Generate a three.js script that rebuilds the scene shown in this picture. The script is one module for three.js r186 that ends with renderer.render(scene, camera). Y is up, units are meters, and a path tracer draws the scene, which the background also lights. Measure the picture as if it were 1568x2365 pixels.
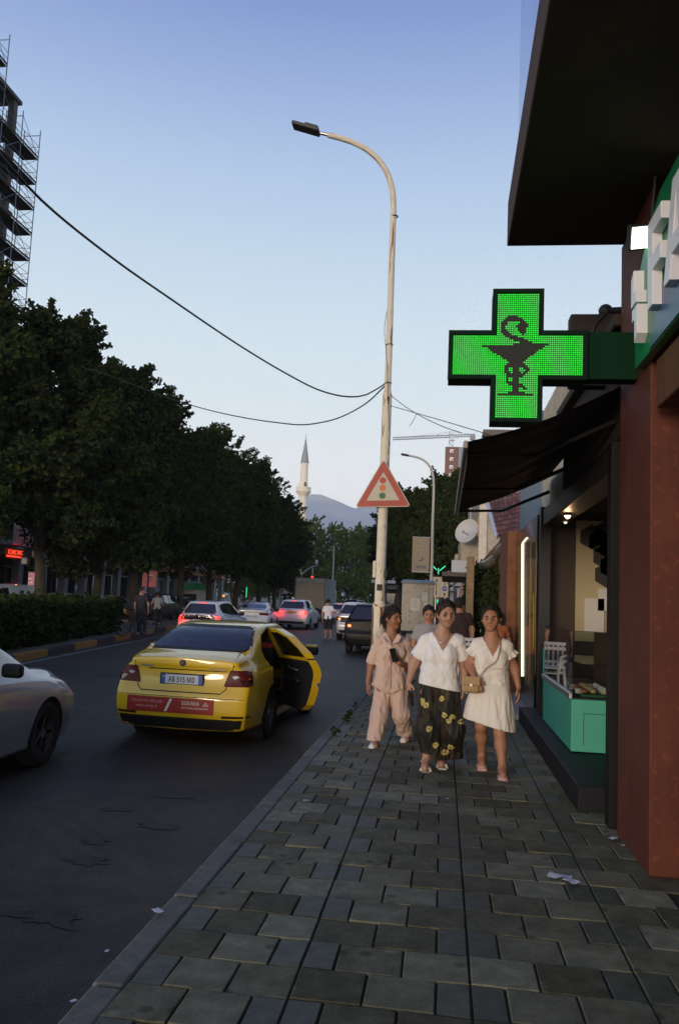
import * as THREE from 'three';
import { mergeGeometries, mergeVertices, toCreasedNormals } from 'three/addons/utils/BufferGeometryUtils.js';
import { RoundedBoxGeometry } from 'three/addons/geometries/RoundedBoxGeometry.js';
import { TessellateModifier } from 'three/addons/modifiers/TessellateModifier.js';
import { TextGeometry } from 'three/addons/geometries/TextGeometry.js';
import { FontLoader } from 'three/addons/loaders/FontLoader.js';
import { RectAreaLightUniformsLib } from 'three/addons/lights/RectAreaLightUniformsLib.js';
import { ImprovedNoise } from 'three/addons/math/ImprovedNoise.js';
import { Brush, Evaluator, SUBTRACTION } from 'three-bvh-csg';
import { MeshBVH } from 'three-mesh-bvh';

// ---------------------------------------------------------------- camera, sky, sun, exposure
const scene = new THREE.Scene();
const D2R = Math.PI / 180, FPX = 1900;                 // focal length in pixels of a 1568 x 2365 picture
const camera = new THREE.PerspectiveCamera(2 * Math.atan(1182.5 / FPX) / D2R, 678 / 1024, 0.1, 12000);
camera.position.set(0, 1.67, 0);
camera.rotation.set(6.08 * D2R, 7.36 * D2R, 2.5 * D2R, 'YXZ');
camera.updateMatrixWorld(true);
const renderer = new THREE.WebGLRenderer({ antialias: true });
renderer.toneMapping = THREE.LinearToneMapping;
renderer.toneMappingExposure = 1.0;
renderer.shadowMap.enabled = true;
RectAreaLightUniformsLib.init();

const SUN = new THREE.Vector3(-0.3, 0.075, 0.95).normalize();   // the glow of the set sun, behind and to the left
const lin = (r, g, b) => new THREE.Color().setRGB(r / 255, g / 255, b / 255, THREE.SRGBColorSpace);
{
  const stops = [[0, 230, 229, 226], [8.6, 228, 231, 232], [11.6, 222, 230, 234], [17.5, 212, 226, 235], [23, 197, 216, 233], [28.5, 178, 200, 229], [33.4, 156, 178, 219], [38, 133, 154, 207], [50, 106, 124, 184], [90, 74, 90, 148]]
    .map(([e, r, g, b]) => [e, lin(r, g, b)]);
  const W = 512, H = 256, data = new Float32Array(W * H * 4);
  const saz = Math.atan2(SUN.z, SUN.x);
  for (let j = 0; j < H; j++) for (let i = 0; i < W; i++) {
    const e = ((j + 0.5) / H - 0.5) * 180, az = ((i + 0.5) / W - 0.5) * 2 * Math.PI;
    let c;
    if (e < 0) c = [0.09, 0.085, 0.08];
    else {
      let k = 0; while (k < stops.length - 2 && stops[k + 1][0] < e) k++;
      const [e0, c0] = stops[k], [e1, c1] = stops[k + 1], t = Math.min(1, Math.max(0, (e - e0) / (e1 - e0)));
      let d = Math.abs(az - saz); if (d > Math.PI) d = 2 * Math.PI - d;
      const g = Math.exp(-((d / 0.95) ** 2)) * Math.exp(-e / 16);
      c = [c0.r + (c1.r - c0.r) * t, c0.g + (c1.g - c0.g) * t, c0.b + (c1.b - c0.b) * t];
      const T = Math.exp(-0.141 / Math.sin(Math.max(7, e) * D2R)), air = [0.31, 0.33, 0.36];   // the haze in front of this sky takes some of its light
      c = c.map((v, k) => (v - (1 - T) * air[k]) / T);
      c = [c[0] * (1 + 0.6 * g), c[1] * (1 + 0.4 * g), c[2] * (1 + 0.15 * g)];
    }
    data.set([c[0], c[1], c[2], 1], (j * W + i) * 4);
  }
  const sky = new THREE.DataTexture(data, W, H, THREE.RGBAFormat, THREE.FloatType);
  sky.mapping = THREE.EquirectangularReflectionMapping; sky.magFilter = THREE.LinearFilter; sky.needsUpdate = true;
  scene.background = sky; scene.environment = sky;
}
const sun = new THREE.DirectionalLight(0xffe2c4, 1.55);
sun.position.copy(SUN).multiplyScalar(80); sun.castShadow = true; sun.shadow.radius = 24;
Object.assign(sun.shadow.camera, { left: -60, right: 60, top: 40, bottom: -20, near: 1, far: 220 }); sun.shadow.mapSize.set(2048, 2048);
scene.add(sun, sun.target);
scene.fog = new THREE.FogExp2(new THREE.Color().setRGB(0.74, 0.8, 0.86), 0.00024);

// ---------------------------------------------------------------- helpers
const V3 = (x, y, z) => new THREE.Vector3(x, y, z), V2 = (x, y) => new THREE.Vector2(x, y);
let seed = 7;
const rnd = () => { seed = (seed + 0x6d2b79f5) | 0; let t = Math.imul(seed ^ (seed >>> 15), 1 | seed); t = (t + Math.imul(t ^ (t >>> 7), 61 | t)) ^ t; return ((t ^ (t >>> 14)) >>> 0) / 4294967296; };
const rr = (a, b) => a + (b - a) * rnd();
const noise3 = new ImprovedNoise();
const fbm = (x, y, z = 0.5, o = 4) => { let s = 0, a = 0.5; for (let i = 0; i < o; i++) { s += a * noise3.noise(x, y, z); x *= 2.03; y *= 2.03; z *= 2.03; a *= 0.5; } return s; };
const ray = (u, v) => V3((u - 784) / FPX, -(v - 1182.5) / FPX, -1).applyQuaternion(camera.quaternion);
const ROAD = -0.08;
const onY = (u, v, y = ROAD) => { const d = ray(u, v); return d.multiplyScalar((y - 1.67) / d.y).add(camera.position); };
const onX = (u, v, x) => { const d = ray(u, v); return d.multiplyScalar(x / d.x).add(camera.position); };
const onZ = (u, v, z) => { const d = ray(u, v); return d.multiplyScalar(z / d.z).add(camera.position); };
const taken = {};
const numbered = (n) => { const k = (taken[n] = (taken[n] ?? -1) + 1); return k ? `${n}_${String(k).padStart(3, '0')}` : n; };
function thing(name, label, category, pos = [0, 0, 0], turn = 0, group) {
  const o = new THREE.Group(); o.name = numbered(name); o.userData = { label, category };
  if (group) o.userData.group = group;
  o.position.set(...pos); o.rotation.y = turn; scene.add(o); return o;
}
function part(name, geo, mat, parent, pos) {
  const m = new THREE.Mesh(geo, mat); m.name = name; m.castShadow = m.receiveShadow = true;
  if (pos) m.position.set(...pos);
  parent.add(m); return m;
}
function solo(name, label, category, geo, mat, group) {
  const m = part(numbered(name), geo, mat, scene); m.userData = { label, category }; if (group) m.userData.group = group; return m;
}
function struct(name, geo, mat, label) {
  const m = geo ? part(numbered(name), geo, mat, scene) : new THREE.Group();
  if (!geo) { m.name = numbered(name); scene.add(m); }
  m.userData = { kind: 'structure' }; if (label) { m.userData.label = label; } return m;
}
function copyOf(o, label) { const c = o.clone(); c.name = numbered(o.name.replace(/_\d{3}$/, '')); c.userData = { ...o.userData }; if (label) c.userData.label = label; scene.add(c); return c; }
const tr = (g, x = 0, y = 0, z = 0) => g.translate(x, y, z);
// every geometry joined here gets the same attributes
function clean(g) { g = g.index ? g.toNonIndexed() : g; for (const k of Object.keys(g.attributes)) if (!['position', 'normal', 'uv'].includes(k)) g.deleteAttribute(k); if (!g.attributes.normal) g.computeVertexNormals(); if (!g.attributes.uv) g.setAttribute('uv', new THREE.BufferAttribute(new Float32Array(g.attributes.position.count * 2), 2)); g.morphAttributes = {}; return g; }
const join = (...gs) => mergeGeometries(gs.flat().map(clean));
// uv in metres, by the way each face points
function metreUV(g, s = 1) {
  g = g.index ? g.toNonIndexed() : g; const p = g.attributes.position, uv = new Float32Array(p.count * 2), a = V3(), b = V3(), c = V3();
  for (let i = 0; i < p.count; i += 3) {
    a.fromBufferAttribute(p, i); b.fromBufferAttribute(p, i + 1); c.fromBufferAttribute(p, i + 2);
    const n = b.clone().sub(a).cross(c.clone().sub(a)), ax = Math.abs(n.x), ay = Math.abs(n.y), az = Math.abs(n.z);
    [a, b, c].forEach((q, k) => { const [U, W] = ay >= ax && ay >= az ? [q.x, q.z] : ax >= az ? [q.z, q.y] : [q.x, q.y]; uv[(i + k) * 2] = U * s; uv[(i + k) * 2 + 1] = W * s; });
  }
  g.setAttribute('uv', new THREE.BufferAttribute(uv, 2)); return g;
}
const box = (w, h, d, x = 0, y = 0, z = 0) => new THREE.BoxGeometry(w, h, d).translate(x, y, z);
const span = (x0, x1, y0, y1, z0, z1) => box(Math.abs(x1 - x0), Math.abs(y1 - y0), Math.abs(z1 - z0), (x0 + x1) / 2, (y0 + y1) / 2, (z0 + z1) / 2);
const rbox = (w, h, d, r = 0.01, x = 0, y = 0, z = 0, seg = 2) => new RoundedBoxGeometry(w, h, d, seg, Math.min(r, w / 2.01, h / 2.01, d / 2.01)).translate(x, y, z);
const cyl = (r0, r1, h, x = 0, y = 0, z = 0, n = 16) => new THREE.CylinderGeometry(r1, r0, h, n).translate(x, y + h / 2, z);
const tube = (pts, r, n = 8, seg) => new THREE.TubeGeometry(new THREE.CatmullRomCurve3(pts, false, 'centripetal'), seg ?? Math.max(6, pts.length * 5), r, n);
function bar(a, b, r, n = 6) { const d = b.clone().sub(a), g = new THREE.CylinderGeometry(r, r, d.length(), n); g.applyQuaternion(new THREE.Quaternion().setFromUnitVectors(V3(0, 1, 0), d.clone().normalize())); return g.translate((a.x + b.x) / 2, (a.y + b.y) / 2, (a.z + b.z) / 2); }
const lathe = (pts, n = 24) => new THREE.LatheGeometry(pts.map(([r, y]) => V2(r, y)), n);
const shapeOf = (pts) => new THREE.Shape(pts.map(([x, y]) => V2(x, y)));
const prism = (pts, depth, bevel = 0) => new THREE.ExtrudeGeometry(shapeOf(pts), { depth, bevelEnabled: bevel > 0, bevelSize: bevel, bevelThickness: bevel, bevelSegments: 2, curveSegments: 8 });
function quad(a, b, c, d) { const g = new THREE.BufferGeometry(); const p = [a, b, c, a, c, d].flatMap((q) => [q.x, q.y, q.z]); g.setAttribute('position', new THREE.Float32BufferAttribute(p, 3)); g.setAttribute('uv', new THREE.Float32BufferAttribute([0, 0, 1, 0, 1, 1, 0, 0, 1, 1, 0, 1], 2)); g.computeVertexNormals(); return g; }
// a block with a chamfered top edge
function chamferBlock(w, h, d, c) {
  const X = w / 2, Z = d / 2, x = X - c, z = Z - c, y = h - c * 0.7;
  const t = [V3(-x, h, z), V3(x, h, z), V3(x, h, -z), V3(-x, h, -z)], m = [V3(-X, y, Z), V3(X, y, Z), V3(X, y, -Z), V3(-X, y, -Z)], b = m.map((p) => V3(p.x, 0, p.z));
  const gs = [quad(...t)];
  for (let i = 0; i < 4; i++) { const j = (i + 1) % 4; gs.push(quad(m[i], m[j], t[j], t[i]), quad(b[i], b[j], m[j], m[i])); }
  return metreUV(join(gs));
}
// ---- textures
function tex(w, h, fn, { srgb = true, rep = 1, repY } = {}) {
  const d = new Uint8Array(w * h * 4);
  for (let y = 0; y < h; y++) for (let x = 0; x < w; x++) { const c = fn(x / w, y / h, x, y); d.set([c[0], c[1], c[2], 255].map((v) => Math.max(0, Math.min(255, v))), (y * w + x) * 4); }
  const t = new THREE.DataTexture(d, w, h); t.wrapS = t.wrapT = THREE.RepeatWrapping; t.magFilter = THREE.LinearFilter; t.minFilter = THREE.LinearMipmapLinearFilter; t.generateMipmaps = true;
  if (srgb) t.colorSpace = THREE.SRGBColorSpace; t.repeat.set(rep, repY ?? rep); t.needsUpdate = true; return t;
}
function canvasTex(w, h, draw) { const c = document.createElement('canvas'); c.width = w; c.height = h; const x = c.getContext('2d'); draw(x, w, h); const t = new THREE.CanvasTexture(c); t.colorSpace = THREE.SRGBColorSpace; t.magFilter = THREE.LinearFilter; return t; }
// periodic fbm so that repeats join
function pfbm(u, v, f, o = 4, s = 0) { const a = 2 * Math.PI; let r = 0, k = 0.5; for (let i = 0; i < o; i++) { const q = f * (1 << i) / 6.283; r += k * noise3.noise(Math.cos(u * a) * q + s, Math.sin(u * a) * q + Math.cos(v * a) * q, Math.sin(v * a) * q + s * 1.7 + i * 9.1); k *= 0.5; } return r; }
const std = (o) => new THREE.MeshStandardMaterial(o), phys = (o) => new THREE.MeshPhysicalMaterial(o);
const rgb = (r, g, b) => new THREE.Color().setRGB(r, g, b);
const flat = (r, g, b, roughness = 0.8, extra = {}) => std({ color: rgb(r, g, b), roughness, ...extra });
const grainTex = tex(512, 512, (u, v) => { const n = 128 + 70 * pfbm(u, v, 10, 4) + rr(-26, 26); return [n, n, n]; }, { srgb: false });
const mottleTex = (f, lo, hi, s, grain = 10) => tex(256, 256, (u, v) => { const t = Math.min(1, Math.max(0, 0.5 + 0.9 * pfbm(u, v, f, 5, s))), g = rr(-grain, grain); return lo.map((a, i) => a + (hi[i] - a) * t + g); });
const M = {
  plaster: (lo, hi, s) => std({ map: mottleTex(6, lo, hi, s, 6), roughness: 0.9 }),
  black: flat(0.012, 0.012, 0.012, 0.6), rubber: flat(0.014, 0.014, 0.014, 0.85), darkMetal: flat(0.03, 0.03, 0.032, 0.5, { metalness: 0.4 }),
  steel: flat(0.5, 0.5, 0.5, 0.35, { metalness: 0.9 }), chrome: flat(0.75, 0.75, 0.76, 0.12, { metalness: 1 }), white: flat(0.72, 0.72, 0.7, 0.6),
  glassDark: phys({ color: rgb(0.02, 0.022, 0.025), roughness: 0.06, clearcoat: 1, clearcoatRoughness: 0.03 }),
  pane: phys({ color: rgb(0.8, 0.84, 0.84), roughness: 0.02, transmission: 1, thickness: 0, ior: 1.5 }),
};
const glow = (r, g, b, k = 1) => std({ color: rgb(0.02, 0.02, 0.02), emissive: rgb(r, g, b), emissiveIntensity: k, roughness: 0.5 });
const font = await new FontLoader().loadAsync('fonts/droid/droid_sans_bold.typeface.json');
// ---------------------------------------------------------------- ground, road, pavement
const asphaltTex = tex(1024, 1024, (u, v) => { const n = pfbm(u, v, 5, 5, 3), p = pfbm(u, v, 26, 3, 8), w2 = pfbm(u, v, 2.5, 3, 21), crack = Math.abs(pfbm(u, v, 4, 4, 31)) < 0.004 && w2 > 0.02 ? -22 : 0, k = 47 + 26 * n + 26 * p + 16 * w2 + rr(-22, 22) + (rnd() < 0.025 ? 42 : 0) + crack; return [k * 1.04, k * 0.95, k * 0.7]; });
asphaltTex.repeat.set(0.22, 0.22);
const asphalt = phys({ map: asphaltTex, specularIntensity: 0.7, roughness: 0.64, bumpMap: grainTex, bumpScale: 0.004 });
struct('ground', metreUV(new THREE.PlaneGeometry(8000, 4640).rotateX(-Math.PI / 2).translate(0, -0.14, -2280)), flat(0.06, 0.058, 0.05, 0.95));
struct('road', metreUV(new THREE.PlaneGeometry(34, 230, 8, 40).rotateX(-Math.PI / 2).translate(-18.32, ROAD, -85)), asphalt);
// tar patches and worn spots on the asphalt
{
  const tar = phys({ map: asphaltTex, color: rgb(0.6, 0.6, 0.6), roughness: 0.6, specularIntensity: 0.5, bumpMap: grainTex, bumpScale: 0.003 });
  for (const [u, v, a, b] of [[205, 1990, 0.17, 0.09], [225, 1945, 0.13, 0.06], [370, 1910, 0.22, 0.07], [120, 2120, 0.25, 0.1], [400, 1840, 0.2, 0.06], [270, 1870, 0.15, 0.05]]) {
    const c = onY(u, v), pts = []; for (let k = 0; k < 60; k++) { const t = k / 60 * 6.283, q = 0.75 + 1.3 * fbm(Math.cos(t) * 2.2 + u, Math.sin(t) * 2.2 + v, 0.5, 5); pts.push([Math.cos(t) * a * q, Math.sin(t) * b * q * 1.5]); }
    const m = struct('tar_patch', new THREE.ShapeGeometry(shapeOf(pts)).rotateX(-Math.PI / 2).translate(c.x, ROAD + 0.004, c.z), tar);
  }
}
// lane line beside the median kerb
{
  const a = onY(-40, 1545), b = onY(430, 1455), paint = std({ map: mottleTex(14, [70, 72, 74], [150, 152, 150], 4, 14), roughness: 0.8 });
  const d = V3(b.x - a.x, 0, b.z - a.z).normalize(), n = V3(-d.z, 0, d.x).multiplyScalar(0.06), o = V3(0.25, 0.004, 0);
  struct('lane_line', metreUV(quad(a.clone().add(n).add(o), b.clone().add(n).add(o), b.clone().sub(n).add(o), a.clone().sub(n).add(o))), paint);
}
const KX0 = -1.335, KX1 = -1.2;
{
  const kerb = struct('kerb', null, null);
  const mats = [[84, 84, 76, 124, 122, 110, 1], [98, 97, 88, 138, 135, 124, 5], [88, 87, 78, 128, 125, 114, 9]].map(([a, b, c, d, e, f, s]) => std({ map: mottleTex(9, [a, b, c], [d, e, f], s, 12), roughness: 0.9, bumpMap: grainTex, bumpScale: 0.004 }));
  const gs = [0, 1, 2].map(() => { const g = rbox(0.135, 0.34, 0.985, 0.018, 0, -0.05, 0); return metreUV(g); });
  for (let i = 0; i < 70; i++) { const z = 2.2 - i; const m = part('kerb_stone', gs[i % 3], mats[Math.floor(rnd() * 3)], kerb, [KX0 / 2 + KX1 / 2 + rr(-0.004, 0.004), rr(-0.004, 0.003), z]); m.rotation.z = rr(-0.012, 0.012); }
}
{
  const walk = struct('sidewalk', null, null);
  const soil = std({ map: mottleTex(20, [24, 23, 16], [52, 48, 36], 2, 14), roughness: 1 });
  part('bedding', metreUV(span(-1.2, 9, -0.12, 0.11, 8, -90)), soil, walk);
  const paverTex = (b, k) => { const spots = [...Array(7)].map(() => [rnd(), rnd(), rr(0.012, 0.05), rnd() < 0.7 ? -34 : 26]); return tex(256, 256, (u, v) => { let n = 0.9 * pfbm(u, v, 9, 5, k + 20), d = 0; for (const [x, y, r, a] of spots) { const q = Math.hypot(Math.min(Math.abs(u - x), 1 - Math.abs(u - x)), Math.min(Math.abs(v - y), 1 - Math.abs(v - y))) / (r * (1 + 0.6 * n)); if (q < 1) d += a * (1 - q * q * q); } const g = rr(-16, 16), t = n * 44 + d + g; return [b + t, b - 3 + t, b - 27 + t * 0.9]; }); };
  const tones = [];
  for (let k = 0; k < 10; k++) { const b = 78 + k * 5; tones.push(std({ map: paverTex(b, k), roughness: 0.82, bumpMap: grainTex, bumpScale: 0.003 })); }
  const dark = [0, 1].map((k) => std({ map: mottleTex(12, [54 + k * 10, 56 + k * 10, 44 + k * 8], [84 + k * 8, 86 + k * 8, 72 + k * 6], k + 30, 12), roughness: 0.58, bumpMap: grainTex, bumpScale: 0.003 }));
  const bands = [[-1.2, -0.55], [-0.55, 0.16], [0.16, 0.87], [0.87, 1.58]], RD = 0.28, geo = {}, rest = [];
  const G = (w) => geo[w.toFixed(3)] ??= chamferBlock(w - 0.01, 0.05, RD - 0.006, 0.0045);
  let n = 0;
  for (let r = 0; r < 150; r++) {
    const z = -2.5 - (r + 0.5) * RD;
    bands.forEach(([x0, x1], bi) => {
      const half = 0.14, full = (x1 - x0 - half) / 2, odd = (r + bi) % 2;
      let x = x0;
      for (const w of odd ? [half, full, full] : [full, full, half]) {
        const px = x + w / 2, py = 0.07 + rr(-0.004, 0.003); x += w;
        if (n < 300 && !(bi === 3 && px > 1.4)) {
          const m = part('paver', G(w), w === half ? dark[Math.floor(rnd() * 2)] : tones[Math.floor(rnd() * 10)], walk, [px, py, z + rr(-0.002, 0.002)]);
          m.rotation.set(rr(-0.014, 0.014), rr(-0.012, 0.012) + (rnd() < 0.5 ? Math.PI : 0), rr(-0.014, 0.014)); n++;
        } else if (px < 1.4) rest.push(tr(G(w).clone(), px, py, z));
      }
    });
  }
  const far = part('paving', join(rest), tones[5], walk); far.userData.kind = 'stuff';
}
// ---------------------------------------------------------------- the buildings along the pavement on the right
const brownPaint = std({ map: tex(512, 512, (u, v) => { const n = pfbm(u, v, 5, 5, 11), st = pfbm(u * 1, v * 0.12, 40, 3, 13), sc = pfbm(u, v, 34, 3, 17) > 0.26 ? 16 : 0, k = 22 * n + 12 * st + rr(-6, 6) + sc; return [85 + k, 35 + k * 0.7, 18 + k * 0.5]; }, { rep: 0.5 }), roughness: 0.7, bumpMap: grainTex, bumpScale: 0.003 });
const stoneDark = phys({ color: rgb(0.012, 0.013, 0.016), roughness: 0.6, specularIntensity: 0.35 });
{
  const b = thing('pharmacy_building', 'brown pharmacy building with a wide dark overhang above the pavement', 'building');
  part('wall', metreUV(span(1.45, 8, 0.1, 4.4, 9, -6.13)), brownPaint, b);
  part('pilaster', metreUV(rbox(0.2, 4.28, 0.9, 0.012, 1.355, 2.26, -5.71)), brownPaint, b).userData.label = 'red brown painted pilaster';
  part('lintel', metreUV(rbox(0.21, 0.3, 9, 0.012, 1.355, 3.06, -0.6)), brownPaint, b);
  part('entrance_glass', span(1.435, 1.447, 0.2, 2.9, -1, -4.9), M.glassDark, b);
  for (const z of [-1.05, -2.9, -4.95]) part('entrance_frame', rbox(0.05, 2.75, 0.07, 0.006, 1.43, 1.55, z), M.darkMetal, b);
  part('doorstep', metreUV(rbox(0.5, 0.1, 3.4, 0.01, 1.62, 0.15, -2.95)), std({ map: mottleTex(8, [84, 84, 80], [120, 120, 112], 3, 8), roughness: 0.8 }), b);
  // overhanging slab
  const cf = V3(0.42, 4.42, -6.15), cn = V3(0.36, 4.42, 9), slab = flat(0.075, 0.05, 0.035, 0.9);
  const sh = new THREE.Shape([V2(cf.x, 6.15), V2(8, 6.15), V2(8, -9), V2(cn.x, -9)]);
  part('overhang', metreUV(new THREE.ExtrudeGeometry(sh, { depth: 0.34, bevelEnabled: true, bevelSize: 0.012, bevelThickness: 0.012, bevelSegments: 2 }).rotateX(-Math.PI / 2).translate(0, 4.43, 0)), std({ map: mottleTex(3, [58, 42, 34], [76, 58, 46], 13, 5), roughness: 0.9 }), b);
  part('upper_wall', metreUV(span(1.5, 8, 4.78, 16, 9, -6.1)), brownPaint, b);
  // glass screen at the end of the balcony
  const pane = phys({ color: rgb(0.78, 0.83, 0.88), roughness: 0.03, transmission: 1, thickness: 0, ior: 1.5 });
  const gz = -6.0, gx = onZ(1199, 200, gz).x;
  for (let k = 0; k < 3; k++) { part('balcony_glass', span(gx, 1.5, 4.79 + k * 1.3, 6.07 + k * 1.3, gz, gz - 0.012), pane, b); }
  part('balcony_glass', span(gx, gx + 0.012, 4.79, 8.67, gz + 0.002, 6), pane, b);
}
{ // lit flood lamp under the overhang
  const l = thing('flood_lamp', 'lit white rectangular lamp fixed under the brown overhang', 'lamp', [1.225, 4.03, -5.16]); l.rotation.set(0.55, 0.2, 0.06);
  part('housing', rbox(0.28, 0.16, 0.05, 0.012, 0, 0, -0.012), M.darkMetal, l);
  part('lens', rbox(0.25, 0.13, 0.008, 0.003, 0, 0, 0.02), glow(1, 1, 0.96, 4), l); part('bracket', bar(V3(0.02, 0.03, -0.04), V3(0.06, 0.34, -0.12), 0.014), M.darkMetal, l);
  const ra = new THREE.RectAreaLight(0xfff6e8, 4, 0.25, 0.13); ra.position.set(0, 0, 0.03); ra.rotation.y = Math.PI; l.add(ra);
}
{ // pharmacy fascia with raised letters, facing the street
  const s = thing('pharmacy_sign', 'green fascia board with raised white cross emblem and white letters', 'sign', [1.25, 3.25, -5.42]);
  // local: x along the board (towards the camera = +z of the world), y up, z out to the street
  const g = new THREE.Group(); s.rotation.y = -Math.PI / 2;
  const green = std({ map: mottleTex(4, [22, 116, 74], [30, 130, 84], 17, 3), roughness: 0.35 }), blue = flat(0.06, 0.13, 0.24, 0.35), wht = flat(0.78, 0.78, 0.86, 0.4);
  const H = 0.9;
  const sh = new THREE.Shape(); sh.moveTo(0, 0); sh.lineTo(2.6, 0); sh.lineTo(2.6, H); sh.lineTo(0.62, H); sh.quadraticCurveTo(0.2, H * 0.82, 0, 0.48); sh.closePath();
  part('board', new THREE.ExtrudeGeometry(sh, { depth: 0.05, bevelEnabled: true, bevelSize: 0.004, bevelThickness: 0.004, bevelSegments: 1, curveSegments: 16 }), green, s);
  part('lower_band', prism([[0.4, 0.003], [2.59, 0.003], [2.59, 0.3], [0.62, 0.3]], 0.006, 0.001).translate(0, 0, 0.056), blue, s);
  const lshape = (fx, fy) => [[0, 0], [0.13, 0], [0.13, 0.07], [0.065, 0.07], [0.065, 0.22], [0, 0.18]].map(([x, y]) => [x * fx, y * fy]);
  part('emblem', prism(lshape(1, 1), 0.06, 0.003).translate(0.17, 0.34, 0.056), wht, s);
  part('emblem', prism(lshape(-1, -1).reverse(), 0.06, 0.003).translate(0.33, 0.31, 0.056), wht, s);
  let x = 0.52;
  for (const ch of 'FARMACI') {
    const t = new TextGeometry(ch, { font, size: 0.52, depth: 0.05, curveSegments: 6, bevelEnabled: true, bevelSize: 0.004, bevelThickness: 0.004, bevelSegments: 1 });
    t.computeBoundingBox(); const w = t.boundingBox.max.x;
    part('letter', t.translate(x, 0.18, 0.062), wht, s); x += w + 0.06;
  }
}
{ // unlit back of a neighbouring sign box above the awning
  const t = thing('sign_box', 'dark sign box with a small lamp on top above the awning', 'sign', [1.0, 3.55, -7]);
  part('box', rbox(0.8, 0.62, 0.16, 0.015, 0.4, 0.3, 0), flat(0.02, 0.016, 0.014, 0.8), t); part('bracket', rbox(0.3, 0.06, 0.06, 0.01, 0.55, -0.03, 0), M.darkMetal, t);
  part('lamp', join(bar(V3(0.3, 0.66, 0.0), V3(0.72, 0.68, 0), 0.03), new THREE.SphereGeometry(0.06, 12, 8).translate(0.3, 0.66, 0)), M.black, t);
  part('cable', tube([V3(0.3, 0.62, 0.09), V3(0.2, 0.5, 0.1), V3(0.16, 0.35, 0.09), V3(0.1, 0.1, 0.09)], 0.008, 5), M.black, t);
}
{ // pharmacy cross
  const c0 = onZ(1195, 822, -5.6), S = 0.93, a = 0.335;            // width over the arms, width of one arm
  const c = thing('pharmacy_cross', 'lit green pharmacy cross with a black snake and bowl, held out from the wall', 'sign', [0.455, 3.385, -5.6]);
  const crossPts = (s, w) => [[-w, -s], [w, -s], [w, -w], [s, -w], [s, w], [w, w], [w, s], [-w, s], [-w, w], [-s, w], [-s, -w], [-w, -w]];
  const dk = phys({ color: rgb(0.004, 0.018, 0.011), roughness: 0.7, specularIntensity: 0.2 });
  const frame = new THREE.Shape(crossPts(S / 2, a / 2 + 0.002).map(([x, y]) => V2(x, y))); frame.holes.push(new THREE.Path(crossPts(S / 2 - 0.024, a / 2 - 0.024).reverse().map(([x, y]) => V2(x, y))));
  part('frame', new THREE.ExtrudeGeometry(frame, { depth: 0.03, bevelEnabled: true, bevelSize: 0.003, bevelThickness: 0.003, bevelSegments: 1 }), dk, c, [0, 0, 0.0]);
  part('housing', prism(crossPts(S / 2 - 0.004, a / 2 - 0.002), 0.16, 0.004).translate(0, 0, -0.166), dk, c);
  const N = 66, P = 12;
  const map = canvasTex(N * P, N * P, (x, w, h) => {
    x.fillStyle = '#020a04'; x.fillRect(0, 0, w, h);
    const off = document.createElement('canvas'); off.width = off.height = N; const o = off.getContext('2d');
    o.fillStyle = '#fff'; o.fillRect(0, 0, N, N); o.fillStyle = o.strokeStyle = '#000'; o.lineCap = 'round'; o.lineJoin = 'round';
    // bowl, stem, foot, then the snake
    o.beginPath(); o.moveTo(14.5, 28.2); o.lineTo(51, 26.6); o.lineTo(46, 28.6); o.lineTo(42, 31.6); o.lineTo(36.5, 35.5); o.lineTo(35, 37.5); o.lineTo(30, 37.5); o.lineTo(27, 35); o.lineTo(22, 32); o.lineTo(19, 29.6); o.closePath(); o.fill();
    o.fillRect(31.2, 36, 3.2, 15); o.beginPath(); o.moveTo(24, 52.4); o.lineTo(30, 51.2); o.lineTo(36, 51.2); o.lineTo(41, 52); o.lineTo(41, 52.8); o.lineTo(24, 53.2); o.closePath(); o.fill();
    o.lineWidth = 2.6; o.beginPath(); o.moveTo(35.4, 20); o.bezierCurveTo(37.4, 14.6, 30, 12.6, 27, 16); o.bezierCurveTo(23.6, 20, 28, 23.8, 33, 25); o.bezierCurveTo(38, 26, 41, 27, 38, 31); o.stroke();
    o.beginPath(); o.moveTo(33.6, 18.6); o.lineTo(36.6, 17.4); o.lineTo(35.6, 21.4); o.closePath(); o.fill(); o.stroke();
    o.lineWidth = 2.2; o.beginPath(); o.ellipse(32.8, 40.2, 5, 2.7, 0, 0, 7); o.stroke(); o.lineWidth = 1.6; o.beginPath(); o.ellipse(31.4, 45, 3.2, 2, 0, 1.2, 5.4); o.stroke(); o.beginPath(); o.moveTo(31, 47.4); o.quadraticCurveTo(35, 46.6, 37, 49.2); o.stroke();
    const px = o.getImageData(0, 0, N, N).data;
    for (let j = 0; j < N; j++) for (let i = 0; i < N; i++) if (px[(j * N + i) * 4] > 120) { const g = 225 + Math.floor(rnd() * 30); x.fillStyle = `rgb(${18 + Math.floor(rnd() * 16)},${g},${52 + Math.floor(rnd() * 14)})`; x.fillRect(i * P + 1.5, j * P + 1.5, P - 3, P - 3); }
  });
  const face = new THREE.ShapeGeometry(new THREE.Shape(crossPts(S / 2 - 0.026, a / 2 - 0.026).map(([x, y]) => V2(x, y))));
  { const p = face.attributes.position, uv = face.attributes.uv; for (let i = 0; i < p.count; i++) uv.setXY(i, (p.getX(i) + S / 2) / S, (p.getY(i) + S / 2) / S); }
  part('led_face', face, std({ color: 0x020402, emissive: 0xffffff, emissiveMap: map, emissiveIntensity: 1.0, roughness: 0.6 }), c, [0, 0, 0.014]);
  part('arm', rbox(0.36, 0.33, 0.14, 0.006, 0.645, 0.01, -0.08), phys({ color: rgb(0.004, 0.03, 0.013), roughness: 0.8, specularIntensity: 0.2 }), c);
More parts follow.
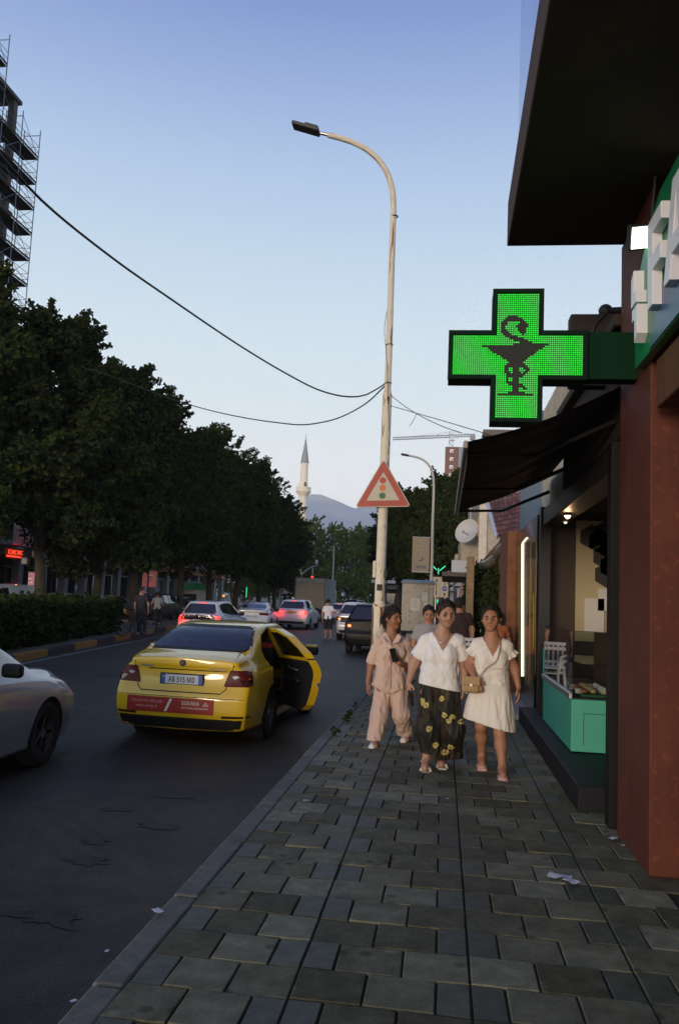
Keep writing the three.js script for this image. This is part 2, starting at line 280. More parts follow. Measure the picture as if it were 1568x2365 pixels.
  const ra = new THREE.RectAreaLight(0x1fe84a, 0.55, 0.9, 0.31); ra.position.set(0, 0, 0.03); ra.rotation.y = Math.PI; c.add(ra);
}
{ // corner shop: open front under the awning
  const b = thing('pastry_shop', 'low dark pastry shop with an open front and black stone step', 'building');
  const dk = std({ map: mottleTex(4, [38, 30, 26], [52, 42, 36], 19, 5), roughness: 0.85 }), inner = flat(0.06, 0.045, 0.034, 0.85);  // inner is darkened in colour to put the indoor shade on the walls
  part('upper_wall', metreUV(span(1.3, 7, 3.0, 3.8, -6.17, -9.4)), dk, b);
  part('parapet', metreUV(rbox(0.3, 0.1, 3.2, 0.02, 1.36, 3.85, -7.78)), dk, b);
  part('upper_wall', metreUV(span(1.36, 7, 3.0, 4.5, -9.42, -11.86)), std({ map: mottleTex(5, [176, 164, 138], [204, 194, 170], 23, 5), roughness: 0.9 }), b).userData.label = 'cream upper wall';
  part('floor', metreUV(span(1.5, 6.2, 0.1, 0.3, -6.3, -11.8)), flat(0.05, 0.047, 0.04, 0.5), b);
  part('ceiling', span(1.35, 6.2, 2.95, 2.99, -6.3, -11.8), flat(0.03, 0.027, 0.024, 0.9), b);  // ceiling colour darkened further to carry the shade under it
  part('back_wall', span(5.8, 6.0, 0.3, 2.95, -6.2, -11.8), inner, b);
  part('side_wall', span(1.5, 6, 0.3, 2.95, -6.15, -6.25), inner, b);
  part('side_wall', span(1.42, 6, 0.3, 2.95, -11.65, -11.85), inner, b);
  part('step', rbox(0.5, 0.22, 5.0, 0.012, 1.33, 0.21, -9.25), stoneDark, b);
  part('front_post', rbox(0.2, 2.83, 0.14, 0.008, 1.325, 1.535, -6.38), phys({ color: rgb(0.01, 0.01, 0.011), roughness: 0.6, specularIntensity: 0.3 }), b);
  part('front_post', rbox(0.14, 2.75, 0.2, 0.008, 1.34, 1.65, -11.3), M.darkMetal, b);
  part('shutter_box', rbox(0.25, 0.22, 5.1, 0.01, 1.42, 2.88, -8.85), M.darkMetal, b);
  const p0 = onZ(1327, 1480, -11.62), p1 = onZ(1402, 1480, -11.62), top = onZ(1360, 1165, -11.62).y;
  part('cream_panel', span(p0.x, p1.x + 0.3, p0.y, Math.min(2.9, top), -11.63, -11.645), flat(0.42, 0.36, 0.22, 0.8), b);
  const hexM = flat(0.02, 0.016, 0.014, 0.6);
  for (const [u, v] of [[1358, 1240], [1378, 1250], [1392, 1230], [1388, 1285], [1403, 1265], [1392, 1328], [1404, 1308]]) { const q = onZ(u, v, -11.62); part('hexagon_tile', new THREE.CylinderGeometry(0.17, 0.17, 0.02, 6).rotateX(Math.PI / 2).translate(q.x + 0.04, q.y, -11.615), hexM, b); }
  for (const [u, v] of [[1374, 1420], [1393, 1385]]) { const q = onZ(u, v, -11.5); part('notice_sheet', box(u < 1380 ? 0.26 : 0.12, u < 1380 ? 0.44 : 0.3, 0.01, q.x, q.y, -11.58), flat(0.55, 0.54, 0.52, 0.7), b); }
}
for (const [u, v, z, k] of [[1310, 1191, -9.6, 1], [1305, 1206, -9.9, 0.4], [1368, 1153, -10, 0.4], [1382, 1130, -9, 0.4]]) {
  const q = onZ(u, v, z), l = thing('ceiling_spot', 'small warm spot lamp hanging inside the pastry shop', 'lamp', [q.x, q.y, q.z], 0, 'spot lamps in the pastry shop');
  part('stem', cyl(0.006, 0.006, Math.max(0.05, 2.95 - q.y - 0.04), 0, 0.04, 0, 6), M.darkMetal, l);
  part('shade', lathe([[0.02, 0.07], [0.045, 0.05], [0.05, 0]], 12), M.darkMetal, l);
  part('bulb', new THREE.SphereGeometry(k > 0.5 ? 0.034 : 0.02, 10, 8), glow(1, 0.82, 0.6, k > 0.5 ? 5 : 1.6), l);
  if (k > 0.5) { const pl = new THREE.PointLight(0xffc890, 0.22); pl.position.y = -0.05; pl.castShadow = true; l.add(pl); }
}
{ // display counter
  const c = thing('display_counter', 'teal display counter with a glass case of pastries at the shop front', 'counter', [1.25, 0.33, -8.25]);
  const teal = std({ map: mottleTex(4, [62, 158, 134], [72, 172, 146], 29, 3), roughness: 0.45 }), wood = flat(0.16, 0.075, 0.03, 0.6);
  part('base', metreUV(rbox(0.6, 0.49, 2.25, 0.008, 0.3, 0.245, -1.125)), teal, c);
  const fr = 0.004; for (const [w, h, x, y] of [[0.5, fr * 2, 0.36, 0.36], [fr * 2, 0.3, 0.115, 0.21]]) part('panel_groove', rbox(w, h, 0.006, 0.002, x, y, 0.001), flat(0.03, 0.14, 0.11, 0.6), c);
  part('rail', rbox(0.03, 0.055, 2.26, 0.006, -0.006, 0.518, -1.125), M.steel, c);
  part('end_panel', rbox(0.05, 0.36, 0.05, 0.006, 0.02, 0.67, -2.24), teal, c);
  part('glass_front', span(0.0, 0.008, 0.55, 1.13, 0, -2.2), M.pane, c); part('glass_end', span(0.01, 0.6, 0.5, 1.13, -0.002, -0.01), M.pane, c); part('glass_top', span(-0.005, 0.6, 1.132, 1.142, 0.003, -2.2), M.pane, c);
  part('deck', span(0.02, 0.58, 0.492, 0.505, -0.02, -2.2), M.darkMetal, c); part('shelf', span(0.1, 0.55, 0.82, 0.828, -0.03, -2.2), M.pane, c);
  part('back_panel', span(0.59, 0.6, 0.49, 1.12, -0.02, -2.2), wood, c);
  for (const z of [-0.75, -1.5]) part('tray', rbox(0.4, 0.03, 0.6, 0.01, 0.3, 0.52, z - 0.2), wood, c);
  part('tray', rbox(0.4, 0.03, 0.5, 0.01, 0.3, 0.52, -0.32), flat(0.05, 0.15, 0.06, 0.6), c);
}
for (let i = 0; i < 22; i++) {
  const kind = i % 4, col = [[0.55, 0.2, 0.12], [0.6, 0.42, 0.18], [0.66, 0.6, 0.5], [0.3, 0.13, 0.06]][kind];
  const g = kind === 0 ? new THREE.TorusGeometry(0.035, 0.017, 8, 14).rotateX(Math.PI / 2).translate(0, 0.02, 0) : kind === 1 ? new THREE.SphereGeometry(0.04, 10, 8).scale(1.3, 0.7, 0.9).translate(0, 0.025, 0) : kind === 2 ? lathe([[0, 0], [0.03, 0], [0.035, 0.03], [0.02, 0.06], [0, 0.07]], 12) : rbox(0.09, 0.035, 0.05, 0.014, 0, 0.018, 0);
  const m = solo('pastry', ['ring shaped glazed pastry on a tray in the counter', 'round golden bun on a tray in the counter', 'small cream cake on a tray in the counter', 'brown oblong pastry on a tray in the counter'][kind], 'pastry', g, flat(...col, 0.6), ['ring pastries', 'golden buns', 'cream cakes', 'oblong pastries'][kind]);
  m.position.set(1.38 + (i % 4) * 0.1, 0.867, -8.4 - Math.floor(i / 4) * 0.12); m.rotation.y = rr(0, 6);
}
for (let i = 0; i < 5; i++) { const c = solo('price_card', 'small white price card standing among the pastries', 'price card', rbox(0.06, 0.045, 0.004, 0.001, 0, 0.022, 0), flat(0.7, 0.68, 0.62, 0.7), 'price cards in the counter'); c.position.set(1.33 + (i % 2) * 0.2, 0.868, -8.36 - i * 0.2); c.rotation.set(-0.25, rr(-0.3, 0.3), 0); }
{ // shelf unit at the back of the shop
  const t = thing('shop_shelves', 'wooden shelf unit against the back wall of the pastry shop', 'shelves', [5.6, 0.3, -9.2]), w = flat(0.14, 0.075, 0.035, 0.7);
  for (const z of [-1.6, 0, 1.6]) part('upright', rbox(0.34, 2.2, 0.05, 0.006, 0, 1.1, z), w, t); for (const y of [0.1, 0.65, 1.2, 1.75]) part('shelf', rbox(0.34, 0.035, 3.2, 0.006, 0, y, 0), w, t);
}
for (let i = 0; i < 24; i++) { const k = i % 3, g = k === 0 ? lathe([[0, 0], [0.07, 0], [0.075, 0.02], [0.075, 0.18], [0.05, 0.21], [0.055, 0.24], [0, 0.24]], 16) : k === 1 ? rbox(0.18, 0.24, 0.14, 0.01, 0, 0.12, 0) : lathe([[0, 0], [0.045, 0], [0.045, 0.2], [0.02, 0.27], [0.02, 0.33], [0, 0.33]], 14); const m = solo(['storage_jar', 'cake_box', 'glass_bottle'][k], ['round lidded jar on the shop shelves', 'upright carton on the shop shelves', 'slim bottle on the shop shelves'][k], ['jar', 'box', 'bottle'][k], g, flat(...[[0.5, 0.42, 0.3], [0.5, 0.3, 0.26], [0.1, 0.16, 0.1]][k], 0.5), ['jars on the shop shelves', 'cartons on the shop shelves', 'bottles on the shop shelves'][k]); m.position.set(5.55, 0.3 + [0.1, 0.65, 1.2][Math.floor(i / 8)] + 0.019, -10.55 + (i % 8) * 0.38 + rr(-0.05, 0.05)); m.rotation.y = rr(0, 3); }
{ // long dark awning over the shop front
  const Y0 = 2.9, a = onY(1065, 1001, Y0), b = onY(1058, 1181, Y0), zN = -6.2, zF = Math.max(-12.2, b.z);
  const w = thing('shop_awning', 'long dark fabric awning sloping out over the pastry shop front', 'awning');
  const fabric = phys({ color: rgb(0.02, 0.016, 0.014), roughness: 0.95, transmission: 0.0 });
  const xo = 0.15, xw = 1.3, yw = 3.36, seg = 40, pos = [], idx = [];
  for (let j = 0; j <= seg; j++) for (let i = 0; i <= 8; i++) { const t = i / 8, z = zN + (zF - zN) * j / seg; pos.push(xo + (xw - xo) * t, Y0 + (yw - Y0) * t - 0.05 * Math.sin(Math.PI * t) * (1 + 0.3 * Math.sin(j * 0.9)), z); }
  for (let j = 0; j < seg; j++) for (let i = 0; i < 8; i++) { const k = j * 9 + i; idx.push(k, k + 1, k + 9, k + 1, k + 10, k + 9); }
  const g = new THREE.BufferGeometry(); g.setAttribute('position', new THREE.Float32BufferAttribute(pos, 3)); g.setIndex(idx); g.computeVertexNormals();
  part('fabric', g, fabric, w);
  part('front_bar', rbox(0.035, 0.06, zN - zF, 0.01, xo - 0.012, Y0 - 0.02, (zN + zF) / 2), flat(0.3, 0.29, 0.27, 0.5), w);
  const vp = []; for (let j = 0; j <= 80; j++) { const z = zN + (zF - zN) * j / 80; vp.push([z, Y0 - 0.05, Y0 - 0.16 - 0.03 * Math.abs(Math.sin(j * 0.42))]); }
  const vg = join(vp.slice(1).map(([z, t, l], k) => quad(V3(xo, vp[k][2], vp[k][0]), V3(xo, l, z), V3(xo, t, z), V3(xo, vp[k][1], vp[k][0])))); part('valance', vg, fabric, w);
  for (const z of [zN - 0.3, (zN + zF) / 2, zF + 0.3]) part('folding_arm', join(bar(V3(xo, Y0 - 0.03, z), V3(0.75, 2.95, z - 0.5), 0.018), bar(V3(0.75, 2.95, z - 0.5), V3(1.3, 3.15, z), 0.022)), M.darkMetal, w);
}
{ // black clad shopfront with brass strips
  const b = thing('black_shopfront', 'polished black shopfront with a glowing strip and thin brass trims', 'building');
  part('cladding', rbox(5, 2.9, 3.3, 0.006, 3.8, 1.55, -13.6), phys({ color: rgb(0.008, 0.008, 0.009), roughness: 0.18, clearcoat: 0.6, clearcoatRoughness: 0.08 }), b);
  part('fascia', metreUV(rbox(4.9, 1.5, 3.25, 0.01, 3.8, 3.78, -13.6)), std({ map: mottleTex(5, [84, 108, 128], [104, 128, 146], 37, 5), roughness: 0.45 }), b);
  const brass = flat(0.3, 0.22, 0.07, 0.45, { metalness: 0.8 }), on = (u, v) => onX(u, v, 1.292);
  const strip = (u0, v0, u1, v1, r, m, n) => part(n, bar(on(u0, v0), on(u1, v1), r), m, b);
  strip(1205, 1562, 1205.5, 1256, 0.016, glow(1, 0.93, 0.72, 1.9), 'light_strip'); strip(1206, 1254, 1216, 1242, 0.014, glow(1, 0.93, 0.72, 1.2), 'light_strip');
  strip(1220, 1584, 1225, 1246, 0.006, brass, 'brass_trim'); strip(1231, 1500, 1231, 1370, 0.008, brass, 'brass_trim'); strip(1229.5, 1580, 1231, 1550, 0.008, brass, 'brass_trim'); strip(1236, 1560, 1237, 1250, 0.004, brass, 'brass_trim'); strip(1213, 1580, 1215, 1300, 0.003, brass, 'brass_trim');
  strip(1198, 1590, 1198, 1262, 0.006, brass, 'brass_trim');
  part('threshold', rbox(0.3, 0.08, 3.0, 0.008, 1.2, 0.15, -13.4), flat(0.3, 0.28, 0.24, 0.6), b);
}
{ // old house with a tiled lean-to roof
  const b = thing('tiled_house', 'old brown house with a red tiled lean-to roof beside the black shopfront', 'house');
  const wallM = M.plaster([104, 68, 46], [136, 92, 62], 41);
  part('wall', metreUV(span(1.15, 6, 0.1, 3.05, -15.3, -24)), wallM, b);
  const bl = onZ(1152, 1243, -15.7), br = onZ(1196, 1236, -15.7), tl = onZ(1129, 1158, -18.4), trr = onZ(1206, 1140, -18.4);
  part('roof_deck', join(quad(bl, br, trr, tl)).translate(0, -0.06, 0), flat(0.08, 0.05, 0.035, 0.9), b);
  const tiles = [0, 1, 2].map((k) => std({ map: mottleTex(10, [104 - k * 14, 62 - k * 6, 50 - k * 4], [150 - k * 10, 98 - k * 6, 80], 43 + k, 14), roughness: 0.9 }));
  const tg = metreUV(new THREE.CylinderGeometry(0.085, 0.07, 0.4, 8, 1, true, 0, Math.PI).toNonIndexed());
  const NX = 7, NY = 9;
  for (let j = 0; j < NY; j++) for (let i = 0; i < NX; i++) {
    const s = (i + 0.5) / NX, t = (j + 0.3) / NY, p = bl.clone().lerp(br, s).lerp(tl.clone().lerp(trr, s), t), up = tl.clone().lerp(trr, s).sub(bl.clone().lerp(br, s)).normalize(), xx = br.clone().sub(bl).normalize(), nn = xx.clone().cross(up).normalize();
    const m = part('roof_tile', tg, tiles[Math.floor(rnd() * 3)], b, [p.x + nn.x * 0.01, p.y + nn.y * 0.01, p.z + nn.z * 0.01]);
    m.quaternion.setFromRotationMatrix(new THREE.Matrix4().makeBasis(nn.clone(), up.clone().negate(), nn.clone().cross(up.clone().negate()))); m.scale.set(1, 0.9, 0.9); m.rotateY(rr(-0.05, 0.05));
  }
  part('gutter', bar(bl.clone().add(V3(-0.03, 0, 0.02)), tl.clone().add(V3(-0.03, 0, 0)), 0.06, 8), flat(0.5, 0.52, 0.58, 0.5), b);
  part('door', rbox(0.02, 2.1, 0.9, 0.005, 1.14, 1.17, -16.9), flat(0.2, 0.06, 0.025, 0.7), b);
  part('pilaster', rbox(0.12, 2.9, 0.25, 0.01, 1.1, 1.55, -15.5), flat(0.07, 0.035, 0.025, 0.8), b);
}
{ // apartment house with balconies further on
  const b = thing('apartment_house', 'cream apartment house with a balcony and yellow shutters behind the awning', 'building');
  const cream = M.plaster([150, 140, 124], [186, 176, 158], 47), yel = flat(0.42, 0.27, 0.07, 0.8);
  part('wall', metreUV(span(1.25, 9, 0, 7, -26, -46)), cream, b);
  part('roof_slab', rbox(8, 0.2, 20.4, 0.03, 5.1, 7.1, -36), flat(0.15, 0.13, 0.11, 0.9), b);
  part('corner_pillar', metreUV(rbox(0.25, 6.9, 0.35, 0.02, 1.18, 3.5, -26.1)), M.plaster([190, 178, 164], [214, 204, 190], 49), b);
  for (const [y, z0, z1, x] of [[3.05, -27.5, -33, 0.55], [3.05, -38, -44, 0.5]]) {
    const bal = part('balcony', metreUV(rbox(1.25 - x, 0.16, z0 - z1, 0.02, (x + 1.25) / 2, y, (z0 + z1) / 2)), cream, b);
    part('parapet', metreUV(rbox(0.1, 0.85, z0 - z1, 0.015, x + 0.05, y + 0.5, (z0 + z1) / 2)), cream, bal); part('parapet', metreUV(rbox(1.1 - x, 0.85, 0.1, 0.015, (x + 1.25) / 2, y + 0.5, z0 - 0.05)), cream, bal);
  }
  for (const z of [-28.6, -31.4, -36, -40, -42.5]) for (const y of [3.2]) { const w = part('window', rbox(0.08, 1.6, 1.1, 0.01, 1.23, y + 0.95, z), yel, b); part('pane', box(0.01, 1.3, 0.4, -0.0, 0, 0).translate(1.185, y + 0.95, z), M.glassDark, w); }
  part('canopy', rbox(1.6, 0.14, 7, 0.02, 0.75, 2.62, -29.6), flat(0.09, 0.075, 0.06, 0.9), b);
  part('shop_board', metreUV(rbox(0.05, 0.5, 1.6, 0.01, 0.2, 2.75, -34)), flat(0.5, 0.52, 0.55, 0.6), b);
  part('shop_board', rbox(0.6, 0.42, 0.06, 0.01, 0.55, 2.9, -27), flat(0.42, 0.44, 0.46, 0.6), b);
}
{ const q = onZ(1083, 1231, -26.8), d = thing('satellite_dish', 'round grey satellite dish hung outside the balcony', 'satellite dish', [q.x, q.y, q.z]);
  const dish = part('dish', lathe([[0, 0], [0.15, 0.02], [0.3, 0.08], [0.42, 0.16], [0.425, 0.165], [0.3, 0.09], [0.15, 0.03], [0, 0.01]], 24).rotateX(1.2).rotateY(-0.6), flat(0.5, 0.5, 0.49, 0.6), d);
  part('feed_arm', bar(V3(0, -0.1, 0), V3(-0.2, 0, 0.4), 0.015), M.steel, d); part('receiver', rbox(0.08, 0.08, 0.14, 0.02, -0.2, 0.0, 0.42), flat(0.3, 0.3, 0.3), d);
  part('mast', join(bar(V3(0.02, 0, -0.05), V3(0.05, 1.1, -0.1), 0.018), bar(V3(0.02, 0, -0.05), V3(0.7, -0.05, -0.1), 0.018)), M.steel, d); }
{ // post, plastic blind and clutter in front of the old house
  const a = onZ(1086, 1316, -19), b0 = onZ(1087, 1455, -19);
  solo('timber_post', 'weathered pale timber post holding the canopy past the tiled house', 'post', metreUV(rbox(0.17, a.y + 0.3 - 0.12, 0.17, 0.015, a.x, (a.y + 0.3 + 0.12) / 2, -19)), M.plaster([128, 104, 76], [166, 146, 116], 53));
  const c = thing('rolled_blind', 'crumpled clear plastic blind rolled up on a sloping pole', 'blind');
  const p = onZ(1188, 1232, -16), q = onZ(1112, 1312, -20), pts = []; for (let i = 0; i <= 8; i++) pts.push(p.clone().lerp(q, i / 8).add(V3(rr(-0.04, 0.04), rr(-0.05, 0.05) - 0.1 * Math.sin(i / 8 * 3.14), 0)));
  part('roll', tube(pts, 0.12, 9, 40), std({ map: mottleTex(16, [70, 66, 56], [128, 124, 112], 55, 20), roughness: 0.4 }), c); part('pole', bar(p.clone().add(V3(0.06, 0.06, 0)), q, 0.03), M.steel, c);
  const r0 = onZ(1180, 1300, -16.2); part('drop_rod', bar(onZ(1176, 1245, -16.2), onZ(1182, 1395, -16.2), 0.018), M.steel, c);
}
// ---------------------------------------------------------------- far background
{ // mountain ridge, several kilometres away
  const Z = -4500, prof = [[-900, 1250], [-300, 1230], [100, 1225], [400, 1210], [560, 1196], [640, 1176], [690, 1152], [715, 1142], [733, 1139], [752, 1144], [775, 1156], [800, 1167], [826, 1179], [850, 1173], [880, 1171], [920, 1178], [1000, 1196], [1200, 1222], [1700, 1245], [2600, 1280]].map(([u, v]) => onZ(u, v, Z));
  const ridge = (x) => { let k = 0; while (k < prof.length - 2 && prof[k + 1].x < x) k++; const a = prof[k], b = prof[k + 1], t = Math.min(1, Math.max(0, (x - a.x) / (b.x - a.x))), s = t * t * (3 - 2 * t); return a.y + (b.y - a.y) * (0.5 * t + 0.5 * s); };
  const NX = 160, NY = 30, x0 = prof[0].x, x1 = prof[prof.length - 1].x, pos = [], idx = [];
  for (let j = 0; j <= NY; j++) for (let i = 0; i <= NX; i++) { const x = x0 + (x1 - x0) * i / NX, t = j / NY; pos.push(x, ridge(x) * (1 - t) ** 1.25 * (1 + (t > 0 && t < 1 ? 0.22 * fbm(x / 260, t * 6, 3) : 0.012 * fbm(x / 60, 2))) - 4 * t, Z + 1500 * t + (t > 0 ? 120 * fbm(x / 300, t * 4, 7) : 0)); }
  for (let j = 0; j < NY; j++) for (let i = 0; i < NX; i++) { const k = j * (NX + 1) + i; idx.push(k, k + NX + 1, k + 1, k + 1, k + NX + 1, k + NX + 2); }
  const g = new THREE.BufferGeometry(); g.setAttribute('position', new THREE.Float32BufferAttribute(pos, 3)); g.setIndex(idx); g.computeVertexNormals();
  struct('mountain', g, flat(0.55, 0.57, 0.58, 0.95));  // rock colour lightened to stand in for distant haze
}
{ // minaret
  const b = onZ(700, 1195, -200), t = thing('minaret', 'slender white minaret with a balcony and grey cone roof beyond the trees', 'minaret', [-35.1, 0, -200]);
  const cream = std({ map: mottleTex(4, [226, 219, 200], [242, 236, 220], 61, 3), roughness: 0.8 }), lead = flat(0.3, 0.32, 0.33, 0.5);
  const flute = (r0, r1, h, y) => { const g = new THREE.CylinderGeometry(r1, r0, h, 64, 1).translate(0, y + h / 2, 0), p = g.attributes.position; for (let i = 0; i < p.count; i++) { const x = p.getX(i), z = p.getZ(i), a = Math.atan2(z, x), k = 1 - 0.045 * Math.abs(Math.sin(a * 8)); p.setX(i, x * k); p.setZ(i, z * k); } return toCreasedNormals(g, 0.3); };
  part('base', rbox(4, 12, 4, 0.1, 0, 6, 0), cream, t);
  part('shaft', flute(1.12, 1.0, 15.5, 12), cream, t);
  part('ring', lathe([[1.1, 24.1], [1.14, 24.15], [1.14, 24.3], [1.08, 24.35]], 32), cream, t);
  const bal = part('balcony', lathe([[1.0, 26.5], [1.1, 26.9], [1.5, 27.3], [1.55, 27.5], [1.85, 27.8], [1.92, 27.95], [1.92, 28.0], [0.9, 28.0]], 32), cream, t);
  part('parapet', new THREE.LatheGeometry([V2(1.86, 28), V2(1.86, 28.95), V2(1.92, 28.98), V2(1.92, 29.05), V2(1.76, 29.05), V2(1.76, 28)], 16), cream, bal);
  part('upper_shaft', flute(0.98, 0.9, 7.2, 28), cream, t);
  part('door', rbox(0.5, 1.7, 0.2, 0.05, 0.5, 29.4, 0.82), flat(0.12, 0.07, 0.04), t);
  for (const s of [-1, 1]) part('loudspeaker', lathe([[0.05, 0], [0.1, 0.15], [0.28, 0.4]], 12).rotateZ(s * 1.5).translate(s * 1.4, 29.6, 0.5), M.white, t);
  part('cone_roof', lathe([[1.06, 35.15], [1.04, 35.25], [0.52, 38.6], [0.1, 41.4], [0, 41.7]], 32), lead, t);
  part('finial', lathe([[0.03, 41.5], [0.12, 41.9], [0.03, 42.1], [0.08, 42.4], [0.02, 42.6], [0.01, 45]], 10), flat(0.5, 0.45, 0.3, 0.4), t);
}
{ // brick tower being built, with a crane
  const t = thing('brick_tower', 'tall unfinished red brick tower block with small window openings painted pale as sky far down the street', 'building', [6, 0, -300]);
  part('wall', metreUV(span(-6.7, 6, 0, 58, 6, -8)), M.plaster([116, 84, 72], [140, 104, 90], 63), t);
  part('concrete_corner', span(-1.9, -0.4, 0, 58, 6.1, 5.9), flat(0.28, 0.3, 0.36, 0.8), t);
  for (let y = 4; y < 57; y += 2.9) for (const x of [-4.4, 2.6]) { const w = part('window', box(1.3, 1.25, 0.1, x, y + 0.3, 6.04), flat(0.78, 0.78, 0.76, 0.7), t); part('pane', box(0.4, 0.5, 0.04, x + 0.2, y + 0.1, 6.1), M.glassDark, w); }  // pale boxes painted as the sky seen through open window holes
  const c = thing('tower_crane', 'thin tower crane with a long jib standing over the brick tower', 'crane', [1.33, 0, -308]);
  const st = flat(0.35, 0.4, 0.42, 0.6), lattice = (a, b, w, n) => { const gs = [], d = b.clone().sub(a), up = Math.abs(d.y) > Math.abs(d.x) ? V3(1, 0, 0) : V3(0, 1, 0), sd = V3(0, 0, 1); const P = (t, i, j) => a.clone().addScaledVector(d, t).addScaledVector(up, i * w).addScaledVector(sd, j * w); for (const i of [-1, 1]) for (const j of [-1, 1]) gs.push(bar(P(0, i, j), P(1, i, j), 0.09, 4)); for (let k = 0; k < n; k++) for (const j of [-1, 1]) gs.push(bar(P(k / n, k % 2 ? 1 : -1, j), P((k + 1) / n, k % 2 ? -1 : 1, j), 0.06, 4)); return join(gs); };
  part('mast', lattice(V3(0, 0, 0), V3(0, 66.5, 0), 0.7, 34), st, c); part('jib', lattice(V3(-22, 63.4, 0), V3(0, 64.8, 0), 0.45, 22), st, c); part('counter_jib', lattice(V3(0, 64.8, 0), V3(9, 65.3, 0), 0.4, 8), st, c);
  part('counterweight', rbox(2, 1.8, 1.2, 0.1, 8, 64.3, 0), flat(0.3, 0.3, 0.3), c); part('cab', rbox(1.4, 1.6, 1.3, 0.15, 0.6, 63.6, 0.9), M.white, c); part('tie_rods', join(bar(V3(0, 66.5, 0), V3(-16, 64.1, 0), 0.05, 4), bar(V3(0, 66.5, 0), V3(8.5, 65.6, 0), 0.05, 4)), st, c);
}
{ // scaffolded building on the left
  const t = thing('scaffolded_block', 'unfinished concrete tower block standing behind scaffolding above the trees', 'building', [-31.5, 0, -56]);
  const conc = M.plaster([62, 62, 60], [92, 90, 86], 67);
  for (let k = 0; k < 13; k++) { part('floor_slab', metreUV(rbox(14, 0.3, 26, 0.02, -8.9, 3 * k + 2.8, 12.6)), conc, t); if (k < 13) for (const [x, z] of [[-2.3, 0.2], [-2.3, 6], [-2.3, 12], [-2.3, 18], [-9, 0.2], [-9, 12]]) part('column', metreUV(span(x - 0.25, x + 0.25, 3 * k, 3 * k + 2.65, z - 0.25, z + 0.25)), conc, t); if (k % 4 !== 9) part('infill_wall', metreUV(span(-9, -2.5, 3 * k + 0.01, 3 * k + 2.64, 14.2, 14.0)), M.plaster([84, 66, 58], [108, 84, 74], 68), t); }
  part('core_wall', metreUV(span(-9.5, -3.2, 0, 39, 1, 24)), conc, t);
}
{
  const s = thing('scaffolding', 'steel scaffolding with plank decks wrapped round the unfinished block', 'scaffolding', [-31.5, 0, -56]);
  const steel = flat(0.12, 0.15, 0.19, 0.5, { metalness: 0.5 }), deck = flat(0.035, 0.026, 0.022, 0.9), net = flat(0.1, 0.2, 0.26, 0.8);
  // bays run towards the camera (+z); each bay may be taller than the one before
  const bays = [[0, 36.3], [2.6, 36.3], [5.2, 40.4], [7.8, 44.4], [10.4, 46.4], [13, 46.4]], W = -1.3;
  bays.forEach(([z, top]) => { for (const x of [0, W]) part('standard', cyl(0.035, 0.035, top, x, 0, z, 6), steel, s); part('top_transom', bar(V3(0, top - 0.4, z), V3(W, top - 0.4, z), 0.03, 5), steel, s); });
  for (let i = 0; i < bays.length - 1; i++) {
    const [z0] = bays[i], [z1, top] = bays[i + 1], H = Math.min(bays[i][1], top);
    for (let k = 5; 2.005 * k + 1.9 < H; k++) {
      const y = 2.005 * k - 0.12;
      part('deck', rbox(1.24, 0.07, z1 - z0 - 0.05, 0.01, W / 2, y, (z0 + z1) / 2), deck, s);
      part('toe_board', rbox(0.03, 0.16, z1 - z0, 0.005, 0.02, y + 0.12, (z0 + z1) / 2), deck, s);
      part('guardrail', join(bar(V3(0, y + 1, z0), V3(0, y + 1, z1), 0.022, 5), bar(V3(0, y + 0.55, z0), V3(0, y + 0.55, z1), 0.022, 5)), steel, s);
      part('diagonal_brace', bar(V3(0, y, k % 2 ? z0 : z1), V3(0, y + 2, k % 2 ? z1 : z0), 0.02, 5), steel, s);
      if (i === 0) { const e = [bar(V3(0, y + 1, z0), V3(W, y + 1, z0), 0.02, 5), bar(V3(0, y + 0.55, z0), V3(W, y + 0.55, z0), 0.02, 5), bar(V3(0, y + 0.05, z0), V3(W, y + 1.9, z0), 0.018, 5)]; for (const x of [-0.4, -0.8]) e.push(bar(V3(x, y + 0.05, z0), V3(x, y + 0.55, z0), 0.015, 5)); part('end_frame', join(e), steel, s); }
    }
  }
}
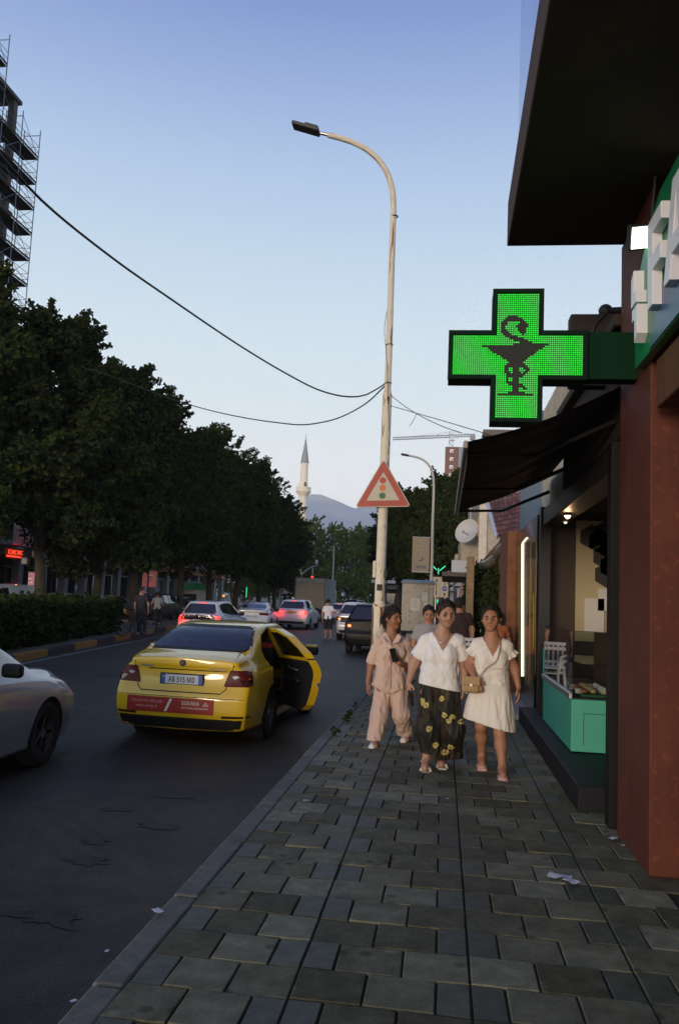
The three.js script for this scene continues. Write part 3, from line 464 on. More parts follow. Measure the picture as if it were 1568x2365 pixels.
// ---------------------------------------------------------------- the far side of the street: arcade block behind the trees
function block(label, x, z0, z1, h, tone, seedk, floors) {
  const t = thing('street_block', label, 'building', [x, 0, z0]);
  const wall = M.plaster(tone.map((v) => v - 12), tone.map((v) => v + 12), seedk), L = z0 - z1, frame = flat(0.5, 0.48, 0.44, 0.7);
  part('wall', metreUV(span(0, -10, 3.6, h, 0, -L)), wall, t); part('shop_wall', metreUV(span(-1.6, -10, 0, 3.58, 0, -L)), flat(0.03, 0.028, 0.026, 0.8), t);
  part('cornice', metreUV(rbox(0.5, 0.3, L + 0.4, 0.03, 0.05, h + 0.1, -L / 2)), wall, t); part('string_course', rbox(0.2, 0.2, L, 0.02, 0.06, 3.72, -L / 2), wall, t);
  const pale = flat(0.24, 0.235, 0.22, 0.8);
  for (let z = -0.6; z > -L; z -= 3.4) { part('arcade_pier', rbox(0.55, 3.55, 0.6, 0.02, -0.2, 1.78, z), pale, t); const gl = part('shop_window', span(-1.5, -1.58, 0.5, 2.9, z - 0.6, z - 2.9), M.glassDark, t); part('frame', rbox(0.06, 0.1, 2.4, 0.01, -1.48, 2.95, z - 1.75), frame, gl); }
  for (let f = 0; f < floors; f++) for (let z = -1.6; z > -L + 1; z -= 3.4) {
    const y = 4.4 + f * 3; const w = part('window', rbox(0.12, 1.6, 1.3, 0.01, 0.02, y + 0.9, z - 0.4), frame, t); part('pane', box(0.02, 1.4, 1.1, 0.09, y + 0.9, z - 0.4), M.glassDark, w);
    if (f % 2 === 0) { const bl = part('balcony', rbox(1.1, 0.16, 2.6, 0.02, 0.6, y - 0.1, z - 0.4), pale, t); part('balustrade', join(...[...Array(9)].map((_, k) => cyl(0.05, 0.05, 0.85, 1.1, y, z + 0.8 - k * 0.3, 6)), rbox(0.12, 0.1, 2.6, 0.02, 1.1, y + 0.9, z - 0.4)), pale, bl); }
  }
  return t;
}
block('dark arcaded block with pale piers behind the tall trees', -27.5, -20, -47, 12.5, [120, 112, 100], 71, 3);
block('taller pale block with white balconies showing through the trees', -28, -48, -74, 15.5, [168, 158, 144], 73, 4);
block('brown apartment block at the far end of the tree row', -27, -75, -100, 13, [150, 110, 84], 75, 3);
{ // block closing the view on the right of the junction
  const t = thing('cafe_pavilion', 'low white cafe pavilion with red brown roof edges beyond the cabinet', 'building', [-7.5, 0, -88]);
  const wh = flat(0.62, 0.6, 0.56, 0.8), br = flat(0.28, 0.12, 0.07, 0.8);
  part('wall', metreUV(span(0.6, 9, 0.0, 3.4, -1, -9)), flat(0.12, 0.11, 0.1, 0.8), t); part('roof', rbox(9.5, 0.35, 9.4, 0.05, 4.6, 3.8, -5), wh, t); part('fascia', rbox(9.6, 0.3, 0.2, 0.03, 4.6, 4.3, -0.2), br, t); part('upper_roof', rbox(3.4, 0.5, 4, 0.06, 1.8, 4.9, -3), br, t);
  part('upper_wall', rbox(2.6, 1.9, 3, 0.04, 5.2, 5.4, -3), wh, t); for (const x of [0.9, 3.4, 5.9, 8.4]) part('pillar', rbox(0.4, 3.5, 0.4, 0.03, x, 1.85, -0.6), wh, t); part('awning', rbox(8, 0.1, 2.4, 0.03, 4.8, 3.1, 0.4), flat(0.3, 0.28, 0.24, 0.8), t);
  for (const x of [2.1, 4.6, 7.1]) part('window', rbox(1.5, 2, 0.1, 0.02, x, 1.6, -0.96), M.glassDark, t);
  const e = glow(0.03, 0.9, 0.42, 1.0); part('light_tube', bar(V3(4.2, 6.0, -1.1), V3(7.4, 4.9, -1.1), 0.07), e, t);
}
// ---------------------------------------------------------------- trees, hedge, plants
const leafMats = [[0.024, 0.036, 0.01], [0.028, 0.042, 0.011], [0.085, 0.125, 0.03]].map(([r, g, b]) => phys({ color: rgb(r, g, b), roughness: 1, specularIntensity: 0.25 }));
function sprig(n, size) { // a twig tip with a few folded leaves
  const gs = [];
  for (let k = 0; k < n; k++) {
    const L = size * rr(0.7, 1.1), W = L * rr(0.36, 0.5), f = W * 0.35;
    const g = new THREE.BufferGeometry(); g.setAttribute('position', new THREE.Float32BufferAttribute([0, 0, 0, -W, f, L * 0.45, 0, -0.1 * L, L, 0, 0, 0, 0, -0.1 * L, L, W, f, L * 0.5], 3)); g.computeVertexNormals();
    g.rotateX(rr(-0.9, 0.9)); g.rotateZ(rr(-1.2, 1.2)); g.rotateY(k / n * 6.283 + rr(-0.4, 0.4)); g.translate(rr(-0.4, 0.4) * size, rr(-0.3, 0.3) * size, rr(-0.4, 0.4) * size); gs.push(g);
  }
  return join(gs);
}
const sprigs = [sprig(7, 0.21), sprig(7, 0.23), sprig(8, 0.24)], fine = [sprig(7, 0.13), sprig(8, 0.11)];
const bark = std({ map: mottleTex(10, [40, 34, 26], [84, 76, 62], 81, 14), roughness: 0.95 });
function instanced(name, geo, mat, list, parent) {
  const m = new THREE.InstancedMesh(geo, mat, list.length), q = new THREE.Quaternion(), e = new THREE.Euler(), mt = new THREE.Matrix4(), c = new THREE.Color();
  list.forEach(([x, y, z, s], i) => { q.setFromEuler(e.set(rr(0, 6.28), rr(0, 6.28), rr(0, 6.28))); m.setMatrixAt(i, mt.compose(V3(x, y, z), q, V3(s, s, s))); const k = rr(0.7, 1.3); m.setColorAt(i, c.setRGB(k, k * rr(0.93, 1.05), k * rr(0.8, 1))); });
  m.userData.kind = 'stuff'; m.name = name; m.castShadow = m.receiveShadow = true; parent.add(m); return m;
}
function tree(name, label, category, { h = 12, r = 4.2, base = 3.2, lobes = 46, per = 95, k = 0, trunk = 0.24, lean = 0 }, pos, group) {
  const t = thing(name, label, category, pos, 0, group), list = [], wood = [];
  wood.push(...(() => { const g = new THREE.TubeGeometry(new THREE.CatmullRomCurve3([V3(0, -0.1, 0), V3(rr(-0.1, 0.1), base * 0.5, rr(-0.1, 0.1)), V3(rr(-0.2, 0.2) + lean, base, rr(-0.2, 0.2)), V3(rr(-0.4, 0.4) + lean, h * 0.62, rr(-0.4, 0.4)), V3(lean, h * 0.9, 0)]), 14, 1, 8); const p = g.attributes.position; const c = V3(); // taper towards the top
    const crv = g.parameters.path; for (let i = 0; i < p.count; i++) { const s = Math.floor(i / 9) / 14; crv.getPointAt(s, c); const q = trunk * (1 - 0.85 * s); p.setXYZ(i, c.x + (p.getX(i) - c.x) * q, c.y + (p.getY(i) - c.y) * q, c.z + (p.getZ(i) - c.z) * q); } g.computeVertexNormals(); return [g]; })());
  for (let i = 0; i < lobes; i++) {
    const f = i / lobes, y = base + 0.3 + (h - base - 0.8) * Math.pow(f, 0.85) + rr(-0.5, 0.5), hf = Math.min(1, Math.max(0, (y - base) / (h - base))), prof = r * Math.min(1, 0.55 + hf * 1.6) * Math.pow(1 - 0.92 * hf, 0.62), a = i * 2.4 + rr(-0.5, 0.5), d = prof * Math.sqrt(rr(0.1, 1)) * 0.86;
    const c = V3(lean + Math.cos(a) * d, y, Math.sin(a) * d), R = rr(0.75, 1.2) * (r / 4.2) * (1.05 - 0.4 * hf);
    if (i % 2 === 0) { const y0 = Math.max(base * 0.75, y - d * 0.8 - 0.5); wood.push(bar(V3(lean * y0 / h, y0, 0), c, 0.035 + 0.03 * rnd(), 5)); }
    for (let n = 0; n < per * (1.15 - 0.75 * hf); n++) { const v = V3(rr(-1, 1), rr(-1, 1), rr(-1, 1)); if (v.lengthSq() > 1) { n--; continue; } v.multiplyScalar(R * (0.75 + 0.5 * rnd())); list.push([c.x + v.x, c.y + v.y * 0.85, c.z + v.z, rr(0.8, 1.35)]); }
    for (let n = 0; n < 4; n++) { const v = V3(Math.cos(a) + rr(-0.7, 0.7), rr(-0.1, 1.6), Math.sin(a) + rr(-0.7, 0.7)).normalize(), nq = 5 + Math.floor(rnd() * 6); for (let q = 0; q < nq; q++) list.push([c.x + v.x * R * (0.9 + q * 0.11), c.y + v.y * R * (0.9 + q * 0.11), c.z + v.z * R * (0.9 + q * 0.11), rr(0.7, 1)]); }
  }
  part('trunk', join(wood), bark, t);
  const cr = instanced('crown', sprigs[k % 3], leafMats[k % 3], list, t);
  return t;
}
{
  const names = ['tall plane tree with a broad ragged crown beside the hedge', 'plane tree with a dense dark crown in the row along the median'];
  // [u of the crown centre, v of its top, height]
  const row = [[-230, 610, 12.2, 4.6], [-60, 596, 12.6, 4.1], [140, 712, 12.2, 4.4], [262, 838, 11.6, 4.6], [345, 905, 11.6, 4.6], [440, 975, 11.8, 4.8], [505, 1032, 11.6, 4.8], [562, 1052, 12, 4.8], [612, 1115, 11.4, 4.8], [645, 1160, 11.2, 4.8]];
  const labels = ['leafy plane tree at the start of the row, spilling in front of the scaffolding', 'tallest plane tree standing in front of the scaffolding', 'plane tree with a spiky top just right of the scaffolding', 'dark plane tree above the white balcony', 'plane tree crossed by the lower hanging cable', 'rounded plane tree midway along the row', 'plane tree behind the rounded one, half hidden', 'plane tree with a knobbly top near the end of the row', 'lower plane tree second from the end of the row', 'last plane tree of the row, next to the minaret'];
  row.forEach(([u, v, h, r], i) => {
    const hv = 1395 + (u - 1022) * Math.tan(2.5 * D2R), d = (h - 1.67) * FPX / (hv - v) , p = onZ(u, v, -d);
    tree('plane_tree', labels[i], 'tree', { h: p.y, r, base: 3.3 + (i % 3) * 0.3, lobes: 58, per: i < 5 ? 130 : 95, k: i % 2 }, [p.x, ROAD, p.z], 'plane trees along the median');
  });
  const far = [[668, 1205, 12.5, 5, 2], [715, 1196, 13, 5.2, 2], [760, 1208, 13, 5, 2], [812, 1214, 13, 5, 2], [850, 1216, 13.2, 4.6, 2], [885, 1235, 12.5, 4.4, 2], [630, 1215, 12, 5, 1], [585, 1225, 12, 5, 1], [545, 1230, 12, 5, 1]];
  far.forEach(([u, v, h, r, k], i) => { const z = -128 - (i % 3) * 9, p = onZ(u, v, z); tree('park_tree', ['green park tree nearest the tree row, left of the minaret', 'bushy park tree right below the minaret', 'park tree with a pointed top right of the minaret', 'park tree below the dip of the mountain ridge', 'park tree left of the sign pole', 'park tree just behind the sign pole', 'dark park tree seen between the last trunks of the row', 'low dark park tree behind the white saloon', 'dark park tree behind the white hatchback'][i], 'tree', { h: p.y, r: r * 1.15, base: 1.6, lobes: 40, per: 70, k }, [p.x, ROAD, p.z], 'park trees below the mountain'); });
  for (const [u, v, r, z, lab] of [[928, 1120, 3.2, -66, 'dark tree to the right of the sign pole'], [985, 1122, 3.4, -60, 'broad dark tree behind the second lamp post'], [1040, 1088, 3.0, -56, 'tall dark tree beside the awning edge']]) { const p = onZ(u, v, z); tree('roadside_tree', lab, 'tree', { h: p.y, r, base: 3.6, lobes: 40, per: 90, k: 1 }, [p.x, ROAD, p.z], 'trees along the pavement'); }
}
// median: kerb in yellow and black lengths, hedge, paved nose
const medA = onY(-60, 1546), medB = onY(640, 1434);
{
  const a = onY(0, 1536), b = onY(350, 1463), d = V3(b.x - a.x, 0, b.z - a.z).normalize(), st = a.clone().addScaledVector(d, -14), ang = Math.atan2(-d.x, -d.z) ;
  const k = struct('median_kerb', null, null), yel = std({ map: mottleTex(14, [104, 74, 22], [150, 110, 34], 91, 16), roughness: 0.85 }), blk = std({ map: mottleTex(14, [20, 20, 19], [40, 38, 36], 92, 10), roughness: 0.85 });
  const L = 2.35, g = metreUV(rbox(0.2, 0.36, L - 0.02, 0.025, 0, 0, 0)), n = V3(d.z, 0, -d.x);
  for (let i = 0; i < 22; i++) { const c = st.clone().addScaledVector(d, (i + 0.72) * L); const m = part('kerb_stone', g, i % 2 ? blk : yel, k, [c.x, ROAD, c.z]); m.rotation.y = ang; }
  // raised median
  const left = (p, w) => p.clone().add(V3(-w, 0, 0)), e = st.clone().addScaledVector(d, 52);
  const sh = (o0, o1, y) => quad(V3(st.x - o1, y, st.z), V3(st.x - o0, y, st.z), V3(e.x - o0, y, e.z), V3(e.x - o1, y, e.z));
  struct('median', metreUV(sh(0.08, 3.6, 0.09)), std({ map: mottleTex(18, [52, 50, 44], [92, 88, 80], 93, 14), roughness: 0.95 }));
  // hedge
  const h = thing('hedge', 'long clipped dark green hedge filling the median', 'hedge'), H0 = st, Lh = 0, end = onY(292, 1470);
  const len = Math.hypot(end.x - st.x, end.z - st.z), list = [];
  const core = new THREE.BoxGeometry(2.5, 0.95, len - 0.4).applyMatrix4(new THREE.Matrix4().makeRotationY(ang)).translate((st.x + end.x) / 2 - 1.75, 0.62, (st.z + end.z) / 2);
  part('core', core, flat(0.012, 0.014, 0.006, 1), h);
  for (let i = 0; i < 15000; i++) { const s = rnd(), w = rr(-1.42, 1.42), face = rnd(), bump = 0.32 * fbm(s * 26, w * 0.8, 3), y = face < 0.45 ? rr(1.02, 1.22) + bump + (rnd() < 0.06 ? rr(0, 0.22) : 0) : rr(0.2, 1.15) + bump * 0.5, ww = face < 0.45 ? w : face < 0.85 ? 1.34 + rr(-0.16, 0.14) + 0.25 * fbm(s * 40, y * 2, 6) : -1.36, c = st.clone().lerp(end, s).add(V3(-1.75 + ww, 0, 0)); list.push([c.x, y, c.z, rr(0.8, 1.5)]); }
  for (let i = 0; i < 900; i++) { const w = rr(-1.4, 1.4), c = end.clone().add(V3(-1.75 + w, 0, rr(-0.15, 0.15))); list.push([c.x, rr(0.2, 1.25), c.z, rr(0.9, 1.4)]); }
  instanced('foliage', fine[0], leafMats[1], list, h);
}
{ // climbing plants and pots in front of the old house
  for (const [u, v, z, w, hh, lab] of [[1120, 1360, -20, 0.75, 2.1, 'leafy dark shrub climbing the wall past the tiled house'], [1160, 1380, -17.6, 0.55, 1.9, 'dense dark potted bush beside the black shopfront']]) {
    const q = onZ(u, v, z), t = thing('potted_shrub', lab, 'plant', [q.x, 0.12, z]), list = []; part('pot', lathe([[0, 0], [0.2, 0], [0.26, 0.35], [0.24, 0.36], [0.22, 0.3], [0, 0.3]], 16), flat(0.12, 0.06, 0.035, 0.8), t);
    part('stem', bar(V3(0, 0.3, 0), V3(0, hh * 0.9, 0), 0.03), bark, t); for (let i = 0; i < 1100; i++) { const v2 = V3(rr(-1, 1), rr(-1, 1), rr(-1, 1)); if (v2.length() > 1) continue; list.push([v2.x * w * 0.75, 0.5 + hh / 2 + v2.y * hh * 0.55, v2.z * w, rr(0.8, 1.4)]); } instanced('foliage', fine[1], leafMats[0], list, t);
  }
  // tufts of weed along the kerb
  const w = struct('kerb_weeds', null, null); w.userData = { kind: 'stuff', label: 'weeds growing along the kerb' }; const list = [];
  for (let i = 0; i < 320; i++) { const z = -9 - 16 * rnd() ** 1.3; if (fbm(z * 1.3, 4) < 0.12) continue; list.push([-1.19 + rr(-0.03, 0.05), 0.135 + rr(0, 0.05), z, rr(0.15, 0.4)]); } instanced('weed', fine[0], leafMats[1], list, w);
}
// ---------------------------------------------------------------- vehicles
// 1-D smooth curve through [t, value] pairs
function curve(pts) {
  const n = pts.length, m = pts.map((p, i) => { const a = pts[Math.max(0, i - 1)], b = pts[Math.min(n - 1, i + 1)]; return (b[1] - a[1]) / (b[0] - a[0]); });
  for (let i = 0; i < n - 1; i++) { const d = (pts[i + 1][1] - pts[i][1]) / (pts[i + 1][0] - pts[i][0]); if (Math.abs(d) < 1e-6) { m[i] = m[i + 1] = 0; } else { const a = m[i] / d, b = m[i + 1] / d; if (a < 0) m[i] = 0; if (b < 0) m[i + 1] = 0; if (a > 3) m[i] = 3 * d; if (b > 3) m[i + 1] = 3 * d; } }
  return (t) => { if (t <= pts[0][0]) return pts[0][1]; if (t >= pts[n - 1][0]) return pts[n - 1][1]; let i = 0; while (pts[i + 1][0] < t) i++; const h = pts[i + 1][0] - pts[i][0], s = (t - pts[i][0]) / h; return (1 + 2 * s) * (1 - s) ** 2 * pts[i][1] + s * (1 - s) ** 2 * h * m[i] + s * s * (3 - 2 * s) * pts[i + 1][1] + s * s * (s - 1) * h * m[i + 1]; };
}
// car body as one closed loft; t runs from the rear bumper forwards, the nose points to -z, the origin is under the rear axle
function loft(sp, inset = 0, t0 = 0, t1 = sp.L, step = 0.05) {
  const top = curve(sp.top), belt = curve(sp.belt), ws = curve(sp.ws), wm = curve(sp.wm), wr = curve(sp.wr), rear = curve(sp.rear), front = curve(sp.front), rings = [];
  const N = Math.ceil((t1 - t0) / step);
  for (let i = 0; i <= N; i++) {
    const t = t0 + (t1 - t0) * i / N, yt = top(t) - inset * 0.8, yb = sp.yb + (inset ? 0.1 : 0), be = belt(t), W = wm(t) - inset, S = ws(t) - inset, R = wr(t) - inset * 0.8, cab = Math.min(1, Math.max(0, (yt - be - 0.06) / 0.3));
    const key = [[0, yb], [W - 0.1, yb], [W - 0.03, yb + 0.1], [W - 0.004, yb + 0.26], [W, yb + 0.42], [W - 0.006, be - 0.13], [S + (W - S) * 0.35, be - 0.03], [S, be], [S + (R - S) * 0.5, be + (yt - 0.05 - be) * 0.5 + 0.0], [R, yt - 0.035 - 0.02 * cab], [R * 0.9, yt - 0.018], [R * 0.55, yt - 0.004], [0, yt]];
    const half = []; const K = 3;
    for (let k = 0; k < key.length - 1; k++) for (let q = 0; q < K; q++) {
      const p0 = key[Math.max(0, k - 1)], p1 = key[k], p2 = key[k + 1], p3 = key[Math.min(key.length - 1, k + 2)], s = q / K, cr = (a, b, c, d) => b + 0.5 * s * (c - a + s * (2 * a - 5 * b + 4 * c - d + s * (3 * (b - c) + d - a))) ;
      const lx = p1[0] + (p2[0] - p1[0]) * s, ly = p1[1] + (p2[1] - p1[1]) * s, mix = 0.7; half.push([Math.max(0, lx + (cr(p0[0], p1[0], p2[0], p3[0]) - lx) * mix), ly + (cr(p0[1], p1[1], p2[1], p3[1]) - ly) * mix]);
    }
    half.push(key[key.length - 1]);
    const zo = (y) => (inset ? 0 : rear(y) * Math.max(0, 1 - t / 0.5) - front(y) * Math.max(0, 1 - (sp.L - t) / 0.6));
    const ring = [];
    for (const [x, y] of half) ring.push([x, y, sp.axR - t - zo(y)]);
    for (let k = half.length - 2; k > 0; k--) ring.push([-half[k][0], half[k][1], sp.axR - t - zo(half[k][1])]);
    rings.push(ring);
  }
  // rounded ends
  const endRings = (ring, dir) => { const out = []; for (const [f, b] of [[0.985, 0.018], [0.95, 0.035], [0.86, 0.055], [0.65, 0.075], [0.35, 0.085], [0.1, 0.088]]) out.push(ring.map(([x, y, z]) => [x * f, y, z + dir * (inset ? 0 : b)])); return out; };
  const all = [...endRings(rings[0], 1).reverse(), ...rings, ...endRings(rings[rings.length - 1], -1)], M0 = rings[0].length, pos = all.flat(2), idx = [];
  for (let i = 0; i < all.length - 1; i++) for (let k = 0; k < M0; k++) { const a = i * M0 + k, b = i * M0 + (k + 1) % M0, c = a + M0, d = b + M0; idx.push(a, b, c, b, d, c); }
  const cap = (o, flip) => { for (let k = 0; k < M0 / 2 - 1; k++) { const a = o + k, b = o + k + 1, c = o + (M0 - k) % M0, d = o + (M0 - k - 1) % M0; const q = [[a, c, b], [b, c, d]]; for (const [i, j, l] of q) if (i !== j && j !== l && i !== l) flip ? idx.push(i, l, j) : idx.push(i, j, l); } };
  cap(0, false); cap((all.length - 1) * M0, true);
  const g = new THREE.BufferGeometry(); g.setAttribute('position', new THREE.Float32BufferAttribute(pos, 3)); g.setIndex(idx); g.computeVertexNormals();
  g.setAttribute('uv', new THREE.Float32BufferAttribute(new Float32Array(pos.length / 3 * 2), 2));
  return g;
}
const evaluator = new Evaluator(); evaluator.useGroups = false;
const cut = (a, b) => { const A = a.isBrush ? a : new Brush(a), B = new Brush(b); A.updateMatrixWorld(); B.updateMatrixWorld(); return evaluator.evaluate(A, B, SUBTRACTION); };
const tess = new TessellateModifier(0.06, 7), up3 = V3(0, 1, 0);
// lays a flat outline [s, y] on the body, looking at it from the angle phi (0 from behind, 90 from its right)
function patcher(geo, sp) {
  const bvh = new MeshBVH(geo.clone());
  return (phi, poly, off = 0.004, zc = null, hole) => {
    zc ??= Math.abs(phi) < 80 ? sp.axR : Math.abs(phi) > 100 ? sp.axR - sp.L : 0;
    const a = phi * D2R, d = V3(-Math.sin(a), 0, -Math.cos(a)), r = V3(Math.cos(a), 0, -Math.sin(a)), sh = shapeOf(poly); if (hole) sh.holes.push(new THREE.Path(hole.map(([x, y]) => V2(x, y))));
    let g = new THREE.ShapeGeometry(sh, 6); g = tess.modify(g.toNonIndexed()); g = g.index ? g.toNonIndexed() : g;
    const p = g.attributes.position, uv = new Float32Array(p.count * 2), xs = poly.map((q) => q[0]), ys = poly.map((q) => q[1]), x0 = Math.min(...xs), x1 = Math.max(...xs), y0 = Math.min(...ys), y1 = Math.max(...ys), rayc = new THREE.Ray();
    for (let i = 0; i < p.count; i++) {
      const s = p.getX(i), y = p.getY(i); uv[i * 2] = (s - x0) / (x1 - x0); uv[i * 2 + 1] = (y - y0) / (y1 - y0);
      rayc.origin.copy(r).multiplyScalar(s).addScaledVector(d, -6).add(V3(0, y, zc)); rayc.direction.copy(d);
      const h = bvh.raycastFirst(rayc, THREE.DoubleSide), q = h ? h.point.clone().addScaledVector(d, -off) : rayc.origin.clone().addScaledVector(d, 6); p.setXYZ(i, q.x, q.y, q.z);
    }
    g.setAttribute('uv', new THREE.BufferAttribute(uv, 2)); const mv = mergeVertices(g, 1e-4); mv.computeVertexNormals(); return mv;
  };
}
const line = (pts, w) => { const o = [], b = []; for (let i = 0; i < pts.length; i++) { const p = pts[Math.max(0, i - 1)], q = pts[Math.min(pts.length - 1, i + 1)], l = Math.hypot(q[0] - p[0], q[1] - p[1]) || 1, nx = -(q[1] - p[1]) / l * w / 2, ny = (q[0] - p[0]) / l * w / 2; o.push([pts[i][0] + nx, pts[i][1] + ny]); b.push([pts[i][0] - nx, pts[i][1] - ny]); } return [...o, ...b.reverse()]; };
const mirrorX = (poly) => poly.map(([x, y]) => [-x, y]).reverse();
const paint = (r, g, b, m = 0) => phys({ color: rgb(r, g, b), roughness: 0.42, metalness: m, clearcoat: 1, clearcoatRoughness: 0.06 });
const tyreG = lathe([[0.2, -0.085], [0.26, -0.1], [0.295, -0.1], [0.312, -0.085], [0.318, -0.05], [0.32, 0], [0.318, 0.05], [0.312, 0.085], [0.295, 0.1], [0.26, 0.1], [0.2, 0.085]], 36).rotateZ(Math.PI / 2);
const rimG = (() => { const gs = [lathe([[0.2, -0.08], [0.215, -0.085], [0.215, 0.085], [0.2, 0.08], [0.19, 0.02], [0.19, -0.06]], 32).rotateZ(Math.PI / 2), cyl(0.05, 0.045, 0.03, 0, 0.045, 0, 16).rotateZ(-Math.PI / 2)]; for (let k = 0; k < 10; k++) gs.push(rbox(0.022, 0.17, 0.035, 0.006, 0.055, 0.115, 0).rotateX((k / 5 + (k % 2 ? 0.1 : -0.1)) * Math.PI / (1) / 1)); return join(gs); })();
const rimM = flat(0.32, 0.32, 0.33, 0.35, { metalness: 0.7 });
const lampRed = phys({ color: rgb(0.1, 0.01, 0.007), roughness: 0.3, specularIntensity: 0.4 }), lampLit = std({ color: rgb(0.1, 0.01, 0.01), emissive: rgb(1, 0.07, 0.04), emissiveIntensity: 1.4, roughness: 0.3 }), lampOrange = std({ color: rgb(0.1, 0.03, 0.01), emissive: rgb(1, 0.32, 0.06), emissiveIntensity: 1.8, roughness: 0.3 });
const lampClear = phys({ color: rgb(0.45, 0.45, 0.46), roughness: 0.1, clearcoat: 1 });
const plateTex = (txt, bg = '#cfd2d6', bands = true) => canvasTex(416, 88, (x, w, h) => { x.fillStyle = bg; x.fillRect(0, 0, w, h); if (bands) { x.fillStyle = '#2f5fae'; x.fillRect(0, 0, 40, h); x.fillRect(w - 40, 0, 40, h); x.fillStyle = '#d8c24a'; x.fillRect(14, 16, 14, 14); } x.fillStyle = '#15181c'; x.font = 'bold 74px sans-serif'; x.textAlign = 'center'; x.textBaseline = 'middle'; x.save(); x.translate(w / 2, h / 2 + 3); x.scale(0.72, 1); x.fillText(txt, 0, 0); x.restore(); });
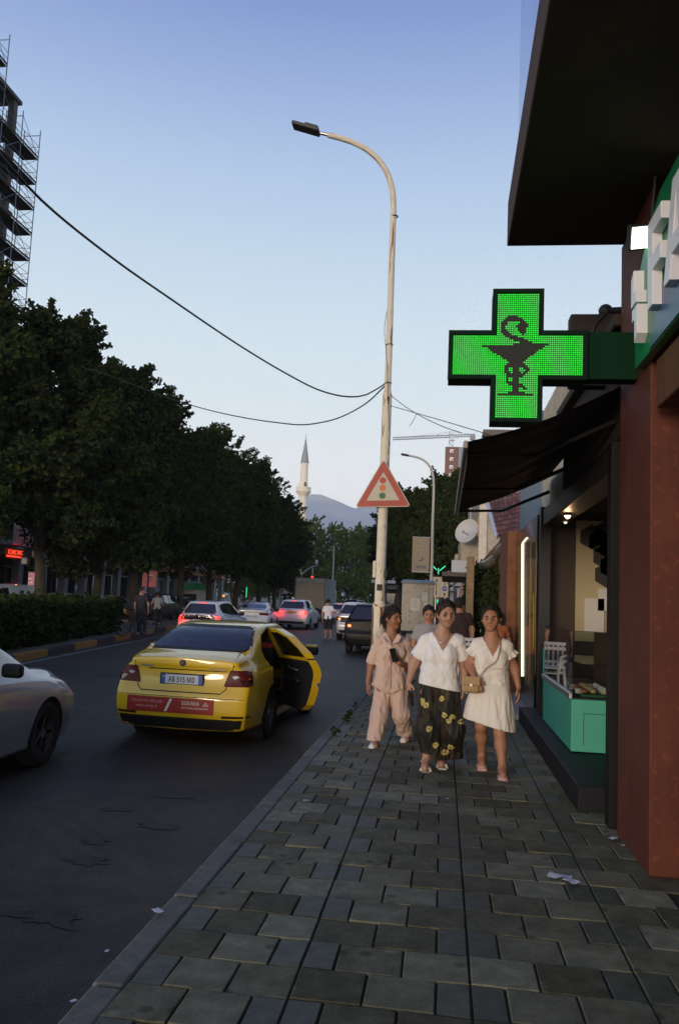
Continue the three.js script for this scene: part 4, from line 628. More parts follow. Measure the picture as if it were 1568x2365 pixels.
const SPECS = {
  sedan: { L: 4.67, axR: 0.98, axF: 2.69, yb: 0.2, track: 0.77,
    top: [[0, 1.05], [0.12, 1.075], [0.42, 1.115], [0.5, 1.13], [0.8, 1.255], [1.1, 1.37], [1.4, 1.435], [1.9, 1.462], [2.3, 1.458], [2.65, 1.42], [3.1, 1.22], [3.42, 1.06], [3.55, 1.02], [4.0, 0.965], [4.4, 0.88], [4.67, 0.76]],
    belt: [[0, 0.955], [0.5, 0.975], [1.2, 0.975], [2.4, 0.94], [3.4, 0.9], [4.2, 0.82], [4.67, 0.7]], ws: [[0, 0.7], [0.3, 0.78], [0.8, 0.815], [1.6, 0.845], [2.6, 0.85], [3.4, 0.835], [4.1, 0.78], [4.5, 0.66], [4.67, 0.52]],
    wm: [[0, 0.83], [0.25, 0.875], [0.8, 0.9], [2, 0.905], [3.5, 0.9], [4.2, 0.86], [4.5, 0.78], [4.67, 0.64]], wr: [[0, 0.68], [0.4, 0.72], [0.8, 0.66], [1.2, 0.605], [1.9, 0.6], [2.6, 0.59], [3.1, 0.67], [3.5, 0.72], [4.1, 0.66], [4.67, 0.4]],
    rear: [[0.2, 0.1], [0.3, 0.04], [0.42, 0.0], [0.6, 0.0], [0.66, 0.03], [0.72, 0.07], [0.9, 0.09], [0.97, 0.07], [1.05, 0.075], [1.1, 0.09]], front: [[0.2, 0.12], [0.4, 0.02], [0.55, 0], [0.7, 0.04], [0.85, 0.12]],
    rwin: [[-0.61, 1.13], [0.61, 1.13], [0.655, 1.165], [0.535, 1.39], [0.49, 1.405], [-0.49, 1.405], [-0.535, 1.39], [-0.655, 1.165]], wwin: [[-0.66, 1.05], [0.66, 1.05], [0.52, 1.4], [-0.52, 1.4]],
    side: [[0.86, 1.0], [1.9, 0.99], [3.2, 0.965], [3.28, 0.99], [2.62, 1.365], [2.2, 1.4], [1.65, 1.4], [1.25, 1.33], [0.9, 1.12]], pillars: [[1.86, 0.06], [0, 0]] },
  hatch: { L: 4.0, axR: 0.72, axF: 2.5, yb: 0.22, track: 0.74,
    top: [[0, 1.0], [0.1, 1.08], [0.22, 1.22], [0.38, 1.4], [0.55, 1.47], [1.2, 1.51], [1.8, 1.5], [2.1, 1.45], [2.6, 1.2], [2.85, 1.07], [3.3, 0.99], [3.75, 0.87], [4, 0.74]],
    belt: [[0, 0.93], [0.5, 0.98], [1.5, 0.96], [2.6, 0.92], [3.5, 0.82], [4, 0.68]], ws: [[0, 0.74], [0.3, 0.8], [1.2, 0.82], [2.6, 0.81], [3.5, 0.74], [4, 0.5]], wm: [[0, 0.8], [0.3, 0.85], [1, 0.865], [2.8, 0.86], [3.6, 0.82], [4, 0.62]], wr: [[0, 0.66], [0.3, 0.6], [0.6, 0.55], [1.4, 0.57], [2.1, 0.56], [2.6, 0.63], [3, 0.67], [4, 0.4]],
    rear: [[0.22, 0.1], [0.4, 0.01], [0.58, 0], [0.66, 0.05], [0.95, 0.06], [1.2, 0.05]], front: [[0.2, 0.12], [0.45, 0.0], [0.7, 0.04], [0.85, 0.12]],
    rwin: [[-0.6, 1.02], [0.6, 1.02], [0.63, 1.08], [0.5, 1.38], [-0.5, 1.38], [-0.63, 1.08]], wwin: [[-0.6, 1.08], [0.6, 1.08], [0.5, 1.43], [-0.5, 1.43]],
    side: [[0.4, 1.08], [1.3, 1.0], [2.5, 0.97], [2.55, 1.0], [2.05, 1.37], [1.5, 1.42], [0.7, 1.4], [0.5, 1.33]], pillars: [[1.35, 0.06], [0, 0]] },
  suv: { L: 4.6, axR: 0.9, axF: 2.66, yb: 0.28, track: 0.8,
    top: [[0, 1.08], [0.08, 1.16], [0.2, 1.32], [0.42, 1.56], [0.6, 1.63], [1.3, 1.67], [2.1, 1.66], [2.4, 1.61], [2.95, 1.33], [3.25, 1.17], [3.8, 1.1], [4.3, 0.99], [4.6, 0.84]],
    belt: [[0, 1.04], [0.5, 1.08], [1.6, 1.07], [3, 1.03], [4, 0.94], [4.6, 0.78]], ws: [[0, 0.78], [0.3, 0.85], [1.4, 0.88], [3, 0.87], [4, 0.8], [4.6, 0.56]], wm: [[0, 0.86], [0.3, 0.91], [1, 0.93], [3.3, 0.925], [4.1, 0.88], [4.6, 0.68]], wr: [[0, 0.72], [0.3, 0.66], [0.6, 0.61], [1.4, 0.63], [2.3, 0.62], [2.9, 0.69], [3.3, 0.74], [4.6, 0.45]],
    rear: [[0.28, 0.12], [0.45, 0.01], [0.66, 0], [0.76, 0.05], [1.05, 0.06], [1.3, 0.05]], front: [[0.25, 0.14], [0.5, 0.0], [0.75, 0.03], [0.95, 0.12]],
    rwin: [[-0.68, 1.15], [0.68, 1.15], [0.7, 1.2], [0.55, 1.54], [-0.55, 1.54], [-0.7, 1.2]], wwin: [[-0.66, 1.2], [0.66, 1.2], [0.56, 1.58], [-0.56, 1.58]],
    side: [[0.42, 1.2], [1.4, 1.12], [2.85, 1.09], [2.9, 1.12], [2.35, 1.52], [1.6, 1.57], [0.75, 1.55], [0.55, 1.48]], pillars: [[1.55, 0.07], [0, 0]] },
};
SPECS.van = { ...SPECS.suv, top: [[0, 1.3], [0.06, 1.5], [0.14, 1.74], [0.3, 1.8], [1.5, 1.82], [2.5, 1.78], [2.8, 1.68], [3.2, 1.38], [3.45, 1.2], [3.9, 1.1], [4.3, 0.98], [4.6, 0.84]], pillars: [[2.4, 0.06], [0, 0]], side: [[2.0, 1.15], [2.5, 1.13], [2.98, 1.12], [3.02, 1.15], [2.6, 1.6], [2.0, 1.66]], rwin: [[-0.6, 1.2], [0.6, 1.2], [0.55, 1.62], [-0.55, 1.62]], wwin: [[-0.66, 1.24], [0.66, 1.24], [0.58, 1.66], [-0.58, 1.66]] };
const bodyCache = {};
function carBody(kind, R) { // shared geometries of one kind of car
  if (bodyCache[kind]) return bodyCache[kind];
  const sp = SPECS[kind], raw = loft(sp, 0, 0, sp.L, 0.06), P = patcher(raw, sp), c = { sp, raw, P };
  let b = new Brush(raw); for (const z of [0, -sp.axF]) for (const s of [-1, 1]) b = cut(b, new THREE.CylinderGeometry(R + 0.05, R + 0.05, 0.42, 28).rotateZ(Math.PI / 2).translate(s * (sp.track + 0.06), R - 0.0, z));
  c.body = b.geometry; const tz = (poly) => poly.map(([t, y]) => [-(sp.axR - t), y]);   // side outlines: seen from the right, s = -z
  c.rwin = P(0, sp.rwin); c.wwin = P(180, sp.wwin); const sideR = tz(sp.side); c.sideR = P(90, sideR.map(([s, y]) => [s, y]), 0.004); c.sideL = P(-90, mirrorX(sideR), 0.004);
  c.pillar = (s) => P(90 * s, line([[s * (sp.pillars[0][0] - sp.axR), sp.side[1][1] - 0.01], [s * (sp.pillars[0][0] - sp.axR - 0.05), sp.side[5][1] + 0.01]], 0.07), 0.008);
  return (bodyCache[kind] = c);
}
const wheelAt = (root, x, z, R, side) => { const k = R / 0.32, w = part('wheel', tyreG, M.rubber, root, [x, R, z]); w.scale.set(side * 1, k, k); w.scale.setScalar(k); w.scale.x = k * side; part('rim', rimG, rimM, w); return w; };
function car(kind, name, label, category, pos, headDeg, o = {}) {
  const R = o.R ?? 0.325, c = carBody(kind, R), { sp, P } = c, root = thing(name, label, category, pos, -headDeg * D2R, o.group);
  if (o.scale) root.scale.setScalar(o.scale);
  const body = part('body', c.body, o.paint, root);
  if (o.tailgateDark) part('tailgate', P(0, [[-0.66, 0.78], [0.66, 0.78], [0.7, 1.0], [-0.7, 1.0]], 0.0045), o.tailgateDark, root);
  part('rear_window', c.rwin, M.glassDark, root); part('windscreen', c.wwin, M.glassDark, root); part('side_window', c.sideR, M.glassDark, root); part('side_window', c.sideL, M.glassDark, root);
  for (const s of [1, -1]) part('pillar', c.pillar(s), o.pillarPaint ?? M.black, root);
  const top = sp.belt[1][1];
  const lam = o.lamp ?? [[0.5, top - 0.22], [0.72, top - 0.24], [0.8, top - 0.2], [0.8, top - 0.04], [0.56, top - 0.08]];
  for (const s of [1, -1]) { const l = part('tail_lamp', P(32 * s, s > 0 ? lam : mirrorX(lam), 0.006), o.brake ? lampLit : lampRed, root); }
  if (o.brake) { for (const s of [1, -1]) { const pl = new THREE.PointLight(0xff2210, 0.5); pl.position.set(s * 0.68, top - 0.12, sp.axR + 0.16); pl.castShadow = true; root.add(pl); } part('brake_lamp', P(0, line([[-0.16, sp.rwin[3][1] + 0.035], [0.16, sp.rwin[3][1] + 0.035]], 0.035), 0.012), lampLit, root); }
  if (o.indicator) for (const s of [1, -1]) { part('indicator', P(32 * s, [[0.6 * s - 0.05, top - 0.2], [0.6 * s + 0.05, top - 0.2], [0.6 * s + 0.05, top - 0.12], [0.6 * s - 0.05, top - 0.12]], 0.012), lampOrange, root); }
  part('lower_bumper', P(0, [[-0.66, sp.yb + 0.03], [0.66, sp.yb + 0.03], [0.74, sp.yb + 0.16], [-0.74, sp.yb + 0.16]], 0.005), M.black, root);
  const hit = 0; part('number_plate', rbox(0.52, 0.11, 0.012, 0.004, 0, top - (o.plateY ?? 0.24), sp.axR + 0.035), std({ map: o.plate, roughness: 0.4 }), root);
  part('lower_grille', P(180, [[-0.5, sp.yb + 0.1], [0.5, sp.yb + 0.1], [0.56, sp.yb + 0.28], [-0.56, sp.yb + 0.28]], 0.005), M.black, root);
  const headY = sp.belt[sp.belt.length - 1][1]; for (const s of [1, -1]) part('headlamp', P(180 - 28 * s, (s > 0 ? (q) => mirrorX(q) : (q) => q)([[0.42, headY - 0.14], [0.74, headY - 0.08], [0.8, headY + 0.05], [0.5, headY - 0.02]]), 0.006), o.headlit ? glow(1, 0.86, 0.6, 4) : lampClear, root);
  for (const s of [1, -1]) { wheelAt(root, s * (sp.track), 0, R, s); wheelAt(root, s * (sp.track), -sp.axF, R, s); const m = part('mirror', rbox(0.2, 0.13, 0.1, 0.04, s * (sp.ws[3][1] + 0.12), sp.belt[3][1] + 0.1, -(sp.axF - 0.95)), o.mirrorPaint ?? M.black, root); }
  for (const s of [1, -1]) part('door_seam', P(90 * s, line([[s * (sp.pillars[0][0] - sp.axR), sp.yb + 0.16], [s * (sp.pillars[0][0] - sp.axR), sp.side[1][1] - 0.02]], 0.012), 0.003), M.black, root);
  if (o.rails) for (const s of [1, -1]) part('roof_rail', tube([V3(s * 0.56, 1.66, 0.2), V3(s * 0.58, 1.72, 0.0), V3(s * 0.58, 1.73, -1.2), V3(s * 0.56, 1.68, -1.5)], 0.018, 6, 24), M.steel, root);
  part('interior', box(1.2, 0.5, 2.2, 0, 0.75, -1.2), M.black, root);
  return root;
}
// ---------------------------------------------------------------- the yellow taxi with its door open
{
  const sp = SPECS.sedan, S = 0.955, R = 0.325, root = thing('taxi', 'yellow taxi sedan with its rear right door standing open by the kerb', 'taxi', [-2.93, ROAD, -10.35], -2.2 * D2R);
  root.scale.setScalar(S);
  const yellow = paint(0.76, 0.5, 0.01), raw = loft(sp, 0, 0, sp.L, 0.045), P = patcher(raw, sp), Z = (t) => sp.axR - t, sT = (t) => t - sp.axR;
  // hollow shell: cabin, wheel arches, side windows and the rear right door cut out
  let b = cut(raw, loft(sp, 0.055, 0.72, 3.42, 0.08));
  for (const z of [0, -sp.axF]) for (const s of [-1, 1]) b = cut(b, new THREE.CylinderGeometry(R + 0.055, R + 0.055, 0.44, 32).rotateZ(Math.PI / 2).translate(s * (sp.track + 0.07), R, z));
  const sidePrism = (poly, x0, x1) => { const g = new THREE.ExtrudeGeometry(shapeOf(poly.map(([t, y]) => [t - sp.axR, y])), { depth: x1 - x0, bevelEnabled: false }).rotateY(Math.PI / 2); return g.translate(x0, 0, 0); };   // +s of the outline is -z
  const rearWin = [[0.9, 1.03], [1.83, 1.0], [1.9, 1.37], [1.62, 1.375], [1.28, 1.31], [0.98, 1.15]], frontWin = [[1.98, 0.995], [3.12, 0.985], [2.62, 1.33], [2.25, 1.375], [1.99, 1.375]];
  const doorPoly = [[1.02, 0.62], [1.12, 0.42], [1.24, 0.34], [1.93, 0.34], [1.955, 0.9], [1.97, 1.395], [1.6, 1.4], [1.24, 1.32], [0.93, 1.12], [0.9, 1.0], [0.95, 0.8]];
  b = cut(b, sidePrism(frontWin, -1.2, 1.2)); b = cut(b, sidePrism(rearWin, -1.2, -0.2)); b = cut(b, sidePrism(doorPoly, 0.35, 1.2));
  const rw = sp.rwin.map(([x, y]) => [x * 0.985, y]); b = cut(b, new THREE.ExtrudeGeometry(shapeOf(rw), { depth: 1.1, bevelEnabled: false }).translate(0, 0, -0.62));
  part('body', b.geometry, yellow, root);
  const tint = phys({ color: rgb(0.16, 0.19, 0.21), roughness: 0.03, transmission: 1, thickness: 0, ior: 1.52 });
  part('rear_window', P(0, sp.rwin, -0.004), tint, root);
  part('windscreen', P(180, sp.wwin, 0.004), M.glassDark, root);
  const seal = (phi, poly, w) => part('window_seal', P(phi, line([...poly, poly[0]], w), 0.003), M.black, root);
  const side = (poly, s) => (s > 0 ? poly.map(([t, y]) => [t - sp.axR, y]) : mirrorX(poly.map(([t, y]) => [t - sp.axR, y])));
  part('side_window', P(90, side(frontWin, 1), -0.012), tint, root); part('side_window', P(-90, side(frontWin, -1), -0.012), tint, root); part('side_window', P(-90, side(rearWin, -1), -0.012), tint, root);
  seal(0, sp.rwin, 0.03); seal(90, side(frontWin, 1), 0.03); seal(-90, side(frontWin, -1), 0.03); seal(-90, side(rearWin, -1), 0.03);
  // interior
  const cloth = flat(0.02, 0.02, 0.022, 0.9), red = flat(0.35, 0.03, 0.025, 0.8);
  part('cabin_floor', box(1.5, 0.04, 2.5, 0, 0.34, Z(2.1)), cloth, root);
  const bench = part('rear_seat', rbox(1.3, 0.16, 0.5, 0.05, 0, 0.55, Z(1.4)), cloth, root); part('backrest', rbox(1.3, 0.6, 0.16, 0.06, 0, 0.86, Z(1.08)).rotateX(0), cloth, bench);
  for (const x of [-0.38, 0.38]) { const f = part('front_seat', rbox(0.5, 0.16, 0.52, 0.06, x, 0.55, Z(2.35)), cloth, root); part('backrest', rbox(0.48, 0.62, 0.14, 0.06, x, 0.9, Z(2.05)), cloth, f); part('headrest', rbox(0.28, 0.18, 0.1, 0.05, x, 1.27, Z(2.02)), cloth, f); part('seat_cover', rbox(0.5, 0.1, 0.15, 0.04, x, 1.13, Z(2.05)), red, f); }
  part('dashboard', rbox(1.4, 0.3, 0.35, 0.08, 0, 0.86, Z(3.2)), cloth, root); part('parcel_shelf', box(1.2, 0.02, 0.4, 0, 1.03, Z(0.85)), cloth, root);
  // tail: lid seams, lamps, plate, lettering, sticker
  const lamp = [[0.43, 0.73], [0.72, 0.735], [0.79, 0.76], [0.79, 0.905], [0.7, 0.925], [0.5, 0.925]];
  for (const s of [1, -1]) {
    const l = part('tail_lamp', P(34 * s, s > 0 ? lamp : mirrorX(lamp), 0.006), lampRed, root);
    const inner = [[0.55, 0.82], [0.6, 0.845], [0.57, 0.865], [0.52, 0.85]]; part('reversing_lens', P(34 * s, s > 0 ? inner : mirrorX(inner), 0.009), lampClear, l);
    const dark = [[0.66, 0.75], [0.78, 0.77], [0.78, 0.83], [0.6, 0.81]]; part('dark_lens', P(34 * s, s > 0 ? dark : mirrorX(dark), 0.009), phys({ color: rgb(0.03, 0.004, 0.004), roughness: 0.1, clearcoat: 1 }), l);
    part('bumper_reflector', P(14 * s, s > 0 ? [[0.5, 0.36], [0.84, 0.37], [0.84, 0.395], [0.5, 0.39]] : mirrorX([[0.5, 0.36], [0.84, 0.37], [0.84, 0.395], [0.5, 0.39]]), 0.005), flat(0.05, 0.01, 0.008, 0.3), root);
  }
  const seam = (pts, w = 0.012, phi = 0) => part('panel_seam', P(phi, line(pts, w), 0.0025), M.black, root);
  seam([[-0.64, 1.04], [-0.62, 0.93], [-0.58, 0.88], [-0.56, 0.7], [-0.5, 0.645], [0.5, 0.645], [0.56, 0.7], [0.58, 0.88], [0.62, 0.93], [0.64, 1.04]]); seam([[-0.85, 0.59], [0.85, 0.59]], 0.007); seam([[-0.44, 0.905], [0.56, 0.905]], 0.012);
  seam([[0.62, 1.045], [0.68, 1.09], [0.72, 1.12]], 0.008, 20); seam([[-0.62, 1.045], [-0.68, 1.09], [-0.72, 1.12]], 0.008, -20);
  part('lower_bumper', P(0, [[-0.74, 0.205], [0.74, 0.205], [0.78, 0.345], [-0.78, 0.345]], 0.006), M.black, root);
  const pl = part('number_plate', rbox(0.56, 0.14, 0.02, 0.01, 0, 0.79, Z(0.0) + 0.012), M.black, root); part('plate_face', box(0.52, 0.108, 0.004, 0, 0.79, Z(0) + 0.0245), std({ map: plateTex('AB 515 MD'), roughness: 0.4 }), pl);
  const stk = canvasTex(1024, 256, (x, w, h) => { x.fillStyle = '#9c2a1e'; x.fillRect(0, 0, w, h); x.fillStyle = '#c9a79a'; x.font = '64px sans-serif'; x.textAlign = 'left'; x.fillText('SIGUROHU ONLINE', 50, 100, 380); x.font = '58px sans-serif'; x.fillText('www.sivig.al', 110, 180, 260); x.fillStyle = '#e4dcd6'; x.save(); x.beginPath(); x.moveTo(510, 20); x.lineTo(540, 20); x.lineTo(480, 236); x.lineTo(450, 236); x.fill(); x.restore(); x.font = 'bold 92px sans-serif'; x.fillStyle = '#d8bdb2'; x.fillText('SIGMA', 650, 112, 210); x.beginPath(); x.moveTo(900, 112); x.lineTo(930, 56); x.lineTo(960, 112); x.closePath(); x.lineWidth = 9; x.strokeStyle = '#d8bdb2'; x.stroke(); x.beginPath(); x.moveTo(915, 112); x.lineTo(930, 84); x.lineTo(945, 112); x.fill(); x.font = 'bold 44px sans-serif'; x.fillText('INTERALBANIAN', 650, 176, 310); });
  part('sticker', P(0, [[-0.66, 0.395], [0.44, 0.395], [0.44, 0.575], [-0.66, 0.575]], 0.007), std({ map: stk, roughness: 0.5 }), root).userData.label = 'red insurance sticker with white lettering';
  const bd = part('badge', cyl(0.045, 0.045, 0.012, 0, 0, 0, 24).rotateX(Math.PI / 2).translate(0, 0.985, Z(0.0) + 0.01), M.chrome, root);
  part('badge_face', cyl(0.036, 0.036, 0.004, 0, 0, 0, 24).rotateX(Math.PI / 2).translate(0, 0.985, Z(0) + 0.0215), M.black, bd);
  part('badge_arrow', prism([[-0.024, -0.014], [-0.004, -0.014], [0.0, 0.004], [0.024, 0.006], [0.006, 0.012], [-0.006, 0.024], [-0.014, 0.006], [-0.024, 0.0]], 0.002).translate(0, 0.985, Z(0) + 0.026), M.chrome, bd);
  const word = (txt, x, y, s, z) => { const g = new TextGeometry(txt, { font, size: s, depth: 0.004, curveSegments: 3 }); return part('lettering', g.scale(1.25, 0.8, 1).translate(x, y, z), M.chrome, root); };
  word('SKODA', -0.545, 0.925, 0.03, Z(0.0) + 0.002); word('OCTAVIA', 0.33, 0.925, 0.03, Z(0.0) + 0.006);
  for (const [x, z] of [[1, 0], [-1, 0], [1, -sp.axF], [-1, -sp.axF]]) wheelAt(root, x * (sp.track + 0.02), z, R, x);
  for (const s of [1, -1]) part('wheel_arch_liner', new THREE.CylinderGeometry(R + 0.06, R + 0.06, 0.3, 24, 1, true).rotateZ(Math.PI / 2).translate(s * 0.72, R, 0), M.black, root);
  for (const s of [1, -1]) { const m = part('mirror', rbox(0.22, 0.14, 0.11, 0.045, s * 0.99, 1.03, Z(3.0)), M.black, root); part('mirror_cap', rbox(0.2, 0.05, 0.1, 0.025, s * 0.99, 1.095, Z(3.0)), yellow, m); }
  part('lower_grille', P(180, [[-0.5, 0.3], [0.5, 0.3], [0.56, 0.5], [-0.56, 0.5]], 0.005), M.black, root);
  for (const s of [1, -1]) part('headlamp', P(180 - 28 * s, (s > 0 ? mirrorX : (q) => q)([[0.42, 0.58], [0.74, 0.62], [0.8, 0.74], [0.5, 0.68]]), 0.006), lampClear, root);
  for (const s of [1, -1]) seam([[s * (3.12 - sp.axR), 0.4], [s * (3.14 - sp.axR), 0.94]], 0.01, 90 * s);
  seam([[-(1.97 - sp.axR), 0.36], [-(1.97 - sp.axR), 0.98]], 0.01, -90); seam([[1.985 - sp.axR, 0.36], [1.985 - sp.axR, 0.98]], 0.012, 90);
  part('door_frame_seal', P(90, line([...doorPoly, doorPoly[0]].map(([t, y]) => [t - sp.axR, y]), 0.035), -0.004), M.black, root);
  // the open door: outer skin follows the body, hinged at the B pillar
  const hinge = new THREE.Group(); hinge.name = 'rear_door'; hinge.position.set(0.9, 0, Z(1.955)); hinge.rotation.y = 0.64; root.add(hinge);
  const out = P(90, doorPoly.map(([t, y]) => [t - sp.axR, y]), 0, 0, rearWin.map(([t, y]) => [t - sp.axR, y])), lowP = doorPoly.filter(([t, y]) => y < 0.95).concat([]), inn = P(90, [[1.02, 0.62], [1.12, 0.42], [1.24, 0.34], [1.93, 0.34], [1.955, 0.9], [1.957, 0.985], [0.905, 1.01], [0.9, 1.0], [0.95, 0.8]].map(([t, y]) => [t - sp.axR, y]), 0).translate(-0.115, 0, 0), innTop = P(90, [[0.905, 1.012], [1.957, 0.987], [1.97, 1.395], [1.6, 1.4], [1.24, 1.32], [0.93, 1.12]].map(([t, y]) => [t - sp.axR, y]), 0, 0, rearWin.map(([t, y]) => [(t - 1.43) * 0.86 + 1.43 - sp.axR, (y - 1.2) * 0.84 + 1.2])).translate(-0.115, 0, 0);
  const off = (g) => g.translate(-0.9, 0, -Z(1.955));
  part('outer_skin', off(out), yellow, hinge); part('inner_panel', off(inn), M.black, hinge); part('inner_frame', off(innTop), yellow, hinge); part('speaker_grille', cyl(0.08, 0.08, 0.012, 0, 0, 0, 20).rotateZ(Math.PI / 2).translate(-0.125, 0.5, 0.3), M.darkMetal, hinge); part('pull_handle', tube([V3(-0.13, 0.9, 0.25), V3(-0.16, 0.88, 0.3), V3(-0.16, 0.86, 0.5), V3(-0.13, 0.85, 0.55)], 0.012, 6, 16), M.steel, hinge);
  const edge = (poly) => { // the rim between the two skins
    const bv = new MeshBVH(raw.clone()), rc = new THREE.Ray(), rim = []; const pts = []; for (let i = 0; i < poly.length; i++) { const a = poly[i], c = poly[(i + 1) % poly.length]; for (let k = 0; k < 5; k++) pts.push([a[0] + (c[0] - a[0]) * k / 5, a[1] + (c[1] - a[1]) * k / 5]); }
    const q = pts.map(([t, y]) => { rc.origin.set(5, y, Z(t)); rc.direction.set(-1, 0, 0); const h = bv.raycastFirst(rc, THREE.DoubleSide); return h ? h.point.clone() : V3(0.85, y, Z(t)); });
    for (let i = 0; i < q.length; i++) { const a = q[i], c = q[(i + 1) % q.length]; rim.push(quad(a, c, c.clone().add(V3(-0.115, 0, 0)), a.clone().add(V3(-0.115, 0, 0)))); } return off(join(rim)); };
  part('door_edge', edge(doorPoly), yellow, hinge); part('window_edge', edge(rearWin), M.black, hinge);
  part('door_window', off(P(90, rearWin.map(([t, y]) => [t - sp.axR, y]), -0.04)), tint, hinge);
  part('door_handle', rbox(0.03, 0.03, 0.2, 0.012, 0, 0, 0).translate(0.02, 0.86, 0.75), yellow, hinge); part('arm_rest', rbox(0.07, 0.06, 0.5, 0.02, -0.15, 0.72, 0.4), M.black, hinge);
  part('latch', rbox(0.04, 0.05, 0.02, 0.005, -0.04, 0.7, 0.99), M.steel, hinge);
}
// ---------------------------------------------------------------- other traffic
const PL = { w: plateTex('AA 204 KT'), y: plateTex('AB 77 LR', '#c98f1f', false), p: plateTex('AA 913 VN') };
const whitePaint = paint(0.62, 0.63, 0.64), silver = paint(0.3, 0.33, 0.36, 0.1), blackPaint = phys({ color: rgb(0.006, 0.006, 0.007), roughness: 0.4, specularIntensity: 0.4 }), at = (u, v, z) => { const q = onZ(u, v, z); return [q.x, ROAD, z]; };
car('sedan', 'parked_car', 'silver car pulling up beside the yellow taxi, its front wheel and bonnet showing', 'car', [-4.68, ROAD, -5.32], 0, { paint: silver, plate: PL.w, R: 0.325, scale: 0.96 });
car('hatch', 'hatchback_car', 'white hatchback with dark tailgate and bright red brake lamps', 'car', at(474, 1430, -30.5), 4, { paint: whitePaint, plate: PL.w, brake: true, tailgateDark: M.glassDark, lamp: [[0.5, 0.72], [0.72, 0.7], [0.78, 0.92], [0.66, 0.98]] });
car('sedan', 'saloon_car', 'white saloon car between the two braking white cars', 'car', at(588, 1420, -42), -5, { paint: whitePaint, plate: PL.p, brake: false, lamp: [[0.3, 0.8], [0.74, 0.79], [0.79, 0.84], [0.79, 0.93], [0.34, 0.92]] });
car('suv', 'estate_car', 'white tall car with an orange number plate behind the box truck', 'car', at(681, 1420, -46.5), 1, { paint: whitePaint, plate: PL.y, brake: true, plateY: 0.14, lamp: [[0.58, 0.86], [0.76, 0.84], [0.82, 1.02], [0.66, 1.06]] });
car('suv', 'black_car', 'black off-road car with silver roof rails waiting beside the sign pole', 'car', at(862, 1460, -28), 1, { paint: blackPaint, plate: PL.w, indicator: true, rails: true, plateY: 0.42 });
car('suv', 'white_car', 'white car with glowing lamps queuing in front of the black car', 'car', at(826, 1440, -37), 1, { paint: whitePaint, plate: PL.p, indicator: true, tailgateDark: M.black });
car('hatch', 'blue_car', 'small pale blue car further up beside the box truck', 'car', at(786, 1400, -62), 2, { paint: paint(0.3, 0.42, 0.55), plate: PL.w, brake: true });
car('van', 'dark_van', 'dark van at the head of the queue', 'van', at(820, 1400, -72), 2, { paint: blackPaint, plate: PL.w });
car('van', 'delivery_van', 'white delivery van showing above the hedge', 'van', [-17.6, ROAD, -32], 186, { paint: whitePaint, plate: PL.w });
car('hatch', 'dark_hatchback', 'dark grey hatchback showing above the hedge beyond the van', 'car', [-18.2, ROAD, -39], 184, { paint: paint(0.05, 0.06, 0.07), plate: PL.w });
car('sedan', 'grey_saloon', 'grey blue saloon behind the hedge near the arcade', 'car', [-18.6, ROAD, -45.5], 184, { paint: paint(0.16, 0.2, 0.24), plate: PL.p });
{ const c = car('suv', 'oncoming_car', 'dark oncoming car with its headlamps lit behind the cyclist', 'car', at(372, 1400, -47), 186, { paint: blackPaint, plate: PL.w, headlit: true });
  for (const s of [1, -1]) { const pl = new THREE.PointLight(0xffc890, 1.2); pl.position.set(s * 0.62, 0.75, -(4.6 - 0.9) - 0.3); pl.castShadow = true; c.add(pl); } }
car('sedan', 'dark_saloon', 'dark saloon waiting behind the oncoming car', 'car', at(432, 1398, -56), 184, { paint: paint(0.03, 0.04, 0.05), plate: PL.w });
{ // box truck
  const q = onZ(715, 1400, -66), t = thing('box_truck', 'box truck with a dusty tan rear shutter stopped in the middle lane', 'truck', [q.x, ROAD, -66], -2 * D2R);
  const tan = std({ map: mottleTex(10, [156, 140, 114], [184, 168, 140], 101, 8), roughness: 0.8 }), grey = std({ map: mottleTex(8, [112, 116, 116], [138, 142, 142], 102, 6), roughness: 0.7 }), head = std({ map: canvasTex(512, 96, (x, w, h) => { x.fillStyle = '#b4a88f'; x.fillRect(0, 0, w, h); x.fillStyle = '#7f8a86'; x.font = 'bold 58px sans-serif'; x.textAlign = 'center'; x.fillText('FUSHA', w / 2, 68, 240); }), roughness: 0.7 });
  part('cargo_box', metreUV(rbox(2.45, 2.5, 5.2, 0.03, 0, 2.15, -2.6)), grey, t); const d = part('rear_shutter', metreUV(rbox(2.3, 2.0, 0.04, 0.01, 0, 2.0, 0.015)), tan, t);
  for (let k = 0; k < 11; k++) part('slat', rbox(2.26, 0.165, 0.02, 0.006, 0, 1.1 + k * 0.18, 0.042), tan, d);
  part('header_board', rbox(2.36, 0.32, 0.05, 0.01, 0, 3.2, 0.02), head, t);
  part('rear_frame', join(rbox(0.1, 2.5, 0.08, 0.01, -1.2, 2.15, 0.03), rbox(0.1, 2.5, 0.08, 0.01, 1.2, 2.15, 0.03), rbox(2.5, 0.1, 0.08, 0.01, 0, 0.93, 0.03)), grey, t);
  part('chassis', box(1.1, 0.25, 6.6, 0, 0.72, -3.6), M.black, t); part('rear_bumper', rbox(2.3, 0.14, 0.1, 0.02, 0, 0.55, 0), M.darkMetal, t);
  part('cab', rbox(2.1, 2.0, 1.7, 0.15, 0, 1.6, -6.15), paint(0.5, 0.5, 0.5), t); part('windscreen', rbox(1.8, 0.8, 0.02, 0.05, 0, 2.0, -7.01), M.glassDark, t);
  for (const x of [-0.95, 0.95]) { part('tail_lamp', rbox(0.3, 0.12, 0.04, 0.01, x, 0.74, 0.04), lampRed, t); for (const z of [-1.4, -5.9]) wheelAt(t, x * 0.96, z, 0.4, Math.sign(x)); }
}
